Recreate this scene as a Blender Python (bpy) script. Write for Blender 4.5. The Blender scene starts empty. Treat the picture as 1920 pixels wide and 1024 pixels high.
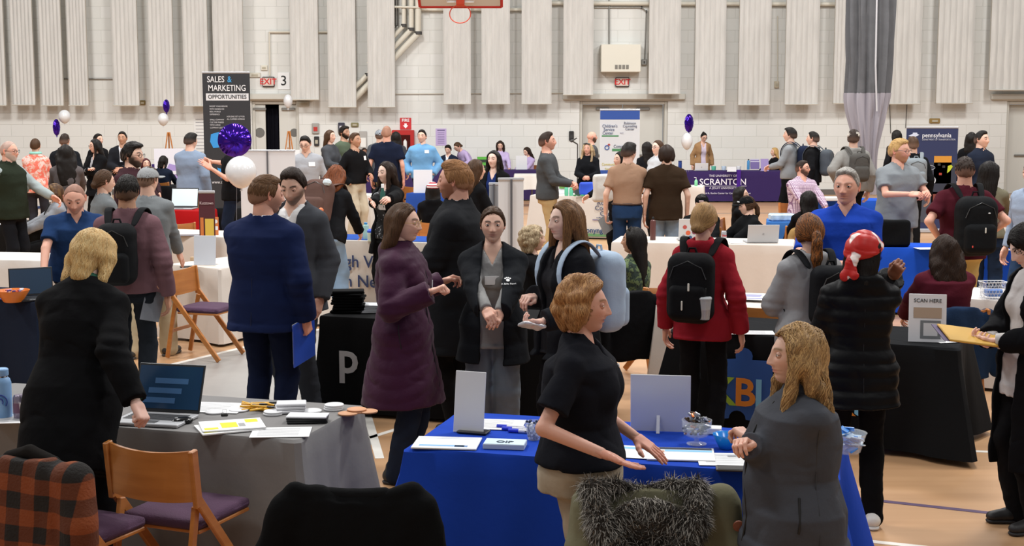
import bpy, math, random
import numpy as np
from mathutils import Vector, Matrix

S = bpy.context.scene
# ---------------------------------------------------------------- camera, world, lamps, exposure
F_PX, Y_HOR, CAM_H = 2600.0, 200.0, 2.30
PITCH = math.atan((512 - Y_HOR) / F_PX)
cd = bpy.data.cameras.new('camera')
cd.sensor_width = 36.0
cd.lens = F_PX / 1920 * 36.0
cd.clip_end = 200
cam = bpy.data.objects.new('camera', cd)
S.collection.objects.link(cam)
cam.location = (0, 0, CAM_H)
cam.rotation_euler = (math.pi / 2 - PITCH, 0, 0)
S.camera = cam
S.view_settings.view_transform = 'Standard'
S.view_settings.look = 'None'
S.view_settings.gamma = 1
S.view_settings.use_curve_mapping = False
S.view_settings.exposure = 0.22
W = bpy.data.worlds.new('hall_ambient')
S.world = W
W.use_nodes = True
W.node_tree.nodes['Background'].inputs[0].default_value = (0.98, 0.99, 1.0, 1)
W.node_tree.nodes['Background'].inputs[1].default_value = 0.22
def lamp(loc, power, size=1.6, rot=(0, 0, 0)):
    l = bpy.data.lights.new('high_bay_lamp', 'AREA')
    l.energy = power; l.shape = 'SQUARE'; l.size = size
    l.color = (1.0, 0.99, 0.975)
    o = bpy.data.objects.new('high_bay_lamp', l)
    S.collection.objects.link(o)
    o.location = loc; o.rotation_euler = rot
    return o
for yy, pw in ((3, 170), (11, 470), (19, 520), (27, 520)):
    for xx in (-12, -4, 4, 12):
        lamp((xx, yy, 9.5), pw, rot=(math.radians(18 if yy > 20 else 4), 0, 0))

S_COL = S.collection
def wpt(px, py, s):
    """world point seen at pixel (px,py) where one metre spans s pixels (s = focal/depth)"""
    d = F_PX / s
    u = (px - 960) / F_PX * d
    v = -(py - 512) / F_PX * d
    cp, sp = math.cos(PITCH), math.sin(PITCH)
    return np.array([u, d * cp + v * sp, CAM_H - d * sp + v * cp])
def wz(px, py, z):
    """world point seen at pixel (px,py) at height z"""
    s = (py - Y_HOR) / (CAM_H - z) * math.cos(PITCH)
    return wpt(px, py, s)

# ---------------------------------------------------------------- objects and materials
def tag(o, label=None, cat=None, group=None, kind=None):
    if label: o['label'] = label
    if cat: o['category'] = cat
    if group: o['group'] = group
    if kind: o['kind'] = kind
    return o
def empty(name, loc=(0, 0, 0), rz=0.0, label=None, cat=None, group=None):
    o = bpy.data.objects.new(name, None)
    o.empty_display_size = 0.1
    S_COL.objects.link(o)
    o.location = [float(c) for c in loc]; o.rotation_euler = (0, 0, rz)
    return tag(o, label, cat, group)
def link_mesh(name, me, mat=None, parent=None, loc=None, rz=None):
    o = bpy.data.objects.new(name, me)
    S_COL.objects.link(o)
    if mat is not None:
        for m in (mat if isinstance(mat, (list, tuple)) else [mat]): me.materials.append(m)
    if parent is not None: o.parent = parent
    if loc is not None: o.location = [float(c) for c in loc]
    if rz is not None: o.rotation_euler = (0, 0, rz)
    return o
def mesh_np(name, V, Fc, smooth=True, col=None, midx=None, uv=None):
    """V (n,3), Fc: (m,4) or (m,3) int array or list of faces"""
    me = bpy.data.meshes.new(name)
    if isinstance(Fc, np.ndarray):
        m, k = Fc.shape
        me.vertices.add(len(V)); me.vertices.foreach_set('co', np.asarray(V, np.float32).ravel())
        me.loops.add(m * k); me.loops.foreach_set('vertex_index', Fc.astype(np.int32).ravel())
        me.polygons.add(m); me.polygons.foreach_set('loop_start', np.arange(0, m * k, k, dtype=np.int32))
        me.update(calc_edges=True)
    else:
        me.from_pydata([tuple(map(float, v)) for v in V], [], Fc)
        m = len(me.polygons)
    if smooth: me.polygons.foreach_set('use_smooth', np.ones(m, bool))
    if midx is not None: me.polygons.foreach_set('material_index', np.asarray(midx, np.int32))
    if col is not None:
        a = me.color_attributes.new('Col', 'FLOAT_COLOR', 'POINT')
        c = np.ones((len(V), 4), np.float32); c[:, :3] = col
        a.data.foreach_set('color', c.ravel())
    me.update()
    return me

class MB:
    """collects simple solid shapes into one mesh"""
    def __init__(s): s.v = []; s.f = []; s.m = []; s.cur = 0
    def add(s, V, Fs):
        n = len(s.v)
        s.v += [tuple(map(float, p)) for p in V]
        s.f += [tuple(i + n for i in f) for f in Fs]
        s.m += [s.cur] * len(Fs)
        return s
    def box(s, c, size, rz=0.0, R=None, b=0.0):
        hx, hy, hz = size[0] / 2, size[1] / 2, size[2] / 2
        M = Matrix.Rotation(rz, 3, 'Z') if R is None else R
        c = Vector([float(q) for q in c])
        if b > 0 and b < min(hx, hy, hz):
            V = []; F = []
            # chamfered box: 24 verts
            P = {}
            for sx in (-1, 1):
                for sy in (-1, 1):
                    for sz in (-1, 1):
                        for ax in range(3):
                            q = [sx * (hx - b), sy * (hy - b), sz * (hz - b)]
                            q[ax] += (sx, sy, sz)[ax] * b
                            P[(sx, sy, sz, ax)] = len(V)
                            V.append(c + M @ Vector(q))
            for ax in range(3):
                a1, a2 = [(1, 2), (2, 0), (0, 1)][ax]
                for sg in (-1, 1):
                    cs = [(-1, -1), (1, -1), (1, 1), (-1, 1)]
                    if sg < 0: cs = cs[::-1]
                    f = []
                    for p, q in cs:
                        k = [0, 0, 0]; k[ax] = sg; k[a1] = p; k[a2] = q
                        f.append(P[(k[0], k[1], k[2], ax)])
                    F.append(f)
            for ax in range(3):
                a1, a2 = [(1, 2), (2, 0), (0, 1)][ax]
                for p in (-1, 1):
                    for q in (-1, 1):
                        ids = []
                        for e, axx in ((-1, a1), (1, a1), (1, a2), (-1, a2)):
                            k = [0, 0, 0]; k[ax] = e; k[a1] = p; k[a2] = q
                            ids.append(P[(k[0], k[1], k[2], axx)])
                        if p * q < 0: ids = ids[::-1]
                        F.append(ids)
            for sx in (-1, 1):
                for sy in (-1, 1):
                    for sz in (-1, 1):
                        t = [P[(sx, sy, sz, a)] for a in range(3)]
                        F.append(t if sx * sy * sz > 0 else t[::-1])
            return s.add(V, F)
        V = [c + M @ Vector((x * hx, y * hy, z * hz)) for x in (-1, 1) for y in (-1, 1) for z in (-1, 1)]
        F = [(0, 1, 3, 2), (4, 6, 7, 5), (0, 4, 5, 1), (2, 3, 7, 6), (0, 2, 6, 4), (1, 5, 7, 3)]
        return s.add(V, F)
    def bar(s, a, b, w, h, up=(0, 0, 1)):
        a = Vector([float(q) for q in a]); b = Vector([float(q) for q in b])
        d = b - a; L = d.length; z = d / L
        x = Vector(up).cross(z)
        if x.length < 1e-4: x = Vector((1, 0, 0)).cross(z)
        x.normalize(); y = z.cross(x)
        R = Matrix((x, y, z)).transposed()
        return s.box((a + b) / 2, (w, h, L), R=R, b=min(w, h) * .18)
    def tube(s, pts, r, n=8, cap=True, closed=False):
        pts = [Vector([float(q) for q in p]) for p in pts]
        N = len(pts)
        rs = r if isinstance(r, (list, tuple)) else [r] * N
        V = []; F = []
        prev = None
        for i, p in enumerate(pts):
            if closed: t = pts[(i + 1) % N] - pts[i - 1]
            else: t = pts[min(i + 1, N - 1)] - pts[max(i - 1, 0)]
            t.normalize()
            if prev is None:
                x = t.cross(Vector((0, 0, 1)))
                if x.length < .05: x = t.cross(Vector((1, 0, 0)))
            else: x = prev - t * prev.dot(t)
            x.normalize(); prev = x; y = t.cross(x)
            for k in range(n):
                a = 2 * math.pi * k / n
                V.append(p + (x * math.cos(a) + y * math.sin(a)) * rs[i])
        for i in range(N if closed else N - 1):
            for k in range(n):
                i2 = (i + 1) % N
                F.append((i * n + k, i2 * n + k, i2 * n + (k + 1) % n, i * n + (k + 1) % n)[::-1])
        if cap and not closed:
            F.append(tuple(range(n))); F.append(tuple(range((N - 1) * n, N * n))[::-1])
        return s.add(V, F)
    def lathe(s, prof, c=(0, 0, 0), n=20, R=None):
        c = Vector([float(q) for q in c])
        V = []; F = []
        for r, z in prof:
            for k in range(n):
                a = 2 * math.pi * k / n
                q = Vector((r * math.cos(a), r * math.sin(a), z))
                V.append(c + (R @ q if R is not None else q))
        for i in range(len(prof) - 1):
            for k in range(n):
                F.append((i * n + k, i * n + (k + 1) % n, (i + 1) * n + (k + 1) % n, (i + 1) * n + k))
        F.append(tuple(range(n))[::-1])
        m = (len(prof) - 1) * n
        F.append(tuple(range(m, m + n)))
        return s.add(V, F)
    def prism(s, poly, h, c=(0, 0, 0), R=None):
        """polygon in local xy extruded h along local z"""
        c = Vector([float(q) for q in c]); n = len(poly)
        V = []
        for z in (0, h):
            for x, y in poly:
                q = Vector((x, y, z)); V.append(c + (R @ q if R is not None else q))
        F = [tuple(range(n))[::-1], tuple(range(n, 2 * n))]
        for k in range(n): F.append((k, (k + 1) % n, n + (k + 1) % n, n + k))
        return s.add(V, F)
    def build(s, name, mat=None, parent=None, smooth=False, loc=None, rz=None):
        me = bpy.data.meshes.new(name)
        me.from_pydata(s.v, [], s.f)
        if any(s.m): me.polygons.foreach_set('material_index', s.m)
        if smooth:
            me.polygons.foreach_set('use_smooth', [True] * len(me.polygons))
            try: me.set_sharp_from_angle(angle=math.radians(38))
            except Exception: pass
        return link_mesh(name, me, mat, parent, loc, rz)

_M = {}
def srgb(h):
    if isinstance(h, str):
        h = h.lstrip('#')
        c = [int(h[i:i + 2], 16) / 255 for i in (0, 2, 4)]
    else: c = list(h)
    return tuple(x / 12.92 if x <= .04045 else ((x + .055) / 1.055) ** 2.4 for x in c)
def nd(nt, t, **kw):
    n = nt.nodes.new(t)
    for k, v in kw.items():
        if k in n.inputs.keys() if hasattr(n.inputs, 'keys') else False: n.inputs[k].default_value = v
        else: setattr(n, k, v)
    return n
def mat(key, color='#888888', rough=.6, metal=0.0, bump=None, alpha=None, trans=0.0, emit=0, sheen=0.0, var=0.0,
        attr=False, spec=.5, vscale=8.0, color2=None, mode=None, pscale=1.0, coat=0.0, sss=0.0, bscale=None, anis=(1, 1, 1)):
    if key in _M: return _M[key]
    m = bpy.data.materials.new(key); m.use_nodes = True
    nt = m.node_tree; P = nt.nodes['Principled BSDF']
    c = srgb(color) + (1,)
    P.inputs['Base Color'].default_value = c
    P.inputs['Roughness'].default_value = rough
    P.inputs['Metallic'].default_value = metal
    P.inputs['Specular IOR Level'].default_value = spec
    if sheen: P.inputs['Sheen Weight'].default_value = sheen; P.inputs['Sheen Roughness'].default_value = .5
    if coat: P.inputs['Coat Weight'].default_value = coat
    if trans: P.inputs['Transmission Weight'].default_value = trans
    if alpha is not None: P.inputs['Alpha'].default_value = alpha
    if sss:
        P.inputs['Subsurface Weight'].default_value = sss
        P.inputs['Subsurface Radius'].default_value = (.012, .005, .003)
        P.inputs['Subsurface Scale'].default_value = 1.0
    tc = nt.nodes.new('ShaderNodeTexCoord')
    mp = nt.nodes.new('ShaderNodeMapping'); mp.inputs['Scale'].default_value = anis
    nt.links.new(tc.outputs['Object'], mp.inputs['Vector'])
    src = None
    if attr:
        a = nt.nodes.new('ShaderNodeVertexColor'); a.layer_name = 'Col'; src = a.outputs['Color']
    def mix(fac, A, B):
        x = nt.nodes.new('ShaderNodeMix'); x.data_type = 'RGBA'
        if isinstance(fac, float): x.inputs[0].default_value = fac
        else: nt.links.new(fac, x.inputs[0])
        for i, q in ((6, A), (7, B)):
            if isinstance(q, tuple): x.inputs[i].default_value = q
            else: nt.links.new(q, x.inputs[i])
        return x.outputs[2]
    def ramp(inp, stops):
        r = nt.nodes.new('ShaderNodeValToRGB'); nt.links.new(inp, r.inputs[0])
        e = r.color_ramp.elements
        while len(e) < len(stops): e.new(.5)
        for q, (p, cc) in zip(e, stops):
            q.position = p; q.color = cc if len(cc) == 4 else tuple(cc) + (1,)
        return r.outputs[0]
    B4 = (0, 0, 0, 1); W4 = (1, 1, 1, 1)
    if mode in ('plaid', 'buffalo', 'check', 'bricks', 'floral', 'camo', 'wood', 'stripes', 'spots', 'quilt', 'marble'):
        c2 = srgb(color2 or '#ffffff') + (1,)
        if mode in ('plaid', 'check', 'buffalo'):
            fs = []
            for ax in ('X', 'Z') if mode != 'check' else ('X', 'Z'):
                w = nt.nodes.new('ShaderNodeTexWave'); w.bands_direction = ax
                w.inputs['Scale'].default_value = pscale; w.inputs['Distortion'].default_value = 1.2 if mode == 'buffalo' else .3
                w.inputs['Detail'].default_value = 1
                nt.links.new(mp.outputs[0], w.inputs['Vector'])
                t = .5 if mode == 'buffalo' else .78
                fs.append(ramp(w.outputs['Fac'], [(t - .05, B4), (t + .05, W4)]))
            if mode == 'buffalo':
                ad = nt.nodes.new('ShaderNodeMix'); ad.data_type = 'RGBA'; ad.inputs[0].default_value = .5
                nt.links.new(fs[0], ad.inputs[6]); nt.links.new(fs[1], ad.inputs[7])
                mid = tuple((a * .35 + b * .65) * .6 for a, b in zip(c, c2))[:3] + (1,)
                src = ramp(ad.outputs[2], [(.1, c), (.45, mid), (.9, c2)])
            else:
                ad = nt.nodes.new('ShaderNodeMath'); ad.operation = 'MAXIMUM'
                nt.links.new(fs[0], ad.inputs[0]); nt.links.new(fs[1], ad.inputs[1])
                src = mix(ad.outputs[0], c, c2)
        elif mode == 'stripes':
            w = nt.nodes.new('ShaderNodeTexWave'); w.bands_direction = 'Z'
            w.inputs['Scale'].default_value = pscale; nt.links.new(mp.outputs[0], w.inputs['Vector'])
            src = mix(ramp(w.outputs['Fac'], [(.45, B4), (.55, W4)]), c, c2)
        elif mode in ('floral', 'camo', 'spots', 'marble'):
            n = nt.nodes.new('ShaderNodeTexNoise'); n.inputs['Scale'].default_value = pscale
            n.inputs['Detail'].default_value = 3 if mode != 'spots' else 1; n.inputs['Distortion'].default_value = .6
            nt.links.new(mp.outputs[0], n.inputs['Vector'])
            if mode == 'spots': src = mix(ramp(n.outputs[0], [(.60, B4), (.63, W4)]), c, c2)
            elif mode == 'marble': src = mix(ramp(n.outputs[0], [(.3, B4), (.7, W4)]), c, c2)
            else:
                n2 = nt.nodes.new('ShaderNodeTexNoise'); n2.inputs['Scale'].default_value = pscale * 1.7
                nt.links.new(mp.outputs[0], n2.inputs['Vector'])
                a1 = mix(ramp(n.outputs[0], [(.46, B4), (.52, W4)]), c, c2)
                dk = tuple(x * .45 for x in c[:3]) + (1,) if mode == 'camo' else (.62, .30, .22, 1)
                src = mix(ramp(n2.outputs[0], [(.56, B4), (.60, W4)]), a1, dk)
        elif mode == 'wood':
            n = nt.nodes.new('ShaderNodeTexNoise'); n.inputs['Scale'].default_value = pscale
            n.inputs['Detail'].default_value = 4
            nt.links.new(mp.outputs[0], n.inputs['Vector'])
            src = mix(ramp(n.outputs[0], [(.3, B4), (.7, W4)]), c, c2)
        elif mode == 'quilt': src = None
    if var:
        n = nt.nodes.new('ShaderNodeTexNoise'); n.inputs['Scale'].default_value = vscale
        n.inputs['Detail'].default_value = 4
        nt.links.new(mp.outputs[0], n.inputs['Vector'])
        lo = tuple(x * (1 - var) for x in c[:3]) + (1,); hi = tuple(min(1, x * (1 + var)) for x in c[:3]) + (1,)
        if src is None: src = ramp(n.outputs[0], [(.3, lo), (.7, hi)])
        else:
            g = ramp(n.outputs[0], [(.3, (1 - var,) * 3), (.7, (1,) * 3)])
            x = nt.nodes.new('ShaderNodeMix'); x.data_type = 'RGBA'; x.blend_type = 'MULTIPLY'; x.inputs[0].default_value = 1
            nt.links.new(src, x.inputs[6]); nt.links.new(g, x.inputs[7]); src = x.outputs[2]
    if src is not None: nt.links.new(src, P.inputs['Base Color'])
    if bump:
        n = nt.nodes.new('ShaderNodeTexNoise'); n.inputs['Scale'].default_value = bscale or 60
        n.inputs['Detail'].default_value = 3
        nt.links.new(mp.outputs[0], n.inputs['Vector'])
        b = nt.nodes.new('ShaderNodeBump'); b.inputs['Strength'].default_value = bump; b.inputs['Distance'].default_value = .01
        nt.links.new(n.outputs[0], b.inputs['Height']); nt.links.new(b.outputs[0], P.inputs['Normal'])
    if emit:
        P.inputs['Emission Color'].default_value = c; P.inputs['Emission Strength'].default_value = emit
        if src is not None: nt.links.new(src, P.inputs['Emission Color'])
    m.diffuse_color = c
    _M[key] = m
    return m
def cloth(color, **kw):
    """woven garment fabric"""
    k = dict(rough=.95, bump=.35, bscale=22, sheen=.0, spec=.10, var=.07, vscale=5); k.update(kw)
    return mat('fabric_' + str(color).strip('#') + str(sorted(kw.items())), color, **k)
def plain(color, **kw):
    return mat('plain_' + str(color).strip('#') + str(sorted(kw.items())), color, **kw)

def text(txt, name, size, parent, loc, R=(math.pi / 2, 0, 0), color='#222222', align='CENTER', extrude=.0012, bold=0.0, sx=1.0, shear=0.0):
    cu = bpy.data.curves.new(name, 'FONT')
    cu.body = txt; cu.size = size; cu.align_x = align; cu.align_y = 'CENTER'
    cu.extrude = extrude; cu.offset = bold * .5; cu.shear = shear
    cu.resolution_u = 3
    q = bpy.data.objects.new(name, cu)
    me = bpy.data.meshes.new_from_object(q); me.name = name
    bpy.data.objects.remove(q); bpy.data.curves.remove(cu)
    for v in me.vertices: v.co.x *= sx
    me.materials.clear()
    o = link_mesh(name, me, plain(color, rough=.6), parent, loc)
    o.rotation_euler = R
    return o
# ---------------------------------------------------------------- implicit solids: smooth unions meshed with surface nets
def nz(v): v = np.asarray(v, float); return v / (np.linalg.norm(v) + 1e-12)
class Noise:
    def __init__(s, seed, freq, n=5, an=(1, 1, 1)):
        r = np.random.RandomState(seed)
        s.k = r.normal(size=(n, 3)) * freq * np.array(an); s.q = r.normal(size=(n, 3)) * freq * .6 * np.array(an)
        s.ph = r.uniform(0, 6.28, (n, 2)); s.n = n
    def __call__(s, P):
        o = 0
        for i in range(s.n):
            o = o + np.sin(P @ s.k[i] + s.ph[i, 0] + 1.6 * np.sin(P @ s.q[i] + s.ph[i, 1]))
        return o / s.n
class SDF:
    def __init__(s): s.p = []; s.noise = None
    def _a(s, f, lo, hi, k, op): s.p.append((f, np.asarray(lo, float), np.asarray(hi, float), k, op)); return s
    def cone(s, a, b, ra, rb, k=.02, op='+', flat=None):
        a = np.asarray(a, float); b = np.asarray(b, float); ab = b - a; L2 = ab @ ab + 1e-9
        def f(P):
            d = P - a
            t = np.clip(d @ ab / L2, 0, 1)
            q = d - t[:, None] * ab
            r = ra + (rb - ra) * t
            if flat is not None:
                u, fc = flat; u = nz(u); c = q @ u
                q = q + np.outer(c * (fc - 1), u)
            return np.sqrt((q * q).sum(1)) - r
        R = max(ra, rb)
        return s._a(f, np.minimum(a, b) - R, np.maximum(a, b) + R, k, op)
    def chain(s, pts, rs, k=.02, op='+', flat=None, cut=None, cutd=None):
        """one tapered limb; hard union inside, one smooth union outside; cut = plane point, cutd = direction removed"""
        pts = [np.asarray(p, float) for p in pts]
        def f(P):
            o = None
            for a, b, ra, rb in zip(pts, pts[1:], rs, rs[1:]):
                ab = b - a; d = P - a
                t = np.clip(d @ ab / (ab @ ab + 1e-9), 0, 1)
                q = d - t[:, None] * ab
                if flat is not None:
                    u = nz(flat[0]); c = q @ u; q = q + np.outer(c * (flat[1] - 1), u)
                v = np.sqrt((q * q).sum(1)) - (ra + (rb - ra) * t)
                if o is None: o = v
                else:
                    hh = np.clip(.5 + .5 * (o - v) / .008, 0, 1); o = o * (1 - hh) + v * hh - .008 * hh * (1 - hh)
            if cut is not None: o = np.maximum(o, (P - cut) @ cutd)
            return o
        A = np.array(pts); R = max(rs)
        return s._a(f, A.min(0) - R, A.max(0) + R, k, op)
    def ell(s, c, r, R=None, k=.02, op='+'):
        c = np.asarray(c, float); r = np.asarray(r, float)
        def f(P):
            q = P - c
            if R is not None: q = q @ R
            k0 = np.sqrt(((q / r) ** 2).sum(1)); k1 = np.sqrt(((q / r ** 2) ** 2).sum(1)) + 1e-9
            return k0 * (k0 - 1) / k1
        m = max(r)
        return s._a(f, c - (r if R is None else m), c + (r if R is None else m), k, op)
    def box(s, c, h, R=None, rnd=.01, k=.01, op='+'):
        c = np.asarray(c, float); h = np.asarray(h, float)
        def f(P):
            q = P - c
            if R is not None: q = q @ R
            q = np.abs(q) - (h - rnd)
            return np.sqrt((np.maximum(q, 0) ** 2).sum(1)) + np.minimum(q.max(1), 0) - rnd
        m = np.linalg.norm(h)
        return s._a(f, c - (h if R is None else m), c + (h if R is None else m), k, op)
    def torus(s, c, ax, R, r, k=.01, op='+', sq=(1, 1)):
        c = np.asarray(c, float); ax = nz(ax)
        x = nz(np.cross(ax, [0, 1, .01])); y = np.cross(ax, x)
        def f(P):
            q = P - c; h = q @ ax; a = q @ x / sq[0]; b = q @ y / sq[1]
            return np.sqrt((np.sqrt(a * a + b * b) - R) ** 2 + h * h) - r
        m = (R * max(sq) + r)
        return s._a(f, c - m, c + m, k, op)
    def loft(s, o, M, sec, k=.02, op='+', n=2.3):
        """M columns side, back, up; sec rows (z, halfwidth, halfdepth[, yoff])"""
        o = np.asarray(o, float); sec = np.array([tuple(r) + (0,) * (4 - len(r)) for r in sec], float)
        z = sec[:, 0]; z0, z1 = z[0], z[-1]
        def f(P):
            q = (P - o) @ M
            zz = np.clip(q[:, 2], z0, z1)
            w = np.interp(zz, z, sec[:, 1]); d = np.interp(zz, z, sec[:, 2]); yo = np.interp(zz, z, sec[:, 3])
            e = ((np.abs(q[:, 0]) / w) ** n + (np.abs(q[:, 1] - yo) / d) ** n) ** (1 / n)
            dist = (e - 1) * np.minimum(w, d)
            dz = np.maximum(q[:, 2] - z1, z0 - q[:, 2])
            return np.where(dz > 0, np.sqrt(np.maximum(dist, 0) ** 2 + dz ** 2), np.maximum(dist, dz))
        mw = max(sec[:, 1].max(), sec[:, 2].max() + abs(sec[:, 3]).max())
        A = o + M[:, 2] * z0; B = o + M[:, 2] * z1
        return s._a(f, np.minimum(A, B) - mw, np.maximum(A, B) + mw, k, op)
    def func(s, f, lo, hi, k=.02, op='+'): return s._a(f, lo, hi, k, op)
    def grid(s, h, pad=None):
        ad = [q for q in s.p if q[4] == '+']
        pad = pad or 3 * h
        lo = np.min([q[1] for q in ad], 0) - pad; hi = np.max([q[2] for q in ad], 0) + pad
        n = np.maximum(np.ceil((hi - lo) / h).astype(int) + 1, 4)
        F = np.full(n, .5, np.float32)
        ax = [lo[i] + h * np.arange(n[i]) for i in range(3)]
        for f, a, b, k, op in s.p:
            e = k + 2.5 * h
            i0 = np.clip(np.floor((a - e - lo) / h).astype(int), 0, n - 1); i1 = np.clip(np.ceil((b + e - lo) / h).astype(int) + 1, 1, n)
            if (i1 <= i0).any(): continue
            sl = tuple(slice(i0[i], i1[i]) for i in range(3))
            G = np.stack(np.meshgrid(*[ax[i][sl[i]] for i in range(3)], indexing='ij'), -1).reshape(-1, 3)
            d = f(G).reshape([i1[i] - i0[i] for i in range(3)]).astype(np.float32)
            A = F[sl]
            if op == '+':
                hh = np.clip(.5 + .5 * (A - d) / k, 0, 1); F[sl] = A * (1 - hh) + d * hh - k * hh * (1 - hh)
            elif op == '-':
                d = -d; hh = np.clip(.5 - .5 * (A - d) / k, 0, 1); F[sl] = A * (1 - hh) + d * hh + k * hh * (1 - hh)
            elif op == '&':
                hh = np.clip(.5 - .5 * (A - d) / k, 0, 1); F[sl] = A * (1 - hh) + d * hh + k * hh * (1 - hh)
        if s.noise is not None:
            m = np.abs(F) < .05
            idx = np.argwhere(m)
            P = lo + idx * h
            F[m] += s.noise(P).astype(np.float32)
        for i in range(3):
            sl = [slice(None)] * 3
            for e in (0, -1):
                sl[i] = e; F[tuple(sl)] = np.maximum(F[tuple(sl)], h * .5)
        return F, lo, h
    def mesh(s, h): return nets(*s.grid(h))
def nets(F, lo, h):
    Sg = F < 0
    n = np.array(F.shape) - 1
    c = [Sg[i:i + n[0], j:j + n[1], k:k + n[2]] for i in (0, 1) for j in (0, 1) for k in (0, 1)]
    cnt = sum(q.astype(np.int8) for q in c)
    act = (cnt > 0) & (cnt < 8)
    idx = np.argwhere(act)
    if len(idx) == 0: return np.zeros((0, 3)), np.zeros((0, 4), int)
    vid = np.full(n, -1, np.int64); vid[act] = np.arange(len(idx))
    off = np.array([(i, j, k) for i in (0, 1) for j in (0, 1) for k in (0, 1)])
    val = np.stack([F[idx[:, 0] + o[0], idx[:, 1] + o[1], idx[:, 2] + o[2]] for o in off], 1)
    acc = np.zeros((len(idx), 3)); ct = np.zeros(len(idx))
    for a in range(8):
        for b in range(a + 1, 8):
            if np.abs(off[a] - off[b]).sum() != 1: continue
            m = (val[:, a] < 0) != (val[:, b] < 0)
            t = val[m, a] / (val[m, a] - val[m, b])
            acc[m] += off[a] + t[:, None] * (off[b] - off[a]); ct[m] += 1
    V = lo + (idx + acc / ct[:, None]) * h
    Q = []
    for ax in range(3):
        u, v = [(1, 2), (2, 0), (0, 1)][ax]
        s0 = [slice(0, -1) if i == ax else slice(1, -1) for i in range(3)]
        s1 = [slice(1, None) if i == ax else slice(1, -1) for i in range(3)]
        A = Sg[tuple(s0)]; B = Sg[tuple(s1)]
        e = np.argwhere(A != B)
        if len(e) == 0: continue
        base = e.copy()
        for i in range(3):
            if i != ax: base[:, i] += 1
        def g(du, dv):
            q = base.copy(); q[:, u] -= du; q[:, v] -= dv
            return vid[q[:, 0], q[:, 1], q[:, 2]]
        quad = np.stack([g(1, 1), g(0, 1), g(0, 0), g(1, 0)], 1)
        inside = A[e[:, 0], e[:, 1], e[:, 2]]
        quad[~inside] = quad[~inside][:, ::-1]
        Q.append(quad)
    Q = np.concatenate(Q)
    Q = Q[(Q >= 0).all(1)]
    return V, Q
def sampler(F, lo, h):
    n = np.array(F.shape)
    def f(P):
        q = np.clip((P - lo) / h, 0, n - 1.001); i = q.astype(int); t = q - i
        r = 0
        for a in (0, 1):
            for b in (0, 1):
                for c in (0, 1):
                    w = (t[:, 0] if a else 1 - t[:, 0]) * (t[:, 1] if b else 1 - t[:, 1]) * (t[:, 2] if c else 1 - t[:, 2])
                    r = r + w * F[i[:, 0] + a, i[:, 1] + b, i[:, 2] + c]
        return r
    def g(P):
        e = h
        G = np.stack([f(P + [e, 0, 0]) - f(P - [e, 0, 0]), f(P + [0, e, 0]) - f(P - [0, e, 0]), f(P + [0, 0, e]) - f(P - [0, 0, e])], 1)
        return G / (np.linalg.norm(G, axis=1, keepdims=True) + 1e-9)
    return f, g
# ---------------------------------------------------------------- people
def rotz(a): c, s = math.cos(a), math.sin(a); return np.array([[c, -s, 0], [s, c, 0], [0, 0, 1.]])
def rotx(a): c, s = math.cos(a), math.sin(a); return np.array([[1., 0, 0], [0, c, -s], [0, s, c]])
def roty(a): c, s = math.cos(a), math.sin(a); return np.array([[c, 0, s], [0, 1., 0], [-s, 0, c]])
rad = math.radians

def smooth(a, b, x): t = np.clip((x - a) / (b - a), 0, 1); return t * t * (3 - 2 * t)
def cube_sphere(n):
    V = []; Q = []; key = {}
    for ax in range(3):
        for sg in (-1, 1):
            ids = np.zeros((n + 1, n + 1), int)
            for i in range(n + 1):
                for j in range(n + 1):
                    a = math.tan((i / n * 2 - 1) * math.pi / 4); b = math.tan((j / n * 2 - 1) * math.pi / 4)
                    p = [0, 0, 0]; p[ax] = sg; p[(ax + 1) % 3] = a; p[(ax + 2) % 3] = b
                    kk = tuple(round(x, 5) for x in p)
                    if kk not in key: key[kk] = len(V); V.append(nz(p))
                    ids[i, j] = key[kk]
            for i in range(n):
                for j in range(n):
                    q = [ids[i, j], ids[i + 1, j], ids[i + 1, j + 1], ids[i, j + 1]]
                    Q.append(q if sg > 0 else q[::-1])
    return np.array(V), np.array(Q)
_CS = {}
def csphere(n):
    if n not in _CS: _CS[n] = cube_sphere(n)
    return _CS[n]
def gz(x, m, s): return np.exp(-.5 * ((x - m) / s) ** 2)
def skull(p, jaw=1.0, wide=1.0):
    """unit directions -> base head surface"""
    q = p * np.array([.0745 * wide, .094, .108])
    x, y, z = q[:, 0].copy(), q[:, 1].copy(), q[:, 2].copy()
    low = smooth(.01, -.10, z)
    x *= 1 - (.30 / jaw) * low * smooth(.05, -.09, y) - .20 * low * smooth(-.02, .07, y)
    back = smooth(0, .09, y)
    y += .006 * back * gz(z, .02, .05) - low * back * .045
    z = np.where((y < 0) & (z < -.05), z - .010 * smooth(0, -.07, y) * smooth(-.05, -.1, z), z)
    fr = smooth(-.03, -.085, y)
    y = y + fr * .004 * (1 - gz(x, 0, .04))
    y = np.where(y < -.02, y - .010 * low * gz(x, 0, .035), y)
    return np.stack([x, y, z], 1)
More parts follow.
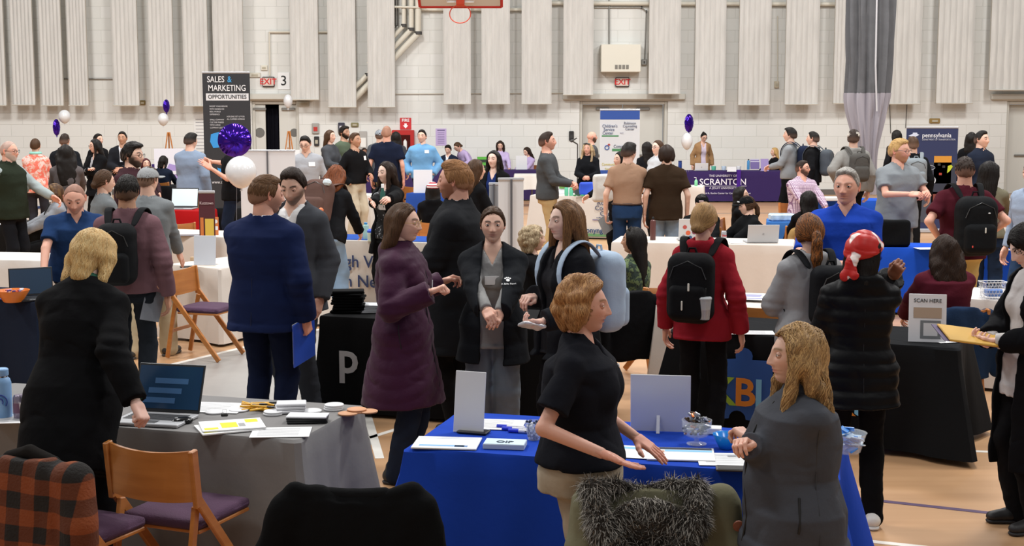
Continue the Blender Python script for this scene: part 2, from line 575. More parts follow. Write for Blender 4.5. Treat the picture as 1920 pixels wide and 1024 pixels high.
def head_geo(n, o):
    """returns V, Q, color, matidx in head frame (-Y forward, Z up)"""
    D, Q = csphere(n)
    # concentrate vertices on the face
    D = D.copy(); D[:, 1] -= .35 * smooth(-.2, -1, D[:, 1]) * 0
    V = skull(D, o.get('jaw', 1), o.get('wide', 1))
    x, y, z = V[:, 0], V[:, 1], V[:, 2]
    fr = smooth(-.02, -.06, y)
    ax = np.abs(x)
    d = -.009 * gz(ax, .031, .013) * gz(z, .014, .010)
    d = d + .004 * gz(z, .034, .007) * gz(ax, .025, .02)
    ns = o.get('nose', 1.0)
    prof = np.interp(z, [-.040, -.031, -.024, -.016, .006, .024, .04], [0, .006, .021, .021, .011, .005, 0])
    d = d + ns * prof * gz(x, 0, np.interp(z, [-.03, -.01, .02], [.0105, .0085, .007]))
    d = d + ns * .006 * gz(ax, .0135, .0055) * gz(z, -.025, .006)
    d = d + .0045 * gz(z, -.0455, .0042) * gz(x, 0, .018) + .0055 * gz(z, -.0560, .0045) * gz(x, 0, .016)
    d = d - .0042 * gz(z, -.0505, .0022) * gz(x, 0, .022)
    if o.get('smile'): d = d + .004 * gz(ax, .036, .012) * gz(z, -.028, .014)
    if o.get('talk'): d = d - .004 * gz(z, -.052, .004) * gz(x, 0, .012)
    d = d - .003 * gz(z, -.067, .005) * gz(x, 0, .018)
    d = d + .007 * gz(z, -.088, .012) * gz(x, 0, .018) + .004 * gz(ax, .042, .014) * gz(z, -.014, .014)
    V = V.copy(); V[:, 1] -= d * fr
    V[:, 2] -= .002 * fr * gz(x, 0, .01) * gz(z, -.02, .006)
    sk = np.array(o['skin'])
    C = np.tile(sk, (len(V), 1))
    def mixc(w, c):
        nonlocal C
        w = (np.clip(w, 0, 1) * fr)[:, None]; C = C * (1 - w) + np.array(c) * w
    mixc(.30 * gz(ax, .042, .016) * gz(z, -.016, .018), sk * [1.06, .80, .76])
    mixc(.28 * gz(x, 0, .011) * gz(z, -.021, .010), sk * [1.06, .82, .78])
    lip = o.get('lip', sk * ([.88, .52, .52] if o.get('fem') else [.86, .60, .58]))
    mixc((.85 if o.get('fem') else .6) * smooth(.0, 1, gz(x, 0, .0175)) * smooth(.3, .8, gz(z, -.0505, .0068)), lip)
    mixc(.30 * gz(ax, .031, .014) * gz(z, .016, .009), sk * [.74, .66, .64])
    bc = np.array(o.get('browc', o['hair']))
    zb = .034 + .004 * np.sin(np.clip((ax - .012) / .036, 0, 1) * math.pi)
    mixc(1.1 * smooth(.010, .015, ax) * smooth(.052, .045, ax) * gz(z, zb, .0036) * o.get('brow', .85), bc)
    bd = o.get('beard', 0)
    if bd:
        m = smooth(-.016, -.046, z + .25 * (.05 - np.minimum(ax, .05))) * (1 - .95 * gz(x, 0, .012) * gz(z, -.051, .004)) * (1 - .75 * gz(z, -.03, .012) * smooth(.03, .01, ax))
        side = smooth(-.085, -.03, y) * smooth(.02, -.02, z) * smooth(.02, 0, y)
        w = np.clip(np.maximum(m * smooth(.03, -.02, y), side * smooth(.0, .045, ax)), 0, 1)
        w = w[:, None] * bd
        C = C * (1 - w) + np.array(o.get('beardc', bc)) * w
        if bd > .7:
            V[:, 1] -= .006 * w[:, 0] * smooth(0, -.05, y); V[:, 0] += np.sign(x) * .004 * w[:, 0]
            V[:, 2] -= .006 * w[:, 0] * smooth(-.08, -.1, z)
    midx = np.zeros(len(Q), int)
    parts = [(V, Q, C, midx)]
    # ears
    en = 8 if n > 20 else 5
    De, Qe = csphere(en)
    for sg in (-1, 1):
        E = De * np.array([.0075, .019, .031])
        r = np.sqrt((De[:, 1]) ** 2 + (De[:, 2]) ** 2)
        E[:, 0] += np.where(De[:, 0] > 0, -.007 * gz(r, .35, .3), 0)
        E[:, 1] *= np.interp(De[:, 2], [-1, 0, 1], [.6, .85, 1.1])
        E = E @ rotz(rad(-24)).T
        E = E + [.0770 * o.get('wide', 1), .012, .002]
        if sg < 0: E = E * [-1, 1, 1]; q = Qe[:, ::-1]
        else: q = Qe
        parts.append((E, q, np.tile(sk * [1.05, .80, .76], (len(E), 1)), np.zeros(len(q), int)))
    # eyes with lids
    if n > 9:
        Ds, Qs = csphere(14 if n > 20 else 6)
        gx, gzz = o.get('gaze', (0, -.1))
        g = nz([gx, -1, gzz])
        for sg in (-1, 1):
            c = np.array([sg * .031, -.0708, .0125])
            R = .0146
            a = Ds @ g
            col = np.tile(np.array([.78, .74, .70]), (len(Ds), 1))
            col[a > .90] = o.get('iris', (.09, .05, .03)); col[a > .965] = (.008, .008, .008)
            parts.append((c + Ds * R, Qs, col, np.ones(len(Qs), int)))
            # lids: shell slightly larger, kept above/below the opening
            cl = o.get('lid', .36)
            fc_ = Ds[Qs].mean(1)
            arc = np.clip(1 - (fc_[:, 0] / .98) ** 2, 0, 1)
            for up, lim in ((1, cl), (-1, .30)):
                keep = fc_[:, 2] * up > lim * arc - (.04 if up < 0 else .04) * (1 - arc)
                lc = np.tile(sk * ([.80, .72, .70] if up > 0 else [.95, .88, .86]), (len(Ds), 1))
                if up > 0: lc[(Ds[:, 2] < lim * np.clip(1 - (Ds[:, 0] / .98) ** 2, 0, 1) + .10) & (Ds[:, 2] > -.15)] *= .22 if o.get('fem') else .45
                parts.append((c + Ds * (R * 1.09), Qs[keep], lc, np.zeros(keep.sum(), int)))
    return parts
def merge(parts):
    V = []; Q = []; C = []; M = []; n = 0
    for v, q, c, m in parts:
        V.append(v); Q.append(q + n); C.append(c); M.append(m); n += len(v)
    return np.concatenate(V), np.concatenate(Q), np.concatenate(C), np.concatenate(M)

_HAND = {}
def hand_geo(pose, vox=.0042):
    """right hand: wrist at origin, fingers +X, palm -Z, thumb +Y"""
    key = (pose, vox)
    if key in _HAND: return _HAND[key]
    s = SDF()
    s.box([.048, 0, 0], [.046, .038, .0125], rnd=.012, k=.012)
    s.ell([.03, .018, -.008], [.032, .018, .013], k=.012); s.ell([.035, -.022, -.005], [.035, .015, .012], k=.012)
    s.cone([-.03, 0, 0], [.012, 0, 0], .026, .024, k=.02, flat=([0, 0, 1], 1.35))
    curl = {'relax': (18, 26, 18), 'open': (4, 6, 4), 'fist': (70, 88, 55), 'grip': (45, 48, 30), 'point': (10, 12, 8), 'flat': (2, 3, 2), 'clasp': (42, 50, 30)}[pose]
    L = [(.044, .026, .021), (.049, .030, .022), (.045, .028, .022), (.034, .021, .019)]
    for i, y in enumerate((.030, .0105, -.0095, -.028)):
        p = np.array([.088 - (.008 if i == 3 else .003 * (i == 0)), y, .001])
        ang = 0; sp = (i - 1.4) * (-.07 if pose in ('open', 'relax', 'point') else -.02)
        r = .0094 if i != 3 else .0082
        for j in range(3):
            c = curl[j] * (1 + .10 * i) if pose not in ('point',) or i > 0 else 5
            if pose == 'point' and i > 0: c = (55, 70, 40)[j]
            ang += rad(c)
            q = p + L[i][j] * np.array([math.cos(ang) * math.cos(sp), math.sin(sp), -math.sin(ang)])
            s.cone(p, q, r, r * .90, k=.005); p = q; r *= .90
    t0 = np.array([.020, .028, -.004])
    if pose in ('fist', 'grip', 'clasp'): t1 = t0 + [.030, .018, -.014]; t2 = t1 + [.028, -.008, -.012]; t3 = t2 + [.018, -.014, -.004]
    elif pose == 'open': t1 = t0 + [.024, .030, -.004]; t2 = t1 + [.022, .020, -.002]; t3 = t2 + [.018, .010, 0]
    else: t1 = t0 + [.030, .022, -.010]; t2 = t1 + [.028, .006, -.006]; t3 = t2 + [.020, 0, -.002]
    s.chain([t0, t1, t2, t3], [.015, .0125, .011, .0085], k=.008)
    V, Q = s.mesh(vox)
    _HAND[key] = (V, Q)
    return V, Q

HAIRC = dict(black='#17120f', dark='#2a1d16', brown='#46301f', midbrown='#5d4129', auburn='#6a3a20', light='#8a6a45', blond='#b9955f', ash='#9a8467', ginger='#8f6540', gray='#8d8781', silver='#8f8b86')
SKIN = dict(fair='#d9b09b', pale='#e2c1b1', mid='#cf9f86', tan='#b58a70', ruddy='#d5a18c', brown='#8a604a')
def two_bone(a, c, l1, l2, hint):
    d = c - a; L = np.linalg.norm(d); L2 = min(L, (l1 + l2) * .998); c = a + d / L * L2; L = L2
    u = d / np.linalg.norm(d)
    x = (l1 * l1 - l2 * l2 + L * L) / (2 * L); h = math.sqrt(max(l1 * l1 - x * x, 1e-6))
    w = hint - u * (hint @ u); w = nz(w)
    return a + u * x + w * h, c
ARM = {  # targets for the left side (+X): x out, y (negative forward), z ; elbow hint
    'down': ((.26, -.02, .86), (.5, 1, 0)), 'clasp': ((.045, -.30, 1.06), (1, .5, -1)), 'pocket': ((.21, -.09, .93), (1, .9, 0)),
    'fwd': ((.16, -.44, 1.08), (.6, .6, -1)), 'cross': ((-.10, -.25, 1.20), (1, -.1, -1)), 'desk': ((.15, -.42, 1.02), (.8, .5, -.6)),
    'hip': ((.20, -.02, 1.0), (1, .8, 0)), 'phone': ((.05, -.32, 1.22), (1, .2, -1)), 'up': ((.13, -.10, 1.58), (1, -.4, -1)), 'hold': ((.12, -.36, 1.15), (1, .4, -1)),
    'strap': ((.13, -.16, 1.33), (1, .3, -1)), 'gest': ((.10, -.36, 1.20), (1, .4, -1)),
}
def hair_sdf(o, st, L, vox, rs):
    """hair volume in head frame"""
    s = SDF()
    wide = o.get('wide', 1)
    th = {'buzz': .004, 'short': .012, 'quiff': .013, 'thick': .020, 'bald': .002, 'curly': .024}.get(st, .013)
    th = o.get('th', th)
    s.ell([0, .009, .004], [.0745 * wide + th * (.65 if st in ('short', 'quiff', 'buzz', 'thick', 'lowbun', 'bun', 'pony') else 1), .098 + th, .109 + th], k=.005)
    if st in ('quiff', 'short'): s.ell([0, -.016, .088], [.058, .058, .030 + (.014 if st == 'quiff' else 0)], k=.02)
    if st == 'thick': s.ell([0, -.02, .085], [.068, .085, .045], k=.02)
    if st in ('curly', 'bobcurl'):
        for i in range(46):
            a = rs.uniform(0, 6.28); e = rs.uniform(-.35, 1.3)
            d = np.array([math.cos(a) * math.cos(e), math.sin(a) * math.cos(e) + .12, math.sin(e)])
            if d[1] < -.35 and d[2] < .55: continue
            s.ell(d * [.088, .105, .118], [.026, .026, .022], k=.012)
    # face / neck cut
    ht = o.get('hairline', .068) + .018
    low = o.get('nape', -.055)
    fringe = o.get('fringe', 0)
    def cut(P):
        x, y, z = P[:, 0], P[:, 1], P[:, 2]
        zl = np.interp(y, [-.12, -.062, -.048, -.032, -.012, .012, .030, .075], [ht + .01, ht, ht - .02, .030, -.014, -.004, -.035, low])
        if o.get('cover', st in ('long', 'longfront', 'bob', 'bobcurl')): zl = np.interp(y, [-.12, -.062, -.054, -.046, -.038, .075], [ht + .01, ht, ht - .018, .03, -.06, low]) if not o.get('fx') else np.interp(y, [-.12, -.062, -.048, -.030, -.018, .075], [ht + .01, ht, ht - .02, .03, -.06, low])
        zl = zl + .005 * np.sin(x * 130 + 9 * z) * np.sin(x * 47 + 2) + .010 * smooth(.02, .05, np.abs(x)) * (y < -.045) * (st in ('short', 'quiff', 'buzz')) - fringe * gz(np.abs(x), .05, .03) * (y < -.04)
        return (zl - z) * .8
    s.func(cut, [-1] * 3, [1] * 3, k=.022, op='&')
    vol = o.get('vol', 1.0); wav = o.get('wave', 0)
    if st in ('long', 'longfront', 'halfup'):
        back = .092
        for sg in (-1, 1):
            pts = [np.array([sg * .070, .002, .055]), np.array([sg * .082 * vol, .020, -.03]), np.array([sg * (.078 + .01 * wav) * vol, .045, -.11]),
                   np.array([sg * .070 * vol, .075, -.11 - L * .5]), np.array([sg * .055 * vol, .09, -.11 - L])]
            s.chain(pts, [.026, .030, .032, .030, .016], k=.03)
            if st == 'longfront':
                pts = [np.array([sg * .070, -.030, .045]), np.array([sg * .080 * vol, -.034, -.03]), np.array([sg * .082 * vol, -.045, -.12]),
                       np.array([sg * .085 * vol, -.075, -.16 - L * .45]), np.array([sg * .080, -.095, -.13 - L * .9])]
                s.chain(pts, [.016, .019, .021, .020, .010], k=.02)
        s.loft([0, 0, 0], np.eye(3), [(-.13 - L, .040 * vol, .018, .098), (-.12 - L * .85, .062 * vol, .026, .098), (-.11 - L * .4, .080 * vol, .034, .092), (-.11, .086 * vol, .040, .078), (-.03, .080, .050, .055), (.04, .07, .05, .04)], k=.03)
    if st in ('bob', 'bobcurl'):
        for sg in (-1, 1):
            s.chain([np.array([sg * .066, .0, .05]), np.array([sg * .080 * vol, .012, -.02]), np.array([sg * .074 * vol, .03, -.03 - L])], [.026, .028, .022], k=.03)
        s.chain([np.array([0, .07, .03]), np.array([0, .075, -.03]), np.array([0, .065, -.03 - L])], [.05, .052, .04], k=.03)
    if st in ('pony', 'lowpony'):
        z0 = .045 if st == 'pony' else -.02
        r = .026 * vol
        s.cone([0, .095, z0], [0, .125, z0], .017, .020, k=.01)
        s.chain([np.array([0, .12, z0]), np.array([0, .140, z0 - .05]), np.array([.004, .130, z0 - .05 - L * .5]), np.array([.0, .115, z0 - .05 - L])], [.020, r, r * 1.1, .010], k=.02)
    if st == 'bun':
        s.ell([0, o.get('buny', .075), o.get('bunz', .095)], [.036, .034, .030], k=.01)
    if st == 'lowbun':
        s.ell([0, .105, -.045], [.045, .034, .034], k=.012)
    amp = o.get('amp', .0016)
    nz1 = Noise(rs.randint(1e6), 38, 5); nz2 = Noise(rs.randint(1e6), 120, 5, (1, 1, .18))
    s.noise = lambda P: .0035 * (1 + 1.4 * wav) * nz1(P) + amp * nz2(P)
    return s
def locks(F, lo, h, st, col, N, Ls, rs, rad_=.003, wave=0.0, hi=None, part=(0, -.02), lift=.001):
    """tapered hair locks traced down over the hair surface"""
    f, g = sampler(F, lo, h)
    V0, Q0 = nets(F, lo, h)
    if len(V0) == 0: return None
    w = smooth(-.16, .06, V0[:, 2]) + .12
    i = rs.choice(len(V0), N, p=w / w.sum())
    P = V0[i] + rs.normal(size=(N, 3)) * h * .4
    nseg = 9
    step = Ls / nseg * rs.uniform(.6, 1.2, N)
    path = [P.copy()]
    ph = rs.uniform(0, 6.28, N); side = rs.normal(size=(N, 3)) * .11
    for k in range(nseg):
        G = g(P)
        if st in ('quiff', 'short', 'buzz', 'thick', 'bald'):
            d = np.stack([.25 * np.sign(P[:, 0]) * (np.abs(P[:, 0]) > .05), np.where(P[:, 2] > .07, -1.0, .15 * np.sign(P[:, 1])), np.where(P[:, 2] > .07, .15, -1.0)], 1)
        else:
            top = smooth(.05, .10, P[:, 2])[:, None]
            d = top * np.stack([(P[:, 0] - part[0]) * 14, np.full(N, .35), np.full(N, -.2)], 1) + (1 - top) * np.array([0, 0, -1.])
            if st in ('pony', 'bun', 'lowpony', 'lowbun'):
                tail = smooth(.10, .125, P[:, 1])[:, None]
                d = (1 - tail) * (np.array([0, .11, .04 if st in ('pony', 'bun') else -.03]) - P) * 9 + tail * np.array([0, 0, -1.])
        d = d + side + wave * np.stack([np.sin(ph + k * 1.25), np.cos(ph + k * 1.25) * .6, 0 * ph], 1)
        d = d - (d * G).sum(1, keepdims=True) * G
        d /= np.linalg.norm(d, axis=1, keepdims=True) + 1e-9
        P = P + d * step[:, None]
        P = P - (f(P) - lift - .002 * wave * np.sin(ph + k))[:, None] * g(P) * .9
        path.append(P.copy())
    T = np.stack(path, 1)                        # N, nseg+1, 3
    G = np.stack([g(T[:, k]) for k in range(nseg + 1)], 1)
    tan = np.gradient(T, axis=1); tan /= np.linalg.norm(tan, axis=2, keepdims=True) + 1e-9
    B = np.cross(tan, G); B /= np.linalg.norm(B, axis=2, keepdims=True) + 1e-9
    tt = np.linspace(0, 1, nseg + 1)
    wd = (rad_ * (np.sin(np.clip(tt * .9 + .1, 0, 1) * math.pi) ** .6 + .05))[None, :, None] * rs.uniform(.6, 1.4, N)[:, None, None]
    A = T - B * wd; C = T + G * wd * .7; D = T + B * wd
    V = np.stack([A, C, D], 2)                   # N, n+1, 3, 3
    n1 = nseg + 1
    base = (np.arange(N)[:, None, None] * n1 + np.arange(nseg)[None, :, None]) * 3 + np.arange(2)[None, None, :]
    Q = np.stack([base, base + 1, base + 4, base + 3], -1).reshape(-1, 4)
    cc = np.array(col) * rs.uniform(.70, 1.25, N)[:, None]
    if hi is not None:
        m = rs.uniform(size=N); b_ = np.clip((m - .35) * 1.6, 0, 1)[:, None] * .8; cc = cc * (1 - b_) + np.array(hi) * b_ * rs.uniform(.85, 1.1, N)[:, None]
    Cc = np.repeat(cc, n1 * 3, 0)
    return V.reshape(-1, 3), Q, Cc
def emit(name, V, Q, m, parent, col=None, midx=None, k=1.0):
    if len(V) == 0: return None
    me = mesh_np(name, V * k, Q, True, col, midx)
    return link_mesh(name, me, m, parent)

_SHOE = {}
def shoe_mesh(style, color, sole):
    key = (style, color, sole)
    if key in _SHOE: return _SHOE[key]
    s = SDF()
    s.chain([np.array([0, .055, .05]), np.array([0, -.06, .045]), np.array([0, -.145, .036])], [.043, .045, .036], k=.02, flat=([0, 0, 1], 1.15))
    s.cone([0, .045, .05], [0, .035, .11 if style != 'clog' else .07], .042, .040, k=.02)
    s.func(lambda P: .012 - P[:, 2], [-1] * 3, [1] * 3, op='&')
    V, Q = s.mesh(.010)
    t = SDF(); t.chain([np.array([0, .060, .012]), np.array([0, -.06, .012]), np.array([0, -.145, .012])], [.044, .047, .040], k=.02, flat=([0, 0, 1], 1))
    t.func(lambda P: np.maximum(P[:, 2] - .024, .0 - P[:, 2]), [-1] * 3, [1] * 3, op='&')
    V2, Q2 = t.mesh(.010)
    me1 = mesh_np('shoe', V, Q); me1.materials.append(plain(color, rough=.55))
    me2 = mesh_np('sole', V2, Q2); me2.materials.append(plain(sole, rough=.7))
    _SHOE[key] = (me1, me2)
    return _SHOE[key]

def person(px, py, s, yaw, label, sex='m', skin='fair', hair='dark', st='short', hl=.25, head=(0, 0), lean=0, side=0, sit=False, k=None, twist=0,
           arms=('down', 'down'), hands=('relax', 'relax'), palms=(None, None), top=None, over=None, pants=None, shoes=None, fat=0.0, ho=None, extras=None, build=1.0,
           sleeve=None, seed=None, group=None, far=None, legs=None, glasses=None, apron=None):
    """px,py: pixel of the crown; s: pixels per metre there; yaw 0 faces the camera, 90 the right, 180 away.
       arms: (their right, their left)"""
    ho = dict(ho or {})
    rs = np.random.RandomState(seed if seed is not None else int(px * 7 + py * 13) % 99991)
    near = s > 205
    vox = max(.0072, min(.024, 2.5 / s)) if s < 400 else .0066
    fem = sex == 'f'
    # --- skeleton (unit body 1.75 tall), -Y forward
    pz = .95
    T = rotz(rad(twist)) @ roty(rad(side)) @ rotx(rad(lean))   # columns: side, back, up ; lean>0 tips forward
    Pv = np.array([0, 0, pz])
    def tp(x, y, z): return Pv + T @ np.array([x, y, z - .95])
    NB = tp(0, .012, 1.455)
    hy, hp = head
    Hd = rotz(rad(hy)) @ rotx(rad(hp + lean * .45)) @ roty(rad(ho.get('tilt', 0)))
    upn = nz(.55 * T[:, 2] + .45 * Hd[:, 2])
    HC = NB + upn * .066 + Hd[:, 2] * .070 - Hd[:, 1] * .018
    hs = ho.get('hs', 1.0)
    topz = max((HC + Hd[:, 2] * (.112 + ho.get('toph', .016)))[2], HC[2] + .10)
    P = wpt(px, py, s)
    if k is None: k = (.96 if fem else 1.0) if sit else P[2] / topz
    dz = 0.0
    dz = P[2] / k - topz                      # seat height adapts (zero when standing)
    yawr = rad(yaw)
    R = rotz(yawr)
    hc = R @ (HC * k)
    loc = np.array([P[0] - hc[0], P[1] - hc[1], 0.0])
    Pv = np.array([0, 0, pz + dz])
    HC = HC + [0, 0, dz]; NB = NB + [0, 0, dz]
    root = empty('person', loc, yawr, label, 'person', group)
    ang = math.degrees(yawr)
    # legs
    hipx = .088
    hips = [np.array([-hipx, 0, Pv[2] - .03]), np.array([hipx, 0, Pv[2] - .03])]
    if sit:
        zk = min(.50, Pv[2] - .0)
        knees = [h_ + np.array([sg * .05, -.42, zk - h_[2]]) for h_, sg in zip(hips, (-1, 1))]
        ank = [np.array([q[0], -.40, .09]) for q in knees]
        knees = [np.array([q[0], q[1], .50]) for q in knees]
    else:
        lg = legs or (0, 0, 0, 0)   # right foot fwd, left foot fwd, spread
        ank = [np.array([-.10 - lg[2] / 2, -lg[0] + .02, .09]), np.array([.10 + lg[2] / 2, -lg[1] + .02, .09])]
        knees = []
        for h_, a_ in zip(hips, ank):
            kn, _ = two_bone(h_, a_, .425, .425, np.array([0, -1., 0])); knees.append(kn)
    # arms
    sw = (.158 if fem else .176) * build
    sh = [tp(-sw, .008, 1.370), tp(sw, .008, 1.370)]
    sw2 = []
    elb = []; wr = []; hdirs = []
    Ri = R.T
    for i, sg in enumerate((-1, 1)):
        a = arms[i]
        if isinstance(a, str):
            t, hint = ARM[a]
            if a in ('down', 'pocket', 'hip') and lean > 12 and a == 'down':
                t = sh[i] + np.array([sg * .05, -.04, -.53]); hint = np.array([sg * .5, 1, 0])
            else:
                t = Pv + (T if a not in ('desk',) else np.eye(3)) @ (np.array([sg * t[0], t[1], t[2] - .95])); hint = np.array([sg * hint[0], hint[1], hint[2]])
        elif a[0] == 'w':      # world point
            t = Ri @ (np.asarray(a[1]) - loc) / k; hint = np.array(a[2] if len(a) > 2 else (sg * .6, .4, -1.)); hint = np.asarray(hint, float)
        else:                  # local unit coordinates
            t = np.array(a[0], float); t = np.array([sg * t[0], t[1], t[2] + dz]); h2 = a[1] if len(a) > 1 else (1, .4, -1); hint = np.array([sg * h2[0], h2[1], h2[2]], float)
        e, w = two_bone(sh[i], t, .285, .255, hint)
        elb.append(e); wr.append(w)
    # --- skin body
    sc = np.array(srgb(SKIN.get(skin, skin)))
    hcol = np.array(srgb(HAIRC.get(hair, hair)))
    if st == 'buzz': hcol = hcol * .6 + sc * .4
    nfull = 44 if s > 380 else 34 if near else 16 if s > 135 else 12
    ho.update(skin=sc, hair=hcol * .8, fem=sex == 'f')
    parts = head_geo(nfull, ho)
    V, Q, C, M = merge(parts)
    V = (V * hs) @ Hd.T + HC
    body = [(V, Q, C, M)]
    b = SDF()
    wf = build * (1 + fat * .5); df = build * (1 + fat)
    if fem: sec = [(-.12, .160 * wf, .115 * df), (0, .165 * wf, .112 * df), (.14, .122 * wf, .092 * df), (.30, .142 * wf, .105 * df), (.40, .148 * wf, .092 * df), (.445, .124 * wf, .074), (.475, .090, .062), (.51, .056, .052)]
    else: sec = [(-.12, .158 * wf, .108 * df), (0, .160 * wf, .108 * df), (.14, .145 * wf, .104 * df), (.30, .172 * wf, .117 * df), (.40, .172 * wf, .100 * df), (.445, .140 * wf, .082), (.48, .095, .068), (.515, .064, .058)]
    ins = .012
    b.loft(Pv, T, [(r[0], r[1] - ins, r[2] - ins) for r in sec], k=.03)
    nr = (.050 if fem else .060) * (1 + fat * .35)
    b.cone(NB - T[:, 2] * .02, HC - Hd[:, 2] * .045 + Hd[:, 1] * .022, nr * 1.08, nr * .95, k=.035)
    for i in (0, 1): b.cone(NB - T[:, 2] * .035, sh[i] - T[:, 2] * .01, .044, .032, k=.03)
    ar = (.038, .034, .024) if fem else (.047, .039, .028)
    ar = tuple(q * (1 + fat * .4) for q in ar)
    for i in (0, 1):
        b.chain([sh[i] - T[:, 2] * .022 - T[:, 0] * (-1, 1)[i] * .012, elb[i], wr[i]], [ar[0] * .86, ar[1] * .92, ar[2] * .92], k=.025)
        b.chain([hips[i], knees[i], ank[i]], [.07, .05, .038], k=.03)
    bv, bq = b.mesh(max(vox, .0085))
    body.append((bv, bq, np.tile(sc, (len(bv), 1)), np.zeros(len(bq), int)))
    for i, sg in enumerate((-1, 1)):
        if arms[i] == 'pocket' or hands[i] is None: continue
        hv, hq = hand_geo(hands[i], .0042 if s > 240 else .0065 if s > 130 else .010)
        if i == 1: hv = hv * [1, -1, 1]; hq = hq[:, ::-1]
        f = nz(wr[i] - elb[i])
        pm = palms[i]
        if pm is None: pm = (-sg, 0, 0) if f[2] < -.6 else (-sg * .8, 0, -.5)
        elif pm[0] == 'L': pm = (sg * pm[1], pm[2], pm[3])
        z = -nz(np.asarray(pm, float)); z = nz(z - f * (z @ f)); y = np.cross(z, f)
        Mh = np.stack([f, y, z], 1)
        hsz = .93 if fem else 1.05
        hv = hv * hsz @ Mh.T + wr[i] + f * .008
        body.append((hv, hq, np.tile(sc * [1.02, .90, .88], (len(hv), 1)), np.zeros(len(hq), int)))
    V, Q, C, M = merge(body)
    skm = mat('skin', '#ffffff', rough=.48, attr=True, sss=.12, bump=.06, bscale=180, spec=.35)
    eym = mat('eye', '#ffffff', rough=.12, attr=True)
    emit('body', V, Q, [skm, eym], root, C, M, k)
    # --- garments
    surf = {}
    def garment(g, extra, name):
        e = g.get('ease', .014) + extra
        q = SDF()
        hem = g.get('hem', .86) - .95
        fl = g.get('flare', 0.0)
        ss = [(r[0], r[1] + e, r[2] + e) for r in sec if r[0] >= -.121 and r[0] < .50]
        ss[-1] = (ss[-1][0], ss[-1][1] - e * .3, ss[-1][2] - e * .3)
        if hem < -.12:
            hw, hd_ = ss[0][1], ss[0][2]
            if g.get('skirtT', 1):
                nn = 4
                ss = [(hem + (-.12 - hem) * j / nn, hw + fl * (1 - j / nn), hd_ + .01 + fl * (1 - j / nn)) for j in range(nn)] + ss
        else:
            ss = [r for r in ss if r[0] > hem]
            r0 = [np.interp(hem, [x[0] for x in sec], [x[j] for x in sec]) + e for j in (1, 2)]
            ss = [(hem, r0[0] + fl, r0[1] + fl)] + ss
        if not g.get('tuck'): ss = [(r[0], r[1] + .012 * float(smooth(.12, -.02, r[0])), r[2] + .014 * float(smooth(.12, -.02, r[0]))) for r in ss]
        if lean > 25 and hem < -.13:
            up = [r for r in ss if r[0] >= -.14]; lw = [r for r in ss if r[0] < -.1]
            q.loft(Pv, T, up, k=.03)
            q.loft(Pv, np.eye(3), lw + [(.02, up[0][1], up[0][2])], k=.06)
        else: q.loft(Pv, T, ss, k=.02)
        if fem and sex == 'f':
            bz = g.get('bust', 1)
            for sg in (-1, 1): q.ell(Pv + T @ np.array([sg * .062 * wf, -.075 * df - e * .6, .295]), np.array([.058, .050, .060]) * bz * (1 + fat * .3), k=.045)
        if fat > .12: q.ell(Pv + T @ np.array([0, -.05 * df, .12]), [.13 * wf, .10 * df, .15], k=.06)
        for i in (0, 1): q.cone(NB - T[:, 2] * .035, sh[i] - T[:, 2] * e * .3, .046 + e * .8, .036 + e * .75, k=.04)
        slv = g.get('sleeve', 'long')
        ax = g.get('arm', 0)
        for i, sg in enumerate((-1, 1)):
            r0, r1, r2 = ar[0] + e * .70 + ax * .35, ar[1] + e * .75 + ax * .7, ar[2] + e * .7 + ax * .8
            s0 = sh[i] - T[:, 2] * (e * .55 + ax * .3) - T[:, 0] * sg * (e * .25 + .004)
            if slv == 'long':
                d_ = nz(wr[i] - elb[i]); wend = wr[i] - d_ * g.get('cuff', .0)
                q.chain([s0, elb[i], wend + d_ * .04], [r0, r1, r2], k=.022, cut=wend, cutd=d_)
            elif slv == 'short':
                d_ = nz(elb[i] - sh[i]); m = sh[i] + (elb[i] - sh[i]) * .70
                q.chain([s0, m + d_ * .06], [r0, r1 + .014], k=.022, cut=m, cutd=d_)
            elif slv == '34':
                d_ = nz(wr[i] - elb[i]); m = elb[i] + (wr[i] - elb[i]) * .45
                q.chain([s0, elb[i], m + d_ * .04], [r0, r1, r2 + .008], k=.022, cut=m, cutd=d_)
        # hem cut
        hc_ = Pv + T[:, 2] * hem
        if not (lean > 25 and hem < -.13):
            hd2 = T[:, 2]
            q.func(lambda P: np.maximum((P - hc_) @ hd2, np.abs((P - hc_) @ T[:, 0]) - .19 * wf - fl - e), hc_ - [.4, .4, .06], hc_ + [.4, .4, .03], k=.004, op='-')
        nk = g.get('neck', 'crew')
        ncr = nr + (.005 if nk in ('polo', 'v', 'open') else .007) + extra * .6
        if g.get('collar'):
            ch = g['collar']; ca = Pv + T @ np.array([0, .010, .455])
            q.cone(ca, NB - T[:, 2] * .030 + upn * (ch * .60), nr + .036 + extra * .4, ncr + .013, k=.014)
        nb = Pv + T @ np.array([0, .0, .50])
        if not g.get('collar'): q.cone(nb - T[:, 2] * .01, nb + upn * .1, ncr, ncr + .02, k=.008, op='-')
        else: q.cone(NB - T[:, 2] * .02, NB + upn * .12, ncr - .004, ncr + .002, k=.004, op='-')
        if nk in ('v', 'polo', 'open'):
            dep = {'v': .12, 'polo': .060, 'open': .10}[nk]
            def vcut(P):
                w = (P - Pv) @ T
                hw_ = np.interp(w[:, 2], [.47 - dep, .50], [-.01, .042 if nk == 'polo' else .055])
                return np.maximum(np.abs(w[:, 0]) - hw_, w[:, 1] + .015)
            c_ = Pv + T @ np.array([0, -.08, .42]); q.func(vcut, c_ - .16, c_ + .16, k=.008, op='-')
        op = g.get('open')
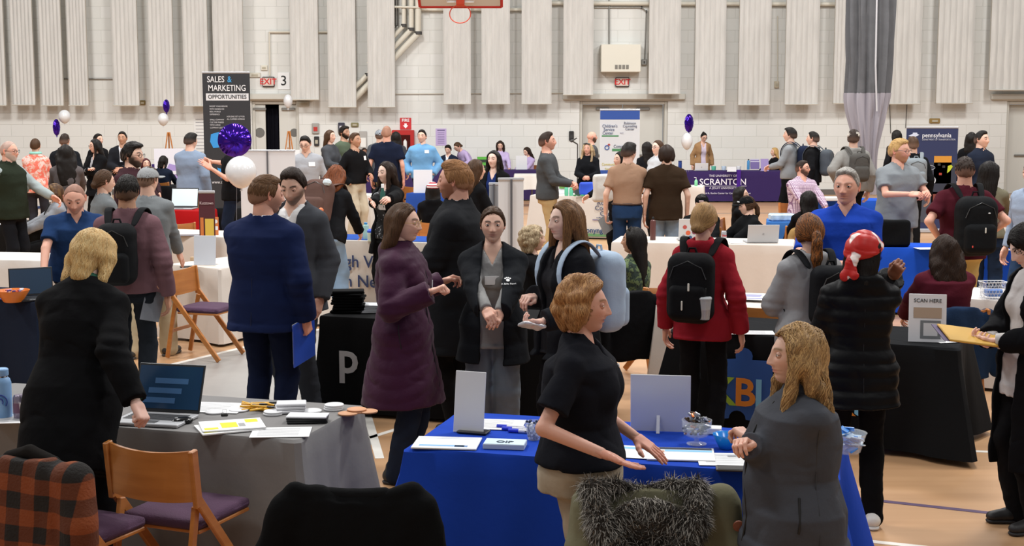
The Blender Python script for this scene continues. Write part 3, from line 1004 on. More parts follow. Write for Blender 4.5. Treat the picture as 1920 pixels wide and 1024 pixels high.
        if op:
            zz = np.array([a for a, _ in op]) - .95; ww = np.array([b_ for _, b_ in op])
            def ocut(P):
                w = (P - Pv) @ T
                return np.maximum(np.abs(w[:, 0] - g.get('ox', 0)) - np.interp(w[:, 2], zz, ww), w[:, 1] + .01)
            c_ = Pv + T @ np.array([0, -.1, -.1]); q.func(ocut, c_ - .7, c_ + .7, k=.010, op='-')
        if g.get('hood'):
            hb = Pv + T @ np.array([0, .075, .475])
            q.ell(hb, np.array([.115, .055, .070]) * g['hood'], R=T @ rotx(rad(-18)), k=.03)
            q.ell(hb + T @ np.array([0, .0, .055]), np.array([.062, .045, .05]), k=.02, op='-')
            q.torus(Pv + T @ np.array([0, .02, .470]), nz(T[:, 2] - T[:, 1] * .35), .080, .022 * g['hood'], k=.025)
        wa = g.get('wr', .006)
        n1 = Noise(rs.randint(1e6), 10, 4, (.9, .9, 1.5)); n2 = Noise(rs.randint(1e6), 25, 5, (.8, .8, 1.3))
        E = [elb[0], elb[1]]
        pf = g.get('puff')
        def ns(P):
            a1 = n1(P); a2 = n2(P)
            v = wa * a1 + wa * .5 * a2 + wa * .8 * (1 - np.minimum(1, np.abs(a1) * 5)) ** 2 * smooth(-.3, .3, a2)
            for m in E:
                d2 = ((P - m) ** 2).sum(1)
                v = v + wa * .9 * np.exp(-d2 / .009) * np.sin(((P - m) @ T[:, 2]) * 105)
            if pf:
                zc = (P - Pv) @ T[:, 2] + g.get('pv', 0) * np.abs((P - Pv) @ T[:, 0])
                v = v - pf * np.abs(np.cos(zc * math.pi / g.get('ps', .085)))
            return v
        q.noise = ns
        Fg = q.grid(vox); V, Q = nets(*Fg); surf.setdefault('a', []).append(sampler(*Fg))
        emit(name, V, Q, g['mat'], root, k=k)
    if top: garment(top, 0.0, top.get('name', 'shirt'))
    if over: garment(over, over.get('add', .014), over.get('name', 'jacket'))
    if pants:
        q = SDF(); e = pants.get('ease', .012)
        wl = pants.get('leg', 0.0)
        ps = [(-.14, sec[0][1] + e - .01, sec[0][2] + e), (-.05, sec[1][1] + e, sec[1][2] + e), (.03, np.interp(.03, [0, .14], [sec[1][1], sec[2][1]]) + e * .6, np.interp(.03, [0, .14], [sec[1][2], sec[2][2]]) + e * .5)]
        q.loft(Pv, T if not sit else np.eye(3), ps, k=.03)
        if lean > 15: q.ell(Pv + np.array([0, .03, -.02]), [.165 * wf, .125 * df, .12], k=.05)
        for i in (0, 1):
            end = ank[i] + np.array([0, 0, -.03])
            end = knees[i] + (end - knees[i]) * pants.get('len', 1.0)
            q.chain([hips[i], knees[i], end], [.074 * wf + e * .5 + wl * .3, .060 + e * .6 + wl * .7 + fat * .02, .046 + e * .7 + wl], k=.035)
        n1 = Noise(rs.randint(1e6), 14, 5, (1, 1, 1.8)); n2 = Noise(rs.randint(1e6), 30, 4, (1, 1, 2))
        q.noise = lambda P: .006 * n1(P) + .003 * n2(P) + .004 * (1 - np.minimum(1, np.abs(n1(P)) * 5)) ** 2
        V, Q = q.mesh(max(vox, .010))
        emit('trousers', V, Q, pants['mat'], root, k=k)
    if shoes is not False:
        shc = shoes or ('low', '#1d1b1b', '#262424')
        for i in (0, 1):
            m1, m2 = shoe_mesh(*shc)
            o = link_mesh('shoe', m1, None, root, np.array([ank[i][0], ank[i][1] - .01, 0]) * k, rad(-8 if i == 0 else 8)); o.scale = (k, k, k)
            o2 = link_mesh('sole', m2, None, o)
    # --- hair
    if st != 'none':
        hv = max(.0042 if s > 380 else .0055 if near else 0, min(.012, 1.5 / s))
        hq = hair_sdf(ho, st, hl, hv, rs)
        Fg, lo, hh = hq.grid(hv)
        V, Q = nets(Fg, lo, hh)
        hi = srgb(ho['hi']) if 'hi' in ho else None
        cc = np.tile(hcol, (len(V), 1)) * (1 + .18 * Noise(rs.randint(1e6), 90, 4, (1, 1, .2))(V))[:, None]
        if hi is not None:
            w = np.clip(Noise(rs.randint(1e6), 60, 4, (1, 1, .15))(V) * 1.0 + .1, 0, .6)[:, None]
            cc = cc * (1 - w) + np.array(hi) * w
        cc = np.clip(cc, .002, 1)
        if st in ('short', 'quiff', 'buzz', 'thick'):
            w = (smooth(.050, -.02, V[:, 2]) * (.26 if st != 'thick' else .14))[:, None]; cc = cc * (1 - w) + sc * .7 * w
        mi = None
        if len(V) and (near or s > 150) and st != 'bald':
            N = int(ho.get('nl', 900 if near else 300) * (1.9 if near else 1))
            Ls = ho.get('ll', {'short': .035, 'quiff': .05, 'buzz': .012, 'thick': .06, 'curly': .05}.get(st, min(.30, .10 + hl * .6)))
            if st == 'buzz': N = 0
            if N:
                L = locks(Fg, lo, hh, st, hcol, N, Ls, rs, (.0021 if s > 380 else .0026 if near else .0042), ho.get('wave', 0) * .9 + .12, hi, ho.get('part', (0, 0)))
                if L is not None:
                    if st in ('short', 'quiff'): keep_ = np.repeat(L[0].reshape(N, -1, 3)[:, 0, 2] > .025, L[1].shape[0] // N); L = (L[0], L[1][keep_], L[2])
                    n0 = len(V); V = np.concatenate([V, L[0]]); Q = np.concatenate([Q, L[1] + n0]); cc = np.concatenate([cc, L[2]])
        V = (V * hs) @ Hd.T + HC
        hm = mat('hair', '#ffffff', rough=.5, attr=True, spec=.18, bump=.25, bscale=160, anis=(1, 1, .12))
        emit('hair', V, Q, hm, root, cc, None, k)
    if glasses:
        gm = plain(glasses if isinstance(glasses, str) else '#2a2622', rough=.3)
        mb = MB()
        gl = []
        for sg in (-1, 1):
            pts = [HC + Hd @ (np.array([sg * .033 + .023 * math.cos(a), -.0985 + .006 * abs(math.cos(a)) * (1 if sg * math.cos(a) > 0 else 0), .010 + .018 * math.sin(a)]) * hs) for a in np.linspace(0, 2 * math.pi, 17)[:-1]]
            mb.tube([p * k for p in pts], .0014 if near else .0024, 5, closed=True)
            mb.tube([(HC + Hd @ (np.array(q) * hs)) * k for q in ((sg * .056, -.094, .014), (sg * .076, -.05, .014), (sg * .080, .005, .012))], .0014 if near else .0022, 5)
        mb.tube([(HC + Hd @ (np.array(q) * hs)) * k for q in ((-.010, -.100, .014), (0, -.103, .016), (.010, -.100, .014))], .0014, 5)
        mb.build('glasses', gm, root, True)
    info = dict(root=root, k=k, T=T, Pv=Pv, Hd=Hd, HC=HC, R=R, loc=loc, wr=wr, elb=elb, sh=sh, sec=sec, tp=lambda x, y, z: (Pv + T @ np.array([x, y, z - .95])) * k,
                hp=lambda x, y, z: (HC + Hd @ (np.array([x, y, z]) * hs)) * k, ank=ank, vox=vox, rs=rs, wf=wf, df=df, knees=knees, s=s, surf=surf)
    info['world'] = lambda p: R @ np.asarray(p) + loc
    PEOPLE.append((label, round(float(k * 1.75), 2), [round(float(q), 2) for q in loc[:2]], round(float(dz), 2)))
    return info
PEOPLE = []
# ---------------------------------------------------------------- the hall
YW = 36.5
def onY(px, py, Y):
    cp, sp = math.cos(PITCH), math.sin(PITCH)
    u = (px - 960) / F_PX; v = -(py - 512) / F_PX
    d = np.array([u, cp + v * sp, -sp + v * cp])
    return np.array([0, 0, CAM_H]) + d * (Y / d[1])
def struct(o, kind='structure'): o['kind'] = kind; return o
WALL = mat('painted_block', '#d9d5c8', rough=.75, var=.04, vscale=2)
def block_material():
    m = WALL; nt = m.node_tree; P = nt.nodes['Principled BSDF']
    tc = nt.nodes.new('ShaderNodeTexCoord'); mp = nt.nodes.new('ShaderNodeMapping')
    mp.inputs['Rotation'].default_value = (math.pi / 2, 0, 0)
    nt.links.new(tc.outputs['Object'], mp.inputs['Vector'])
    b = nt.nodes.new('ShaderNodeTexBrick'); b.inputs['Scale'].default_value = 1.0
    b.inputs['Brick Width'].default_value = .61; b.inputs['Row Height'].default_value = .305; b.inputs['Mortar Size'].default_value = .008
    b.inputs['Mortar Smooth'].default_value = .6
    b.inputs['Color1'].default_value = srgb('#d6d6d2') + (1,); b.inputs['Color2'].default_value = srgb('#d2d2cd') + (1,); b.inputs['Mortar'].default_value = srgb('#c6c6c1') + (1,)
    nt.links.new(mp.outputs[0], b.inputs['Vector'])
    nt.links.new(b.outputs['Color'], P.inputs['Base Color'])
    bp_ = nt.nodes.new('ShaderNodeBump'); bp_.inputs['Strength'].default_value = .35; bp_.inputs['Distance'].default_value = .02; bp_.invert = True
    nt.links.new(b.outputs['Fac'], bp_.inputs['Height']); nt.links.new(bp_.outputs[0], P.inputs['Normal'])
block_material()
def XW(px, Y=YW): return onY(px, 300, Y)[0]
def ZW(py, Y=YW): return onY(960, py, Y)[2]
# back wall built around three doorways
dz_ = ZW(190)
ops = [(XW(474), XW(562)), (XW(1086), XW(1251)), (XW(1884), XW(2060))]
w = MB(); xs = [-17] + [v for o_ in ops for v in o_] + [17]
for i in range(0, len(xs), 2): w.box(((xs[i] + xs[i + 1]) / 2, YW + .25, 4.5), (xs[i + 1] - xs[i], .5, 9))
for a_, b_ in ops: w.box(((a_ + b_) / 2, YW + .25, (9 + dz_) / 2), (b_ - a_, .5, 9 - dz_))
struct(w.build('wall_back', WALL))
w = MB()
for a_, b_ in ((xs[0], xs[1]), (xs[2], xs[3]), (xs[4], xs[5])): w.box(((a_ + b_) / 2, YW - .012, .07), (b_ - a_, .024, .14))
struct(w.build('baseboard_back', plain('#5f5b57')))
# floor
FLOOR = mat('maple_floor', '#bb9069', rough=.34, mode='wood', color2='#c89e76', pscale=1.2, anis=(.25, 6, 1), coat=.15)
def slab(name, x0, x1, y0, y1, m):
    w = MB(); w.box(((x0 + x1) / 2, (y0 + y1) / 2, -.05), (x1 - x0, y1 - y0, .1)); return struct(w.build(name, m))
slab('floor', -17, 17, -2, YW + 3.2, FLOOR)
def zone(name, pts, m, z=.0015, h=.0015):
    P = [wz(px, py, 0) for px, py in pts]
    w = MB(); w.prism([(p[0], p[1]) for p in P][::-1] if sum((P[i][0] * P[(i + 1) % len(P)][1] - P[(i + 1) % len(P)][0] * P[i][1]) for i in range(len(P))) < 0 else [(p[0], p[1]) for p in P], h, (0, 0, z - h))
    return struct(w.build(name, m))
zone('trim_1', [(-200, 808), (268, 697), (445, 655), (640, 608), (705, 832), (400, 900), (-200, 980)], mat('grey_paint', '#989693', rough=.3, coat=.1, var=.04), .0008, .0008)
def line(n, a, b, wd, c):
    A = wz(*a, 0); B = wz(*b, 0)
    m = MB(); d = B - A; L = np.linalg.norm(d)
    m.box((A + B) / 2 + [0, 0, .0012], (L, wd, .0012), rz=math.atan2(d[1], d[0])); struct(m.build('trim_%d' % n, plain(c, rough=.4)))
line(2, (-200, 808), (640, 608), .06, '#e8e4dc')
line(3, (640, 606), (712, 860), .06, '#e8e4dc')
line(4, (1640, 799), (1990, 803), .05, '#eae4da')
line(5, (1740, 843), (1990, 853), .05, '#eae4da')
line(6, (1400, 912), (1990, 977), .05, '#4d3358')
line(7, (1560, 1008), (2050, 1060), .05, '#eae4da')
line(8, (1700, 712), (2000, 730), .16, '#584866')
line(9, (690, 822), (760, 800), .05, '#e6e0d6')
line(10, (900, 402), (1900, 398), .12, '#6a6560')
# doors: left pair (one leaf swung open on a dark passage), centre pair, right
DOORM = plain('#c6c5be', rough=.45); FR = plain('#bfbdb4', rough=.5); STEEL = plain('#8f8d88', rough=.35, metal=.7)
def frame_(a_, b_, n):
    w = MB()
    for x in (a_ + .04, b_ - .04): w.box((x, YW + .2, dz_ / 2), (.08, .3, dz_), b=.01)
    w.box(((a_ + b_) / 2, YW + .2, dz_ - .04), (b_ - a_ - .16, .3, .08), b=.01)
    w.box(((a_ + b_) / 2, YW - .06, dz_ + .12), (b_ - a_ + .9, .14, .16), b=.02)
    struct(w.build('trim_%d' % n, FR))
for i_, (a_, b_) in enumerate(ops): frame_(a_, b_, 11 + i_)
def leaf(n, x0, x1, Y, swing=0.0, hinge=None):
    d = empty('door_%d' % n, (x0 if hinge != 'R' else x1, Y, 0), swing); d['kind'] = 'structure'
    L = (x1 - x0) * (1 if hinge != 'R' else -1)
    MB().box((L / 2, 0, (dz_ - .1) / 2 + .01), (abs(L) - .02, .05, dz_ - .1), b=.006).build('door_leaf', DOORM, d)
    MB().box((L * .5, -.06, 1.02), (abs(L) * .8, .04, .05), b=.01).build('push_bar', STEEL, d)
    MB().box((L * .5, -.06, dz_ - .2), (.35, .05, .07), b=.01).build('door_closer', STEEL, d)
    return d
a_, b_ = ops[0]
d1 = leaf(1, XW(477), XW(499), YW + .12)
w = MB(); w.lathe([(.0, -.03), (.13, -.03), (.13, .03), (0, .03)], (.14, 0, 1.62), 20, Matrix.Rotation(math.pi / 2, 3, 'X')); w.build('round_window', plain('#6d6c68', rough=.2), d1)
d5 = leaf(5, XW(523), XW(560), YW + .12); w = MB(); w.lathe([(.0, -.03), (.11, -.03), (.11, .03), (0, .03)], (.40, 0, 1.62), 20, Matrix.Rotation(math.pi / 2, 3, 'X')); w.build('round_window', plain('#6d6c68', rough=.2), d5)
a_, b_ = ops[1]; m_ = (a_ + b_) / 2
leaf(2, a_ + .09, m_, YW + .36); leaf(3, m_, b_ - .09, YW + .36)
leaf(4, ops[2][0] + .1, ops[2][1] - .1, YW + .3)
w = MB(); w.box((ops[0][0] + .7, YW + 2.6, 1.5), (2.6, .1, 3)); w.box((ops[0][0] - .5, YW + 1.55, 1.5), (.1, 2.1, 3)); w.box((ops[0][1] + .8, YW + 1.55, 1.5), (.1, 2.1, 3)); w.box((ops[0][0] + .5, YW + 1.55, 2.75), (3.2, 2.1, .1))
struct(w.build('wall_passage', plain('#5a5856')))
t = empty('doorway_dark_sheet', (XW(512), YW + .45, 0), 0, 'added dark navy sheet standing in for the darkness of the open left doorway', 'curtain')  # added pleated sheet; its dark colour stands for the unlit gap between the leaves
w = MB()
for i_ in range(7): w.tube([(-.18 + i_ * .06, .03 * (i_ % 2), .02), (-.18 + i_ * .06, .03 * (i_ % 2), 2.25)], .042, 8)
w.build('dark_sheet_folds', cloth('#14141c'), t, True)
# acoustic panels
PANM = mat('panel_fibre', '#c4c2bd', rough=.95, var=.10, vscale=9, anis=(1, 1, .12), bump=.3, bscale=30)
PANELS = [(-32, 12, 197), (24, 66, 196), (78, 119, 197), (130, 166, 197), (213, 261, 197), (281, 327, 198), (346, 392, 198), (402, 458, 198), (546, 598, 186), (616, 668, 200), (690, 741, 200),
          (832, 883, 194), (903, 956, 194), (978, 1034, 194), (1056, 1112, 177), (1216, 1275, 175), (1302, 1359, 196), (1384, 1443, 196), (1471, 1533, 195), (1562, 1602, 193), (1655, 1724, 194), (1755, 1822, 193), (1854, 1935, 168)]
PL = ['at the far left edge of the hall', 'second from the left edge', 'third from the left, beside the tall gap', 'left of the widest bare strip on the left', 'above the dark suited man', 'above the purple and white balloon pair on the left',
      'just left of the tall black banner', 'directly behind the top of the black banner', 'right of the number three sign', 'second right of the number three sign', 'left of the bent pipes and nearest them', 'directly under the basketball hoop',
      'just right of the basketball hoop', 'above the man in the grey zip pullover', 'left of the wall heater', 'right of the wall heater and shorter', 'above the woman in the tan cardigan', 'second right of the heater conduit, with plain ribs',
      'left of the one tucked behind the grey curtain', 'half hidden behind the grey divider curtain', 'just right of the grey divider curtain', 'above the small brass plate on the right', 'at the far right above the door']
def panel(x0, x1, y1, label, i):
    Y = YW - .42
    a = onY(x0, y1, Y); b = onY(x1, y1, Y); W_ = b[0] - a[0]; z0 = a[2]; z1 = 5.6
    n = 6; m = n * 8
    V = []; rows = np.linspace(z0, z1, 3)
    rs = np.random.RandomState(i)
    for z in rows:
        for j in range(m + 1):
            t_ = j / m; ph = (t_ * n) % 1
            y = -.026 * (0.5 - .5 * math.cos(2 * math.pi * ph)) ** .6
            V.append((t_ * W_ - W_ / 2, y, z))
    F = [(r * (m + 1) + j, r * (m + 1) + j + 1, (r + 1) * (m + 1) + j + 1, (r + 1) * (m + 1) + j) for r in range(2) for j in range(m)]
    t = empty('acoustic_panel', ((a[0] + b[0]) / 2, Y, 0), 0, 'tall ribbed off-white acoustic panel ' + label, 'acoustic panel', 'ribbed acoustic panels hung along the back wall')
    w = MB(); w.add(V, F); w.build('ribbed_face', PANM, t, True)
    w = MB(); w.box((0, .045, (z0 + z1) / 2), (W_, .085, z1 - z0), b=.004); w.box((0, -.012, z0 - .012), (W_ + .02, .10, .03), b=.008)
    w.build('backing_frame', plain('#bdb8ad', rough=.9), t)
    for x in (-W_ * .3, W_ * .3): MB().tube([(x, .08, z0 + .5), (x, .42, z0 + .5)], .012, 6).build('wall_bracket', STEEL, t)
for i_, (p_, l_) in enumerate(zip(PANELS, PL)): panel(*p_, l_, i_)
# pipes and conduits
PIPE = plain('#cbc6b8', rough=.45); DK = plain('#3c3a38', rough=.6)
def pipe(pts, r, m, label, cat='pipe', bands=True):
    t = empty('wall_pipe', (0, 0, 0), 0, label, cat)
    P = [onY(px, py, YW - off) for px, py, off in pts]
    c = P[0].copy(); c = np.array([c[0], YW, 0]); t.location = c
    MB().tube([p - c for p in P], r, 12).build('pipe_run', m, t, True)
    for q in P[1:-1]: MB().lathe([(r * 1.18, -.04), (r * 1.18, .04)], q - c, 12).build('elbow_collar', DK, t, True)
pipe([(784, -60, .22), (784, 62, .22), (700, 150, .22), (660, 190, .22)], .085, PIPE, 'thickest bent pale pipe, outermost beside the fourth ribbed panel gap')
pipe([(771, -60, .22), (771, 55, .22), (690, 140, .22), (650, 178, .22)], .07, PIPE, 'middle bent pale pipe between the thick and thin ones')
pipe([(757, -60, .22), (757, 48, .22), (690, 120, .22)], .06, PIPE, 'innermost wide bent pale pipe next to the dark thin ones')
for x_, l_ in ((737, 'leftmost thin dark pipe beside the panel'), (741, 'second thin dark pipe from the panel'), (745.5, 'thin dark pipe nearest the wide pale pipes')):
    pipe([(x_, -60, .15), (x_, 46, .15), (x_ - 26, 76, .15)], .014, DK, l_)
pipe([(790, 18, .1), (1005, 18, .1)], .045, PIPE, 'pale horizontal pipe running behind the basketball hoop', 'pipe', False)
pipe([(700, 12, .3), (800, 14, .3)], .03, PIPE, 'short pale pipe crossing the bent pipes near the top')
pipe([(1020, 6, .1), (1600, 8, .1)], .055, PIPE, 'long pale horizontal pipe high on the right half of the wall')
pipe([(1115, 14, .05), (1203, 14, .05), (1212, 22, .05), (1209, 112, .05)], .016, STEEL, 'thin conduit bending down to the switch beside the heater', 'conduit')
pipe([(1142, -20, .06), (1142, 84, .06)], .02, STEEL, 'straight conduit dropping into the wall heater top', 'conduit')
pipe([(505, 60, .05), (506, 142, .05)], .022, PIPE, 'vertical white conduit above the left exit sign', 'conduit')
pipe([(505, 60, .05), (625, 60, .05)], .03, PIPE, 'short horizontal pipe left of the bent pipes group', 'pipe')
pipe([(120, 148, .04), (213, 148, .04)], .016, STEEL, 'thin dark conduit crossing the wide bare strip on the left', 'conduit')
pipe([(740, 176, .04), (1105, 174, .04)], .012, PIPE, 'thin conduit along the wall under the hoop', 'conduit')
pipe([(1458, 30, .04), (1458, 155, .04)], .014, PIPE, 'thin vertical conduit between two right hand panels', 'conduit')
pipe([(1668, 190, .02), (1670, 250, .02)], .008, DK, 'loose dark cable hanging left of the dark blue transportation banner', 'cable')
pipe([(1701, 190, .02), (1698, 240, .02)], .008, DK, 'loose dark cable hanging just above the dark blue transportation banner', 'cable')
def wallbox(name, x0, y0, x1, y1, dep, m, label, cat, Y=None):
    Y = (Y or YW); a = onY(x0, y1, Y - dep); b = onY(x1, y0, Y - dep)
    t = empty(name, ((a[0] + b[0]) / 2, Y, a[2]), 0, label, cat)
    W_, H_ = b[0] - a[0], b[2] - a[2]
    MB().box((0, -dep / 2, H_ / 2), (W_, dep, H_), b=min(.012, dep * .3)).build('case' if dep > .04 else 'plate', m, t)
    return t, W_, H_, dep
t, W_, H_, dp = wallbox('wall_heater', 1127, 83, 1202, 135, .42, plain('#d4d0c2', rough=.5), 'large boxy cream wall heater above the centre doors', 'heater')
for i_ in range(4): MB().box((-.12 + i_ * .095, -dp - .002, H_ * .18), (.07, .012, .11)).build('vent_grille', plain('#77746c'), t)
t, W_, H_, dp = wallbox('conduit_switch', 1203, 111, 1213, 122, .08, STEEL, 'small metal switch box right of the wall heater', 'switch')
MB().box((0, -.09, H_ * .5), (.03, .03, .06), b=.005).build('lever', DK, t)
for x0, y0, x1, y1, l_ in ((492, 144, 514, 163, 'lit exit sign over the left doorway beside the number three'), (1154, 145, 1180, 163, 'lit exit sign under the wall heater above the centre doors')):
    t, W_, H_, dp = wallbox('exit_sign', x0, y0, x1, y1, .07, plain('#3a3030', rough=.5), l_, 'sign')
    MB().box((0, -dp - .004, H_ / 2), (W_ * .88, .008, H_ * .8)).build('sign_face', plain('#c9b9ae', rough=.5), t)
    text('EXIT', 'lettering', H_ * .82, t, (0, -dp - .010, H_ / 2), color='#c01818', bold=.008)
t, W_, H_, dp = wallbox('number_sign', 521, 136, 543, 168, .02, plain('#e6e6e6', rough=.4), 'white square sign with a black number three by the left doorway', 'sign')
text('3', 'numeral', .36, t, (0, -dp - .004, H_ / 2), color='#151515', bold=.004)
for x0, y0, x1, y1, c_, l_, n_, ct_ in ((1743, 222, 1763, 231, '#8a6f3a', 'small brass plate on the wall above the dark blue transportation banner', 'brass_plate', 'plaque'), (658, 230, 672, 238, '#7b734d', 'small olive plate on the wall above the bearded man', 'wall_plate', 'plaque'),
        (585, 231, 598, 251, '#9b9892', 'grey alarm panel with a red pull on the wall', 'alarm_panel', 'alarm'), (589, 256, 598, 274, '#242322', 'black dispenser box on the wall left of the long haired woman', 'dispenser', 'dispenser'),
        (634, 230, 646, 247, '#2b2b3c', 'small dark framed notice on the wall left of the bearded man', 'framed_notice', 'notice'), (262, 188, 272, 197, '#77653a', 'small brass box between two panels on the left', 'junction_box', 'box'),
        (1067, 246, 1076, 264, '#141414', 'small black loudspeaker on the wall left of the centre doors', 'wall_speaker', 'speaker'), (489, 122, 501, 132, '#d2cec0', 'small cream detector box above the left exit sign', 'detector', 'box'),
        (467, 136, 488, 145, '#c9c5b8', 'emergency light left of the left exit sign', 'emergency_light', 'light'), (1452, 152, 1461, 165, '#bfb5a0', 'small switch box between two panels on the right', 'switch_box', 'box'),
        (556, 190, 580, 199, '#a9a69b', 'metal door closer fixed right of the left doorway', 'door_closer_box', 'door hardware')):
    t, W_, H_, dp = wallbox(n_, x0, y0, x1, y1, .05, plain(c_, rough=.5), l_, ct_)
    MB().box((0, -.055, H_ * .45), (W_ * .55, .012, H_ * .4)).build('front_detail', plain({'alarm_panel': '#b02a22', 'wall_speaker': '#2c2c2c', 'framed_notice': '#c8c8d0'}.get(n_, '#aaa390')), t)
t, W_, H_, dp = wallbox('fire_sign', 750, 221, 771, 243, .015, plain('#c2252a', rough=.5), 'red FIRE sign with white arrow above the extinguisher cabinet', 'sign')
text('FIRE', 'lettering', .11, t, (0, -.02, H_ * .78), color='#f2f2f2', bold=.004)
MB().prism([(-.03, .05), (.03, .05), (.03, 0), (.07, 0), (0, -.08), (-.07, 0), (-.03, 0)], .006, (0, -.016, H_ * .36), Matrix.Rotation(math.pi / 2, 3, 'X')).build('arrow', plain('#f2f2f2'), t)
t, W_, H_, dp = wallbox('extinguisher_cabinet', 735, 244, 776, 298, .22, plain('#b01f1c', rough=.4), 'red fire extinguisher cabinet on the wall under the fire sign', 'cabinet')
MB().box((.06, -dp - .003, H_ * .52), (W_ * .46, .01, H_ * .62)).build('window_pane', plain('#431412', rough=.1), t)
w = MB(); w.lathe([(.0, -.14), (.05, -.14), (.05, .08), (.02, .12), (.0, .14)], (.06, -dp - .03, H_ * .5), 12); w.build('extinguisher', plain('#d5d0cb', rough=.3), t, True)
t, W_, H_, dp = wallbox('purple_poster', 817, 241, 837, 273, .006, plain('#b7a3cb', rough=.7), 'lilac poster taped to the wall right of the blue pullover man', 'poster')
w = MB()
for i_ in range(7): w.box((0, -.008, H_ * (.15 + i_ * .1)), (W_ * .62, .003, .008))
w.box((0, -.008, H_ * .9), (W_ * .7, .003, .02)); w.build('print_lines', plain('#4a3a6b'), t)
t, W_, H_, dp = wallbox('framed_board', 674, 246, 688, 281, .03, plain('#a7a49f', rough=.5), 'grey framed board with papers on the wall behind the black jacket man', 'board')
MB().box((0, -.035, H_ * .4), (W_ * .7, .006, H_ * .5)).build('paper', plain('#e4e2dc'), t)
t, W_, H_, dp = wallbox('wall_notice', 365, 212, 388, 300, .008, plain('#d8d8d6', rough=.7), 'tall white notice sheet on the wall left of the black banner', 'poster')
w = MB()
for i_ in range(12): w.box((-.02, -.01, H_ * (.1 + i_ * .07)), (W_ * .6, .003, .012))
w.build('print_lines', plain('#77777c'), t)
# basketball hoop folded up
o_ = onY(864, 12, 31.0)
t = empty('basketball_hoop', o_, 0, 'red rimmed basketball backboard folded up high over the hall', 'basketball hoop')
R_ = Matrix.Rotation(rad(-62), 3, 'X')
t.rotation_euler = (rad(62), 0, 0)
w = MB(); w.box((0, .0, .53), (1.78, .02, 1.06)); w.build('glass_board', plain('#c9cfd2', rough=.1), t)
w = MB()
for a, b in (((-.9, 0, 0), (.9, 0, 0)), ((-.9, 0, 1.07), (.9, 0, 1.07)), ((-.9, 0, 0), (-.9, 0, 1.07)), ((.9, 0, 0), (.9, 0, 1.07))): w.bar(a, b, .07, .06)
w.build('padding_edge', plain('#b5241f', rough=.5), t)
w = MB()
for a, b in (((-.3, -.015, .22), (.3, -.015, .22)), ((-.3, -.015, .66), (.3, -.015, .66)), ((-.3, -.015, .22), (-.3, -.015, .66)), ((.3, -.015, .22), (.3, -.015, .66))): w.bar(a, b, .05, .008)
w.build('target_square', plain('#e8e8e8'), t)
w = MB(); w.tube([(.229 * math.cos(a), -.36 + .229 * math.sin(a), .27) for a in np.linspace(0, 2 * math.pi, 25)[:-1]], .012, 6, closed=True)
w.build('rim', plain('#c2452e', rough=.4), t, True)
MB().box((0, -.07, .26), (.18, .14, .16), b=.01).build('rim_mount', plain('#c2452e', rough=.4), t)
for x in (-.5, .5): MB().tube([(x, .03, .3), (x * .7, 1.2, 1.2)], .035, 8).build('support_arm', DK, t)
MB().tube([(0, .03, .8), (0, .4, 2.6)], .04, 8).build('support_arm', DK, t)
# divider curtain
t = empty('divider_curtain', (XW(1623, 31.2), 31.2, 0), 0, 'grey divider curtain gathered into a hanging bundle on the right', 'curtain')
def bundle(z0, z1, f, name, m):
    V = []; F = []; n = 96; rows = 24
    for r in range(rows + 1):
        z = z0 + (z1 - z0) * r / rows
        wd = f(z)
        for j in range(n):
            a = 2 * math.pi * j / n
            k_ = 1 + .16 * math.sin(11 * a + .8 * math.sin(z * 1.3)) + .07 * math.sin(23 * a + z)
            V.append((wd * k_ * math.cos(a), .30 * k_ * math.sin(a), z))
    for r in range(rows):
        for j in range(n): F.append((r * n + j, r * n + (j + 1) % n, (r + 1) * n + (j + 1) % n, (r + 1) * n + j))
    F.append(tuple(range(n))[::-1]); F.append(tuple(range(rows * n, rows * n + n)))
    MB().add(V, F).build(name, m, t, True)
zs = ZW(175, 31.2)
bundle(zs, 5.7, lambda z: .44 + .02 * (z - zs), 'mesh_section', cloth('#5c5d60', rough=.8))
bundle(.35, zs + .01, lambda z: .20 + .25 * smooth(1.1, 2.6, z) + .10 * smooth(1.0, .3, z), 'vinyl_section', plain('#908c94', rough=.5, bump=.2, bscale=6))
MB().tube([(.12, -.37, 2.2), (.05, -.42, 3.2), (.02, -.42, 5.6)], .02, 6).build('lift_rope', plain('#b9b9bd'), t)

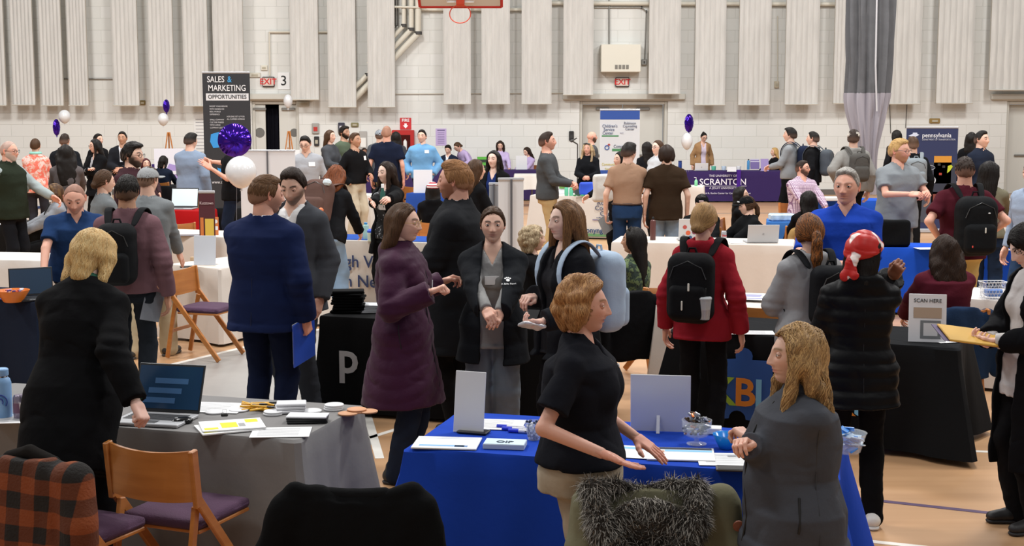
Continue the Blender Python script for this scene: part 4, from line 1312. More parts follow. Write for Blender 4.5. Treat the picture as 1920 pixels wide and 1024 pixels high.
# ---------------------------------------------------------------- tables and cloths
def cloth_mesh(W_, D_, H_, drop, seed, fold=.02, corner=.07, over=.0, taper=0.0, flat_front=False):
    """rectangular cloth draped over a box W_ x D_ at height H_, centred; drop = length of the skirt"""
    rs = np.random.RandomState(seed)
    n_ = 220
    hw, hd_ = W_ / 2 + .008, D_ / 2 + .008
    per = 2 * (2 * hw + 2 * hd_)
    pts = []
    for i in range(n_):
        d = per * i / n_
        if d < 2 * hw: p = (-hw + d, -hd_); nrm = (0, -1); u = d / (2 * hw); sd = 0
        elif d < 2 * hw + 2 * hd_: p = (hw, -hd_ + d - 2 * hw); nrm = (1, 0); u = (d - 2 * hw) / (2 * hd_); sd = 1
        elif d < 4 * hw + 2 * hd_: p = (hw - (d - 2 * hw - 2 * hd_), hd_); nrm = (0, 1); u = (d - 2 * hw - 2 * hd_) / (2 * hw); sd = 2
        else: p = (-hw, hd_ - (d - 4 * hw - 2 * hd_)); nrm = (-1, 0); u = (d - 4 * hw - 2 * hd_) / (2 * hd_); sd = 3
        L = 2 * hw if sd in (0, 2) else 2 * hd_
        dc = min(u, 1 - u) * L                       # distance to the nearest corner
        sgn = -1 if u < .5 else 1
        pts.append((p, nrm, dc, sgn, u, sd))
    ph = rs.uniform(0, 6.28, 8)
    V = []; rows = 12
    for r in range(rows + 1):
        t_ = r / rows
        z = H_ + .008 - drop * t_
        if r == 1: z = H_ - .006
        for i, (p, nr_, dc, sg, u, sd) in enumerate(pts):
            d = per * i / n_
            am = fold * (t_ ** .8)
            if flat_front and sd == 0: am *= .12
            ffk = 0 if flat_front and sd == 0 else 1
            wv = am * (math.sin(d * 15 + ph[0] + 1.3 * math.sin(d * 2.3 + ph[1])) * .6 + .5 * math.sin(d * 27 + ph[2] + math.sin(d * 5)) + .7)
            cw = math.exp(-(dc / .16) ** 2)
            out = .006 + (t_ > 0) * .004 + wv * (1 - .5 * cw) + ffk * corner * t_ * cw + taper * t_
            tx, ty = -nr_[1], nr_[0]
            al = corner * t_ * cw * sg * .9 - .05 * t_ * sg * math.exp(-((dc - .13) / .06) ** 2)
            V.append((p[0] + nr_[0] * out + tx * al, p[1] + nr_[1] * out + ty * al, max(z, .004) + (.010 * math.sin(d * 6 + ph[3]) * t_ if t_ > .9 and z > .03 else 0)))
    F = []
    for r in range(rows):
        for i in range(n_):
            j = (i + 1) % n_
            F.append((r * n_ + i, (r + 1) * n_ + i, (r + 1) * n_ + j, r * n_ + j))
    c = len(V); V.append((0, 0, H_ + .009))
    for i in range(n_): F.append((i, (i + 1) % n_, c))
    return V, F
TB = {}
def table(a, b, D_, color, label, drop=.72, seed=1, zt=.74, fold=.014, corner=.07, ff=False, tlabel=None, m=None, name='tablecloth', group=None):
    """a,b: pixels of the left and right ends of the front top edge"""
    A = wz(*a, zt); B = wz(*b, zt); d = B - A; L = math.hypot(d[0], d[1]); rz = math.atan2(d[1], d[0])
    n_ = np.array([-math.sin(rz), math.cos(rz), 0])
    C = (A + B) / 2 + n_ * D_ / 2
    loc = (C[0], C[1], 0)
    t = empty('folding_table', loc, rz, tlabel or ('folding table under the ' + ' '.join(label.split()[:12])), 'table', group)
    MB().box((0, 0, zt - .02), (L - .02, D_ - .02, .035), b=.008).build('tabletop', plain('#bdb7ab', rough=.5), t)
    for x in (-L / 2 + .15, L / 2 - .15):
        for y in (-D_ / 2 + .08, D_ / 2 - .08):
            MB().tube([(x, y, 0), (x, y, zt - .03)], .014, 8).build('leg', plain('#6a6763', rough=.4, metal=.6), t)
    V, F = cloth_mesh(L, D_, zt, drop, seed, fold, corner, flat_front=ff)
    o = MB().add(V, F).build(name, m or cloth(color, rough=.95, bump=.15, var=.02), None, True, loc, rz)
    tag(o, label, 'tablecloth')
    def on(u, v, z=0.0):
        """u along the front from left (0..L), v back from the front edge"""
        p = np.array([-L / 2 + u, -D_ / 2 + v, 0]); c, s_ = math.cos(rz), math.sin(rz)
        return np.array([C[0] + p[0] * c - p[1] * s_, C[1] + p[0] * s_ + p[1] * c, zt + .010 + z])
    r = dict(L=L, D=D_, rz=rz, C=C, on=on, cloth=o, A=A, B=B)
    return r
def front_text(T, txt, size, u, z, color, **kw):
    return text(txt, 'lettering', size, T['cloth'], (-T['L'] / 2 + u, -T['D'] / 2 - kw.pop('off', .040), z), color=color, extrude=.002, **kw)
CREAM = '#cdc4bb'
T_gray = table((-150, 775), (555, 827), .76, '#7f7d7c', 'grey tablecloth on the near left table with the laptop and papers', seed=3, corner=.12, fold=.022)
T_blue = table((771, 842), (1560, 896), .76, '#1c40a6', 'royal blue tablecloth on the near centre table', seed=5, corner=.20, fold=.026)
T_p = table((604, 594), (1068, 617), .76, '#131314', 'black tablecloth printed with a white letter p', seed=7, ff=True)
front_text(T_p, 'p', .34, .225, .44, '#b9b7b8', bold=.012)
MB().prism([(-.03, 0), (.03, 0), (.03, .07), (-.03, .07)], .003, (T_p['L'] * .67 - T_p['L'] / 2, -T_p['D'] / 2 - .035, .02), Matrix.Rotation(math.pi / 2, 3, 'X')).build('yellow_print', plain('#d9b92c'), T_p['cloth'])
MB().prism([(-.04, .12), (.04, .12), (.03, .40), (-.03, .40)], .003, (T_p['L'] * .68 - T_p['L'] / 2, -T_p['D'] / 2 - .035, .02), Matrix.Rotation(math.pi / 2, 3, 'X')).build('yellow_print', plain('#d9b92c'), T_p['cloth'])
T_k = table((1262, 620), (1792, 655), .76, '#17181a', 'black tablecloth with the blue puzzle piece print and a long trailing corner', seed=9, corner=.16, fold=.02, drop=.70)
T_lap = table((1150, 455), (1485, 462), .76, CREAM, 'cream tablecloth on the table with the two laptops', seed=11)
T_mid = table((1235, 572), (1480, 584), .70, CREAM, 'cream tablecloth on the table behind the red hoodie woman', seed=12)
T_rb = table((1606, 465), (1935, 470), .60, '#1d4dbb', 'bright blue tablecloth on the table before the grey polo man', seed=13)
T_wr = table((1700, 556), (2080, 576), .76, '#cdc8c4', 'white tablecloth on the right table with the wire basket', seed=14)
T_bl = table((-145, 421), (113, 425), .76, '#1a1919', 'black tablecloth on the left table strewn with papers', seed=15)
T_wl = table((-150, 486), (78, 490), .70, '#cdc9c4', 'white tablecloth at the left edge behind the orange bowl', seed=16)
T_nv = table((-300, 545), (70, 568), .62, '#1c2333', 'navy tablecloth at the left edge under the orange bowl', seed=17)
T_w1 = table((318, 497), (411, 505), 1.5, CREAM, 'cream tablecloth on the table by the wooden chair', seed=18, corner=.10)
T_w2 = table((250, 440), (424, 446), .76, CREAM, 'cream tablecloth on the table with the orange sign', seed=19)
T_red = table((288, 395), (373, 397), .50, '#a01518', 'bright red tablecloth under the open laptop', seed=20)
T_b2 = table((292, 350), (412, 351), .70, '#18191c', 'black tablecloth beside the man in light blue sweater', seed=21)
T_b3 = table((408, 391), (440, 392), .45, '#1b1b1c', 'small black tablecloth behind the maroon banner', seed=22)
T_lv = table((585, 450), (882, 459), .72, '#c2bcb4', 'cream tablecloth with two lines of large dark blue lettering', seed=23, ff=True)
front_text(T_lv, 'Lehigh Valley', .20, .62, .50, '#24365f', bold=.004)
front_text(T_lv, 'Health Network', .20, .66, .27, '#24365f', bold=.004)
T_w3 = table((575, 364), (694, 367), .50, '#cbc7c1', 'white tablecloth left of the talking woman with bottle', seed=24)
T_bb = table((764, 363), (900, 366), .70, '#2a4a96', 'blue tablecloth under the white framed sign', seed=25)
T_u1 = table((676, 319), (806, 319), .55, '#372a52', 'deep purple tablecloth behind the navy polo man', seed=26)
T_u2 = table((812, 319), (938, 319), .55, '#372a52', 'deep purple tablecloth with the green display box', seed=27)
T_u3 = table((946, 320), (1040, 320), .55, '#372a52', 'deep purple tablecloth before the seated lilac woman at right', seed=28)
T_wd = table((966, 328), (1010, 328), .5, '#cbc7c1', 'short white draped cloth right of the silver display back', seed=29, drop=.35)
T_rc = table((996, 367), (1215, 371), .76, '#c6c1bb', 'white tablecloth printed with counseling center lettering and a green band', seed=30, ff=True)
T_sc = table((1284, 322), (1470, 322), .72, '#382a58', 'deep purple tablecloth with large white university lettering', seed=31, ff=True, corner=.25)
T_w4 = table((1215, 350), (1317, 351), .6, CREAM, 'small cream tablecloth in front of the white lettered purple table', seed=32)
T_pl = table((1482, 375), (1690, 378), .7, '#2450b0', 'blue tablecloth before the seated man in checked shirt', seed=33)
T_b5 = table((1440, 417), (1640, 420), .6, '#3a6cae', 'light blue tablecloth under the clear plastic bin', seed=34)
T_w6 = table((1868, 377), (1990, 379), .6, '#cdc9c3', 'white tablecloth at the right edge behind the olive top woman', seed=35)
T_o = table((40, 346), (182, 347), .6, '#cdcac6', 'white tablecloth with a dark blue ring printed on it', seed=36, ff=True)
front_text(T_o, 'O', .46, .36, .40, '#1f3564', bold=.01)
# Robinson cloth print
_u = T_rc['L'] - .42
for i_, (s_, z_, h_) in enumerate((('Robinson', .64, .115), ('Counseling', .545, .115), ('Center', .45, .115), ('an affiliate of the Children\'s Service Center', .38, .026))):
    front_text(T_rc, s_, h_, _u - .25, z_, '#39405f', bold=.002)
front_text(T_rc, 'Conyngham', .125, _u - .45, .155, '#1f3f66', bold=.004)
MB().box((-T_rc['L'] / 2 + _u - .3, -T_rc['D'] / 2 - .035, .34), (.5, .004, .012)).build('print_rule', plain('#4b3d78'), T_rc['cloth'])
MB().box((-T_rc['L'] / 2 + _u - .4, -T_rc['D'] / 2 - .035, .075), (.8, .004, .05)).build('print_band', plain('#5c8a5a'), T_rc['cloth'])
front_text(T_sc, 'THE UNIVERSITY OF', .075, .92, .64, '#d8d4e2')
front_text(T_sc, 'SCRANTON', .21, .92, .49, '#e6e2ee', bold=.003)
front_text(T_sc, 'A JESUIT UNIVERSITY', .07, .92, .345, '#d8d4e2')
front_text(T_sc, 'Gerard R. Roche Center for Career Development', .06, .98, .22, '#d8d4e2')
MB().box((-T_sc['L'] / 2 + .92, -T_sc['D'] / 2 - .035, .395), (1.15, .004, .008)).build('print_rule', plain('#d8d4e2'), T_sc['cloth'])
# purple runner strip hanging over the white lettered purple table
p_ = T_sc['on'](1.30, .0); w = MB(); w.box((0, -.045, -.33), (.10, .012, .74), b=.004); w.box((0, .16, .008), (.10, .42, .012), b=.004)
tag(w.build('purple_ribbon', cloth('#4a2a86'), None, False, p_, T_sc['rz']), 'purple ribbon strip hanging down over the white lettered purple table', 'ribbon')
# puzzle print on the black cloth
w = MB()
pz_ = []
def arcp(cx, cy, r, a0, a1, n_=9): return [(cx + r * math.cos(rad(a0 + (a1 - a0) * i / (n_ - 1))), cy + r * math.sin(rad(a0 + (a1 - a0) * i / (n_ - 1)))) for i in range(n_)]
pz_ = [(-.2, -.22)] + arcp(-.02, -.20, .06, 180, 0) + [(.22, -.22), (.22, .0)] + arcp(.22, .06, .05, -90, 90) + [(.22, .22)] + [(.08, .22)] + arcp(.02, .24, .06, -20, 200) + [(-.04, .22), (-.2, .2)] + arcp(-.2, .05, .05, 90, -90)
_kx = -T_k['L'] / 2 + .50
KO = T_k['cloth']
MB().prism(pz_, .004, (_kx, -T_k['D'] / 2 - .040, .36), Matrix.Rotation(math.pi / 2, 3, 'X')).build('puzzle_print', plain('#2458a8'), KO)
for s_, x_, c_ in (('K', -.155, '#9cc43c'), ('B', .0, '#e08a2a'), ('L', .13, '#7fc4ec')):
    text(s_, 'lettering', .27, KO, (_kx + x_ + .03, -T_k['D'] / 2 - .048, .34), color=c_, bold=.012)
for s_, x_, c_ in (('O', .36, '#e04a3a'), ('C', .52, '#9cc43c'), ('K', .68, '#e08a2a'), ('S', .83, '#7fc4ec')):
    text(s_, 'lettering', .27, KO, (_kx + x_, -T_k['D'] / 2 - .048, .34), color=c_, bold=.012)
# ---------------------------------------------------------------- the people
def Tp(c, **k): m = k.pop('m', None); return dict(mat=m or cloth(c), **k)
def polo(c, **k):
    k.setdefault('neck', 'polo'); k.setdefault('sleeve', 'short')
    return Tp(c, collar=.022, ease=k.pop('ease', .022), hem=k.pop('hem', .82), **k)
def shirt(c, **k): return Tp(c, neck=k.pop('neck', 'polo'), collar=.026, sleeve='long', ease=k.pop('ease', .018), **k)
def sweat(c, **k):
    for a, b in (('sleeve', 'long'), ('ease', .020), ('hem', .86), ('arm', .006), ('collar', .012)): k.setdefault(a, b)
    return Tp(c, **k)
def Pt(c, **k): return dict(mat=cloth(c, bump=.3), **k)
KH = '#a8926c'; KL = '#b5a587'; BK = '#141415'; JN = '#2b3f5c'; JL = '#8fa6bc'; JD = '#1d2534'
def suit(c, **k): return dict(mat=cloth(c, rough=.85, bump=.15), name='suit_jacket', sleeve='long', ease=.030, hem=k.pop('hem', .76), flare=.012, neck='open', collar=.02, arm=.004, cuff=-.01, wr=.004, skirtT=1, **k)
def coat(c, **k): return dict(mat=k.pop('m', None) or cloth(c, rough=.9), name=k.pop('name', 'coat'), sleeve='long', ease=k.pop('ease', .040), hem=k.pop('hem', .70), flare=k.pop('flare', .02), collar=k.pop('collar', .03), arm=k.pop('arm', .012), **k)
def backpack(I, color, label, w=.15, h=.22, d=.085, zc=1.20, yo=.0, parts=None, straps=True, mesh=None, cat='backpack', tilt=0, xo=0):
    """worn on the back of person I; built in the wearer's frame, placed in the world"""
    k = I['k']; T = I['T']; Pv = I['Pv']
    root = empty('backpack', I['loc'], math.atan2(I['R'][1, 0], I['R'][0, 0]), label, cat)
    m = mesh or cloth(color, rough=.8)
    back = .12 * I['df'] + .045 + yo
    c = Pv + T @ np.array([xo, back + d * .75, zc - .95])
    Rt = T @ roty(rad(tilt))
    vx = I['vox']
    q = SDF(); q.box(c, [w, d, h], Rt, rnd=d * .85, k=.02)
    n1 = Noise(int(abs(c[0] * 1e4)) % 999 + 5, 16, 4)
    q.noise = lambda P: .005 * n1(P)
    V, Q = q.mesh(vx); emit('main_bag', V, Q, m, root, k=k)
    q = SDF(); q.box(c + Rt @ np.array([0, d * .75, -h * .38]), [w * .80, d * .55, h * .50], Rt, rnd=d * .45, k=.02)
    V, Q = q.mesh(vx); emit('front_pocket', V, Q, m, root, k=k)
    w_ = MB(); P_ = lambda x, y, z: (c + Rt @ np.array([x, y, z])) * k
    w_.tube([P_(-.035, -d * .2, h * .93), P_(-.02, -d * .2, h * 1.12), P_(.02, -d * .2, h * 1.12), P_(.035, -d * .2, h * .93)], .008, 6)
    w_.build('carry_loop', m, root, True)
    MB().tube([P_(-w * .78, d * .9, h * .30), P_(-w * .6, d * .98, h * .62), P_(0, d * .95, h * .80), P_(w * .6, d * .98, h * .62), P_(w * .78, d * .9, h * .30)], .0035, 5).build('zip', plain('#3a3a3a', rough=.4), root, True)
    if straps:
        for sg in (-1, 1):
            A = lambda x, y, z: (Pv + T @ np.array([x, y, z - .95]))
            q = SDF(); f = [A(sg * .085, back + .02, zc + h * .82), A(sg * .115, .085, 1.475), A(sg * .125, .01, 1.490), A(sg * .125, -.085, 1.435), A(sg * .125, -.135 * I['df'] - .012, 1.30), A(sg * .145, -.10, 1.14), A(sg * .165, .02, 1.06)]
            V = []; 
            pts = f
            w2 = MB()
            pp = [Vector(p * k) for p in pts]
            VV = []; FF = []
            for i, p in enumerate(pp):
                t_ = (pp[min(i + 1, len(pp) - 1)] - pp[max(i - 1, 0)]).normalized()
                sd = Vector(T[:, 0]); sd = (sd - t_ * sd.dot(t_)).normalized(); nn = t_.cross(sd)
                hw_, th = (.030 if i < 5 else .014) * k, .008 * k
                for a_, b_ in ((-1, -1), (1, -1), (1, 1), (-1, 1)): VV.append(p + sd * hw_ * a_ + nn * th * b_)
                if i:
                    for j in range(4): FF.append(((i - 1) * 4 + j, (i - 1) * 4 + (j + 1) % 4, i * 4 + (j + 1) % 4, i * 4 + j))
            FF.append((0, 3, 2, 1)); n_ = len(VV); FF.append((n_ - 4, n_ - 3, n_ - 2, n_ - 1))
            o = w2.add(VV, FF).build('shoulder_strap', m, root, True)
            md = o.modifiers.new('s', 'SUBSURF'); md.levels = 2; md.render_levels = 2
    for nm, col, pos, sz in (parts or []):
        MB().box((c + Rt @ np.array(pos)) * k, sz, R=Matrix([list(r) for r in Rt]), b=min(sz) * .3).build(nm, plain(col), root)
    return root, c, Rt, k
def cast(I, x, z, d='f'):
    """point and outward normal on the outermost garment, seen from the front, back, left or right of the wearer"""
    T = I['T']; A = I['surf']['a']; f = lambda P: np.min([a[0](P) for a in A], 0); g = A[-1][1]
    u = {'f': (0, 1, 0), 'b': (0, -1, 0), 'l': (-1, 0, 0), 'r': (1, 0, 0)}[d]
    u = T @ np.array(u, float); o = I['Pv'] + T @ (np.array([x, 0, z - .95]) if d in 'fb' else np.array([0, x, z - .95]))
    t = np.linspace(-.42, .05, 160); P = o + np.outer(t, u); v = f(P); m = np.argmax(v < 0) if (v < 0).any() else 159
    p = P[m]; g = min(A, key=lambda a: a[0](p[None])[0])[1]; return p, g(p[None])[0]
def badge(I, x, y_, z, w=.075, h=.055, name='name_badge', color='#e9e9ea', tilt=0):
    p, n = cast(I, x, z); up = nz(I['T'][:, 2] - n * (I['T'][:, 2] @ n)); sx = np.cross(-n, up)
    R = Matrix([list(r) for r in (np.stack([sx, -n, up], 1) @ roty(rad(tilt)))]); p = (p + n * .004) * I['k']
    return MB().box(p, (w, .004, h), R=R).build(name, plain(color, rough=.6), I['root']), p, R
def seam(I, pts, r=.002, name='seam', c='#08080a', d='f', lift=.0):
    P = []
    for i in range(len(pts) - 1):
        for t in np.linspace(0, 1, 7)[(0 if i == 0 else 1):]:
            a, b = pts[i], pts[i + 1]; p, n = cast(I, a[0] + (b[0] - a[0]) * t, a[1] + (b[1] - a[1]) * t, d); P.append((p + n * lift) * I['k'])
    MB().tube(P, r, 6).build(name, plain(c, rough=.6), I['root'], True)
def strip(I, pts, r, name, m, flat=True):
    MB().tube([np.asarray(I['tp'](*p)) for p in pts], r, 6).build(name, m, I['root'], True)
def cap(I, color, label=None, yaw=0, brim=True, back=False, logo=None):
    """cap as a child of the wearer"""
    vx = max(.005, min(.011, 1.4 / I['s']))
    q = SDF(); q.ell([0, .008, .022], [.092, .112, .104], k=.01)
    q.func(lambda P: (.030 - .12 * P[:, 1] * (-1 if back else 1) - P[:, 2]), [-1] * 3, [1] * 3, k=.004, op='&')
    q.ell([0, .008, .018], [.084, .104, .094], k=.004, op='-')
    V, Q = q.mesh(vx)
    Rz = rotz(rad(180 if back else 0) + rad(yaw))
    put = lambda V: ((V @ Rz.T) @ I['Hd'].T + I['HC'])
    emit('cap', put(V), Q, cloth(color), I['root'], k=I['k'])
    q = SDF(); q.ell([0, -.125, .034], [.072, .075, .0075], R=rotx(rad(-10)), k=.004)
    q.func(lambda P: P[:, 1] + .092, [-1] * 3, [1] * 3, k=.004, op='&')
    V, Q = q.mesh(max(.004, vx * .7)); emit('brim', put(V), Q, cloth(color), I['root'], k=I['k'])
    if logo:
        V = np.array([(sx * .028, -.106, .068 + sz * .010) for sx, sz in ((-1, -1), (1, -1), (1, 1), (-1, 1))] + [(sx * .028, -.098, .068 + sz * .010) for sx, sz in ((-1, -1), (1, -1), (1, 1), (-1, 1))])
        emit('cap_logo', put(V), np.array([(0, 1, 2, 3), (7, 6, 5, 4), (0, 4, 5, 1), (2, 6, 7, 3), (1, 5, 6, 2), (3, 7, 4, 0)]), plain(logo), I['root'], k=I['k'])

# ---- foreground
P44 = person(1096, 513, 470, 78, 'woman with short copper hair in a black polo gesturing with open hand', 'f', 'ruddy', 'ginger', 'bobcurl', .045, head=(6, 4), fat=.12, build=1.22,
    arms=(('w', wpt(1128, 850, 492), (-.5, .3, -1.)), ('w', wpt(1190, 818, 446), (.5, .6, -.6))), hands=('open', 'open'), palms=((.15, -.45, 1), (.2, .1, -1)),
    top=polo('#16171d', bust=1.12, hem=.93, ease=.024, neck='polo', wr=.007), pants=Pt('#a79a86', leg=.032, ease=.02), ho=dict(hi='#c99a66', fx=1, talk=1, cover=1, vol=1.05, nape=-.075, hairline=.064, lip='#a04a44' and (.35, .10, .09), nl=1500, ll=.085, lr=.004, wave=.5, gaze=(.1, -.15), toph=.028, wide=.98, nose=1.1))
_e = P44
for sg in (-1,):
    MB().tube([_e['hp'](sg * .084, .010 + .014 * math.cos(a), -.052 + .020 * math.sin(a)) for a in np.linspace(0, 6.28, 15)[:-1]], .0018, 5, closed=True).build('hoop_earring', plain('#cfcfd2', metal=1, rough=.2), _e['root'], True)
badge(P44, .07, 0, 1.33, .035, .012, 'chest_logo', '#c9c9cc')
seam(P44, [(0, 1.40), (0, 1.30)], .0025, 'placket')
P45 = person(1494, 610, 512, -84, 'woman with long wavy highlighted hair in a charcoal grey zip fleece, hands clasped', 'f', 'fair', 'light', 'longfront', .20, head=(-4, 2), fat=.30, build=1.12,
    arms=(('w', wpt(1404, 836, 520), (-.3, .3, -1.)), ('w', wpt(1408, 824, 495), (.5, .3, -1.))), hands=('clasp', 'clasp'), palms=((.3, 0, -.6), (-.3, -.2, -.6)),
    top=coat('#45474d', name='fleece_jacket', hem=.76, ease=.032, flare=.012, arm=.012, collar=.034, hood=.8), pants=Pt('#17181b', leg=.03),
    ho=dict(hi='#c9a26a', hs=1.08, wave=1.1, vol=1.22, nl=2200, ll=.20, lr=.0042, th=.018, cover=0, toph=.02, gaze=(0, -.1), part=(.01, 0)))
I = P45
seam(I, [(-.05, 1.04), (-.06, .90)], .005, 'pocket_zip', '#0a0a0b', 'l')
seam(I, [(.02, 1.33), (.03, .80)], .0018, 'side_seam', '#2c2e32', 'l')
seam(I, [(0, 1.40), (0, .80)], .004, 'front_zip', '#0d0d0d')
P14 = person(172, 440, 396, 174, 'blonde woman in a long black cardigan leaning over the laptop', 'f', 'pale', 'blond', 'bob', .10, head=(0, 26), lean=22, fat=.04, build=.98,
    arms=(('w', wpt(254, 752, 420), (.3, 1, -.2)), ('w', wpt(135, 770, 382), (.3, 1, -.2))), hands=('fist', 'relax'), palms=((0, .2, -1), None),
    top=dict(mat=cloth('#2b5445'), neck='crew', collar=.035, ease=.012, hem=.86), over=coat('#0c0c0e', name='cardigan', hem=.60, ease=.024, flare=.0, collar=.0, arm=.006, open=[(.4, .07), (1.2, .07), (1.5, .05)]), pants=Pt('#0f0f12'),
    ho=dict(hi='#d8bf8c', cover=1, vol=1.1, nl=1600, ll=.14, lr=.0045, wave=.7, th=.022, toph=.02))
# ---- middle ground
P36 = person(500, 327, 288, 160, 'man in a navy suit seen from behind beside the grey suited man', 'm', 'ruddy', 'midbrown', 'short', head=(-38, 6), build=1.10,
    arms=('down', ('w', wpt(574, 620, 288), (.6, 1, 0))), hands=('grip', 'relax'), top=shirt('#e9e9ec', hem=.9, tuck=1), over=suit('#141f42', add=.016, hem=.78), pants=Pt('#10182f', leg=.012), ho=dict(nape=-.06, beard=.3, beardc=(.12, .06, .03)))
P37 = person(549, 316, 262, -24, 'dark haired bearded man in a grey suit jacket and open white shirt looking down', 'm', 'fair', 'dark', 'quiff', head=(12, 22), build=.90,
    arms=('down', ((.20, -.03, .86), (.3, 1, 0))), top=shirt('#dddcdc', hem=.9, tuck=1), over=suit('#3e4045', add=.016, open=[(.6, .10), (1.10, .03), (1.30, .075), (1.5, .09)], hem=.76), pants=Pt('#2d2f34', leg=.01), ho=dict(beard=.75, beardc=(.035, .022, .016), lid=.15, brow=1, hairline=.074))
P38 = person(852, 298, 276, -100, 'ginger bearded man in a long charcoal black coat facing left', 'm', 'ruddy', 'ginger', 'quiff', head=(-4, 4), build=1.12,
    arms=('clasp', 'clasp'), hands=('clasp', 'clasp'), top=shirt('#c9cbd0', hem=.9), over=coat('#1c1d20', hem=.56, flare=.03, collar=.045, ease=.036, add=.010), pants=Pt(BK), ho=dict(beard=.8, beardc=srgb('#8a5230'), toph=.024))
P39 = person(757, 380, 310, 76, 'woman in a long quilted plum coat and glasses facing right', 'f', 'fair', 'brown', 'long', .12, head=(0, 4), fat=.10,
    arms=(('w', wpt(806, 548, 318), (-.4, .2, -1.)), ('w', wpt(826, 530, 295), (.4, .2, -1.))), hands=('fist', 'clasp'), palms=((0, 0, -1), (-.4, 0, -.6)),
    top=coat('#3a1830', name='quilted_coat', hem=.50, flare=.055, ease=.040, arm=.018, hood=1.0, puff=.004, ps=.075, pv=.55, m=cloth('#3a1830', rough=.6, sheen=.1)), pants=Pt(JD, leg=.012), glasses='#b8995a', ho=dict(vol=1.1, hi='#5a3f2a', smile=1, talk=.5, cover=0))
I = P39; badge(I, .13, -.175, 1.19, .085, .075, 'white_card', '#dcdce0', 20)
seam(I, [(-.04, 1.0), (-.06, .86)], .004, 'pocket_zip', '#12080f', 'r')
seam(I, [(0, 1.40), (0, .60)], .004, 'front_zip', '#12080f')
P40 = person(924, 386, 296, -2, 'young woman with pulled back hair in an open black jacket over a grey top', 'f', 'fair', 'brown', 'lowbun', head=(2, 3),
    arms=(('w', wpt(914, 586, 309), (-1, .5, -.8)), ('w', wpt(934, 592, 309), (1., .5, -.8))), hands=('clasp', 'clasp'), palms=((.4, 0, -.8), (-.4, 0, -.8)),
    top=dict(mat=cloth('#8c8b8a', bump=.5), neck='v', ease=.016, hem=.80), over=coat('#1a1c20', name='open_jacket', hem=.70, ease=.036, arm=.018, flare=.03, collar=.035, open=[(.6, .075), (1.2, .075), (1.5, .06)]), pants=Pt('#6e7883', leg=.022, ease=.02), ho=dict(hairline=.068, brow=1, browc=(.03, .018, .012), lid=.46, lip=(.42, .17, .14), nl=500, amp=.0008, part=(0, 0)))
I = P40; badge(I, .0, -.158, 1.245, .09, .055)
_, p, R = badge(I, .115, 0, 1.245, .001, .001, 'paw_spot'); _o = MB()
for dx, dz, r in ((0, .03, .012), (-.015, .045, .0055), (-.005, .051, .0055), (.006, .051, .0055), (.016, .044, .0055)): _o.lathe([(r, -.002), (r, .002)], Vector(p) + R @ Vector((dx, -.002, dz)), 10, R @ Matrix.Rotation(math.pi / 2, 3, 'X'))
_o.build('paw_logo', plain('#e2e2e2'), I['root'])
t_ = text('A Biffa Bowl', 'chest_lettering', .019, I['root'], p, color='#dcdcdc'); t_.rotation_euler = (R @ Matrix.Rotation(math.pi / 2, 3, 'X')).to_euler()
P41 = person(1060, 374, 316, -62, 'young woman with very long light brown hair in a black jacket facing left', 'f', 'pale', 'midbrown', 'longfront', .34, head=(0, 4),
    arms=(('w', wpt(1002, 556, 310), (-.5, .4, -1.)), ('w', wpt(1020, 602, 326), (.4, .4, -1.))), hands=('clasp', 'grip'), palms=((0, -.4, -1), (0, .2, 1)),
    top=Tp('#222226', neck='v', ease=.014, hem=.82), over=coat('#18191d', name='black_jacket', hem=.80, ease=.030, open=[(.6, .06), (1.5, .06)], arm=.012), pants=Pt('#131316'), ho=dict(hi='#8a6440', vol=1.0, nl=1300, ll=.34, part=(0, 0), hairline=.066, lid=.42, cover=0))
bp_, c_, R_, k_ = backpack(P41, '#9fb2c6', 'light blue backpack on the long haired woman in black', w=.17, h=.24, d=.10, zc=1.17, mesh=cloth('#a3b5c9', rough=.85))
P46 = person(1322, 378, 288, 158, 'woman in a red hoodie with hair in a low knot seen from behind', 'f', 'fair', 'light', 'lowbun', head=(-10, 2), build=.96,
    arms=('down', 'down'), top=sweat('#8e1f2a', ease=.028, hem=.80, hood=1.0, arm=.014, m=cloth('#8e1f2a', var=.12)), pants=Pt('#121214'), ho=dict(hi='#b08a58', nl=700))
backpack(P46, '#111113', 'black backpack on the red hoodie woman, bottle in its side pocket', w=.155, h=.23, d=.10, zc=1.17, xo=.02,
    parts=[('zip_pull', '#d5d2c8', (-.02, .14, .02), (.012, .008, .05)), ('zip_pull', '#c9c6bd', (.02, .15, -.10), (.01, .008, .06))])
P47 = person(1518, 400, 300, 196, 'woman with an auburn low ponytail in a light grey hoodie seen from behind', 'f', 'fair', 'brown', 'lowpony', .19, head=(-6, 6),
    arms=('clasp', 'clasp'), top=sweat('#8b8b8d', ease=.042, hem=.84, hood=.9, arm=.022), pants=Pt('#131315'), ho=dict(hi='#b06a32', vol=1.25, nl=1100, ll=.17, wave=.5, cover=1))
backpack(P47, '#131417', 'black backpack with lettered strap on the ponytail woman in grey', w=.14, h=.20, d=.09, zc=1.20, xo=-.04)
P48 = person(1622, 432, 350, 176, 'woman in a black puffer coat and red flowered satin headscarf, hand raised to face', 'f', 'brown', 'black', 'long', .10, head=(-40, 2), fat=.06,
    arms=(('w', wpt(1672, 520, 345), (.4, .3, -1.)), 'clasp'), hands=('fist', 'clasp'), palms=((-.3, -.8, 0), None),
    top=coat('#0d0d0f', name='puffer_coat', hem=.74, ease=.038, arm=.026, hood=1.1, puff=.006, ps=.075, flare=.02, m=cloth('#0d0d0f', rough=.5, sheen=.0)), pants=Pt('#0c0c0e', leg=.006), shoes=('clog', '#d8d5cf', '#d8d5cf'), ho=dict(vol=.9, cover=1, toph=.024, th=.004), legs=(.05, .18, .02))
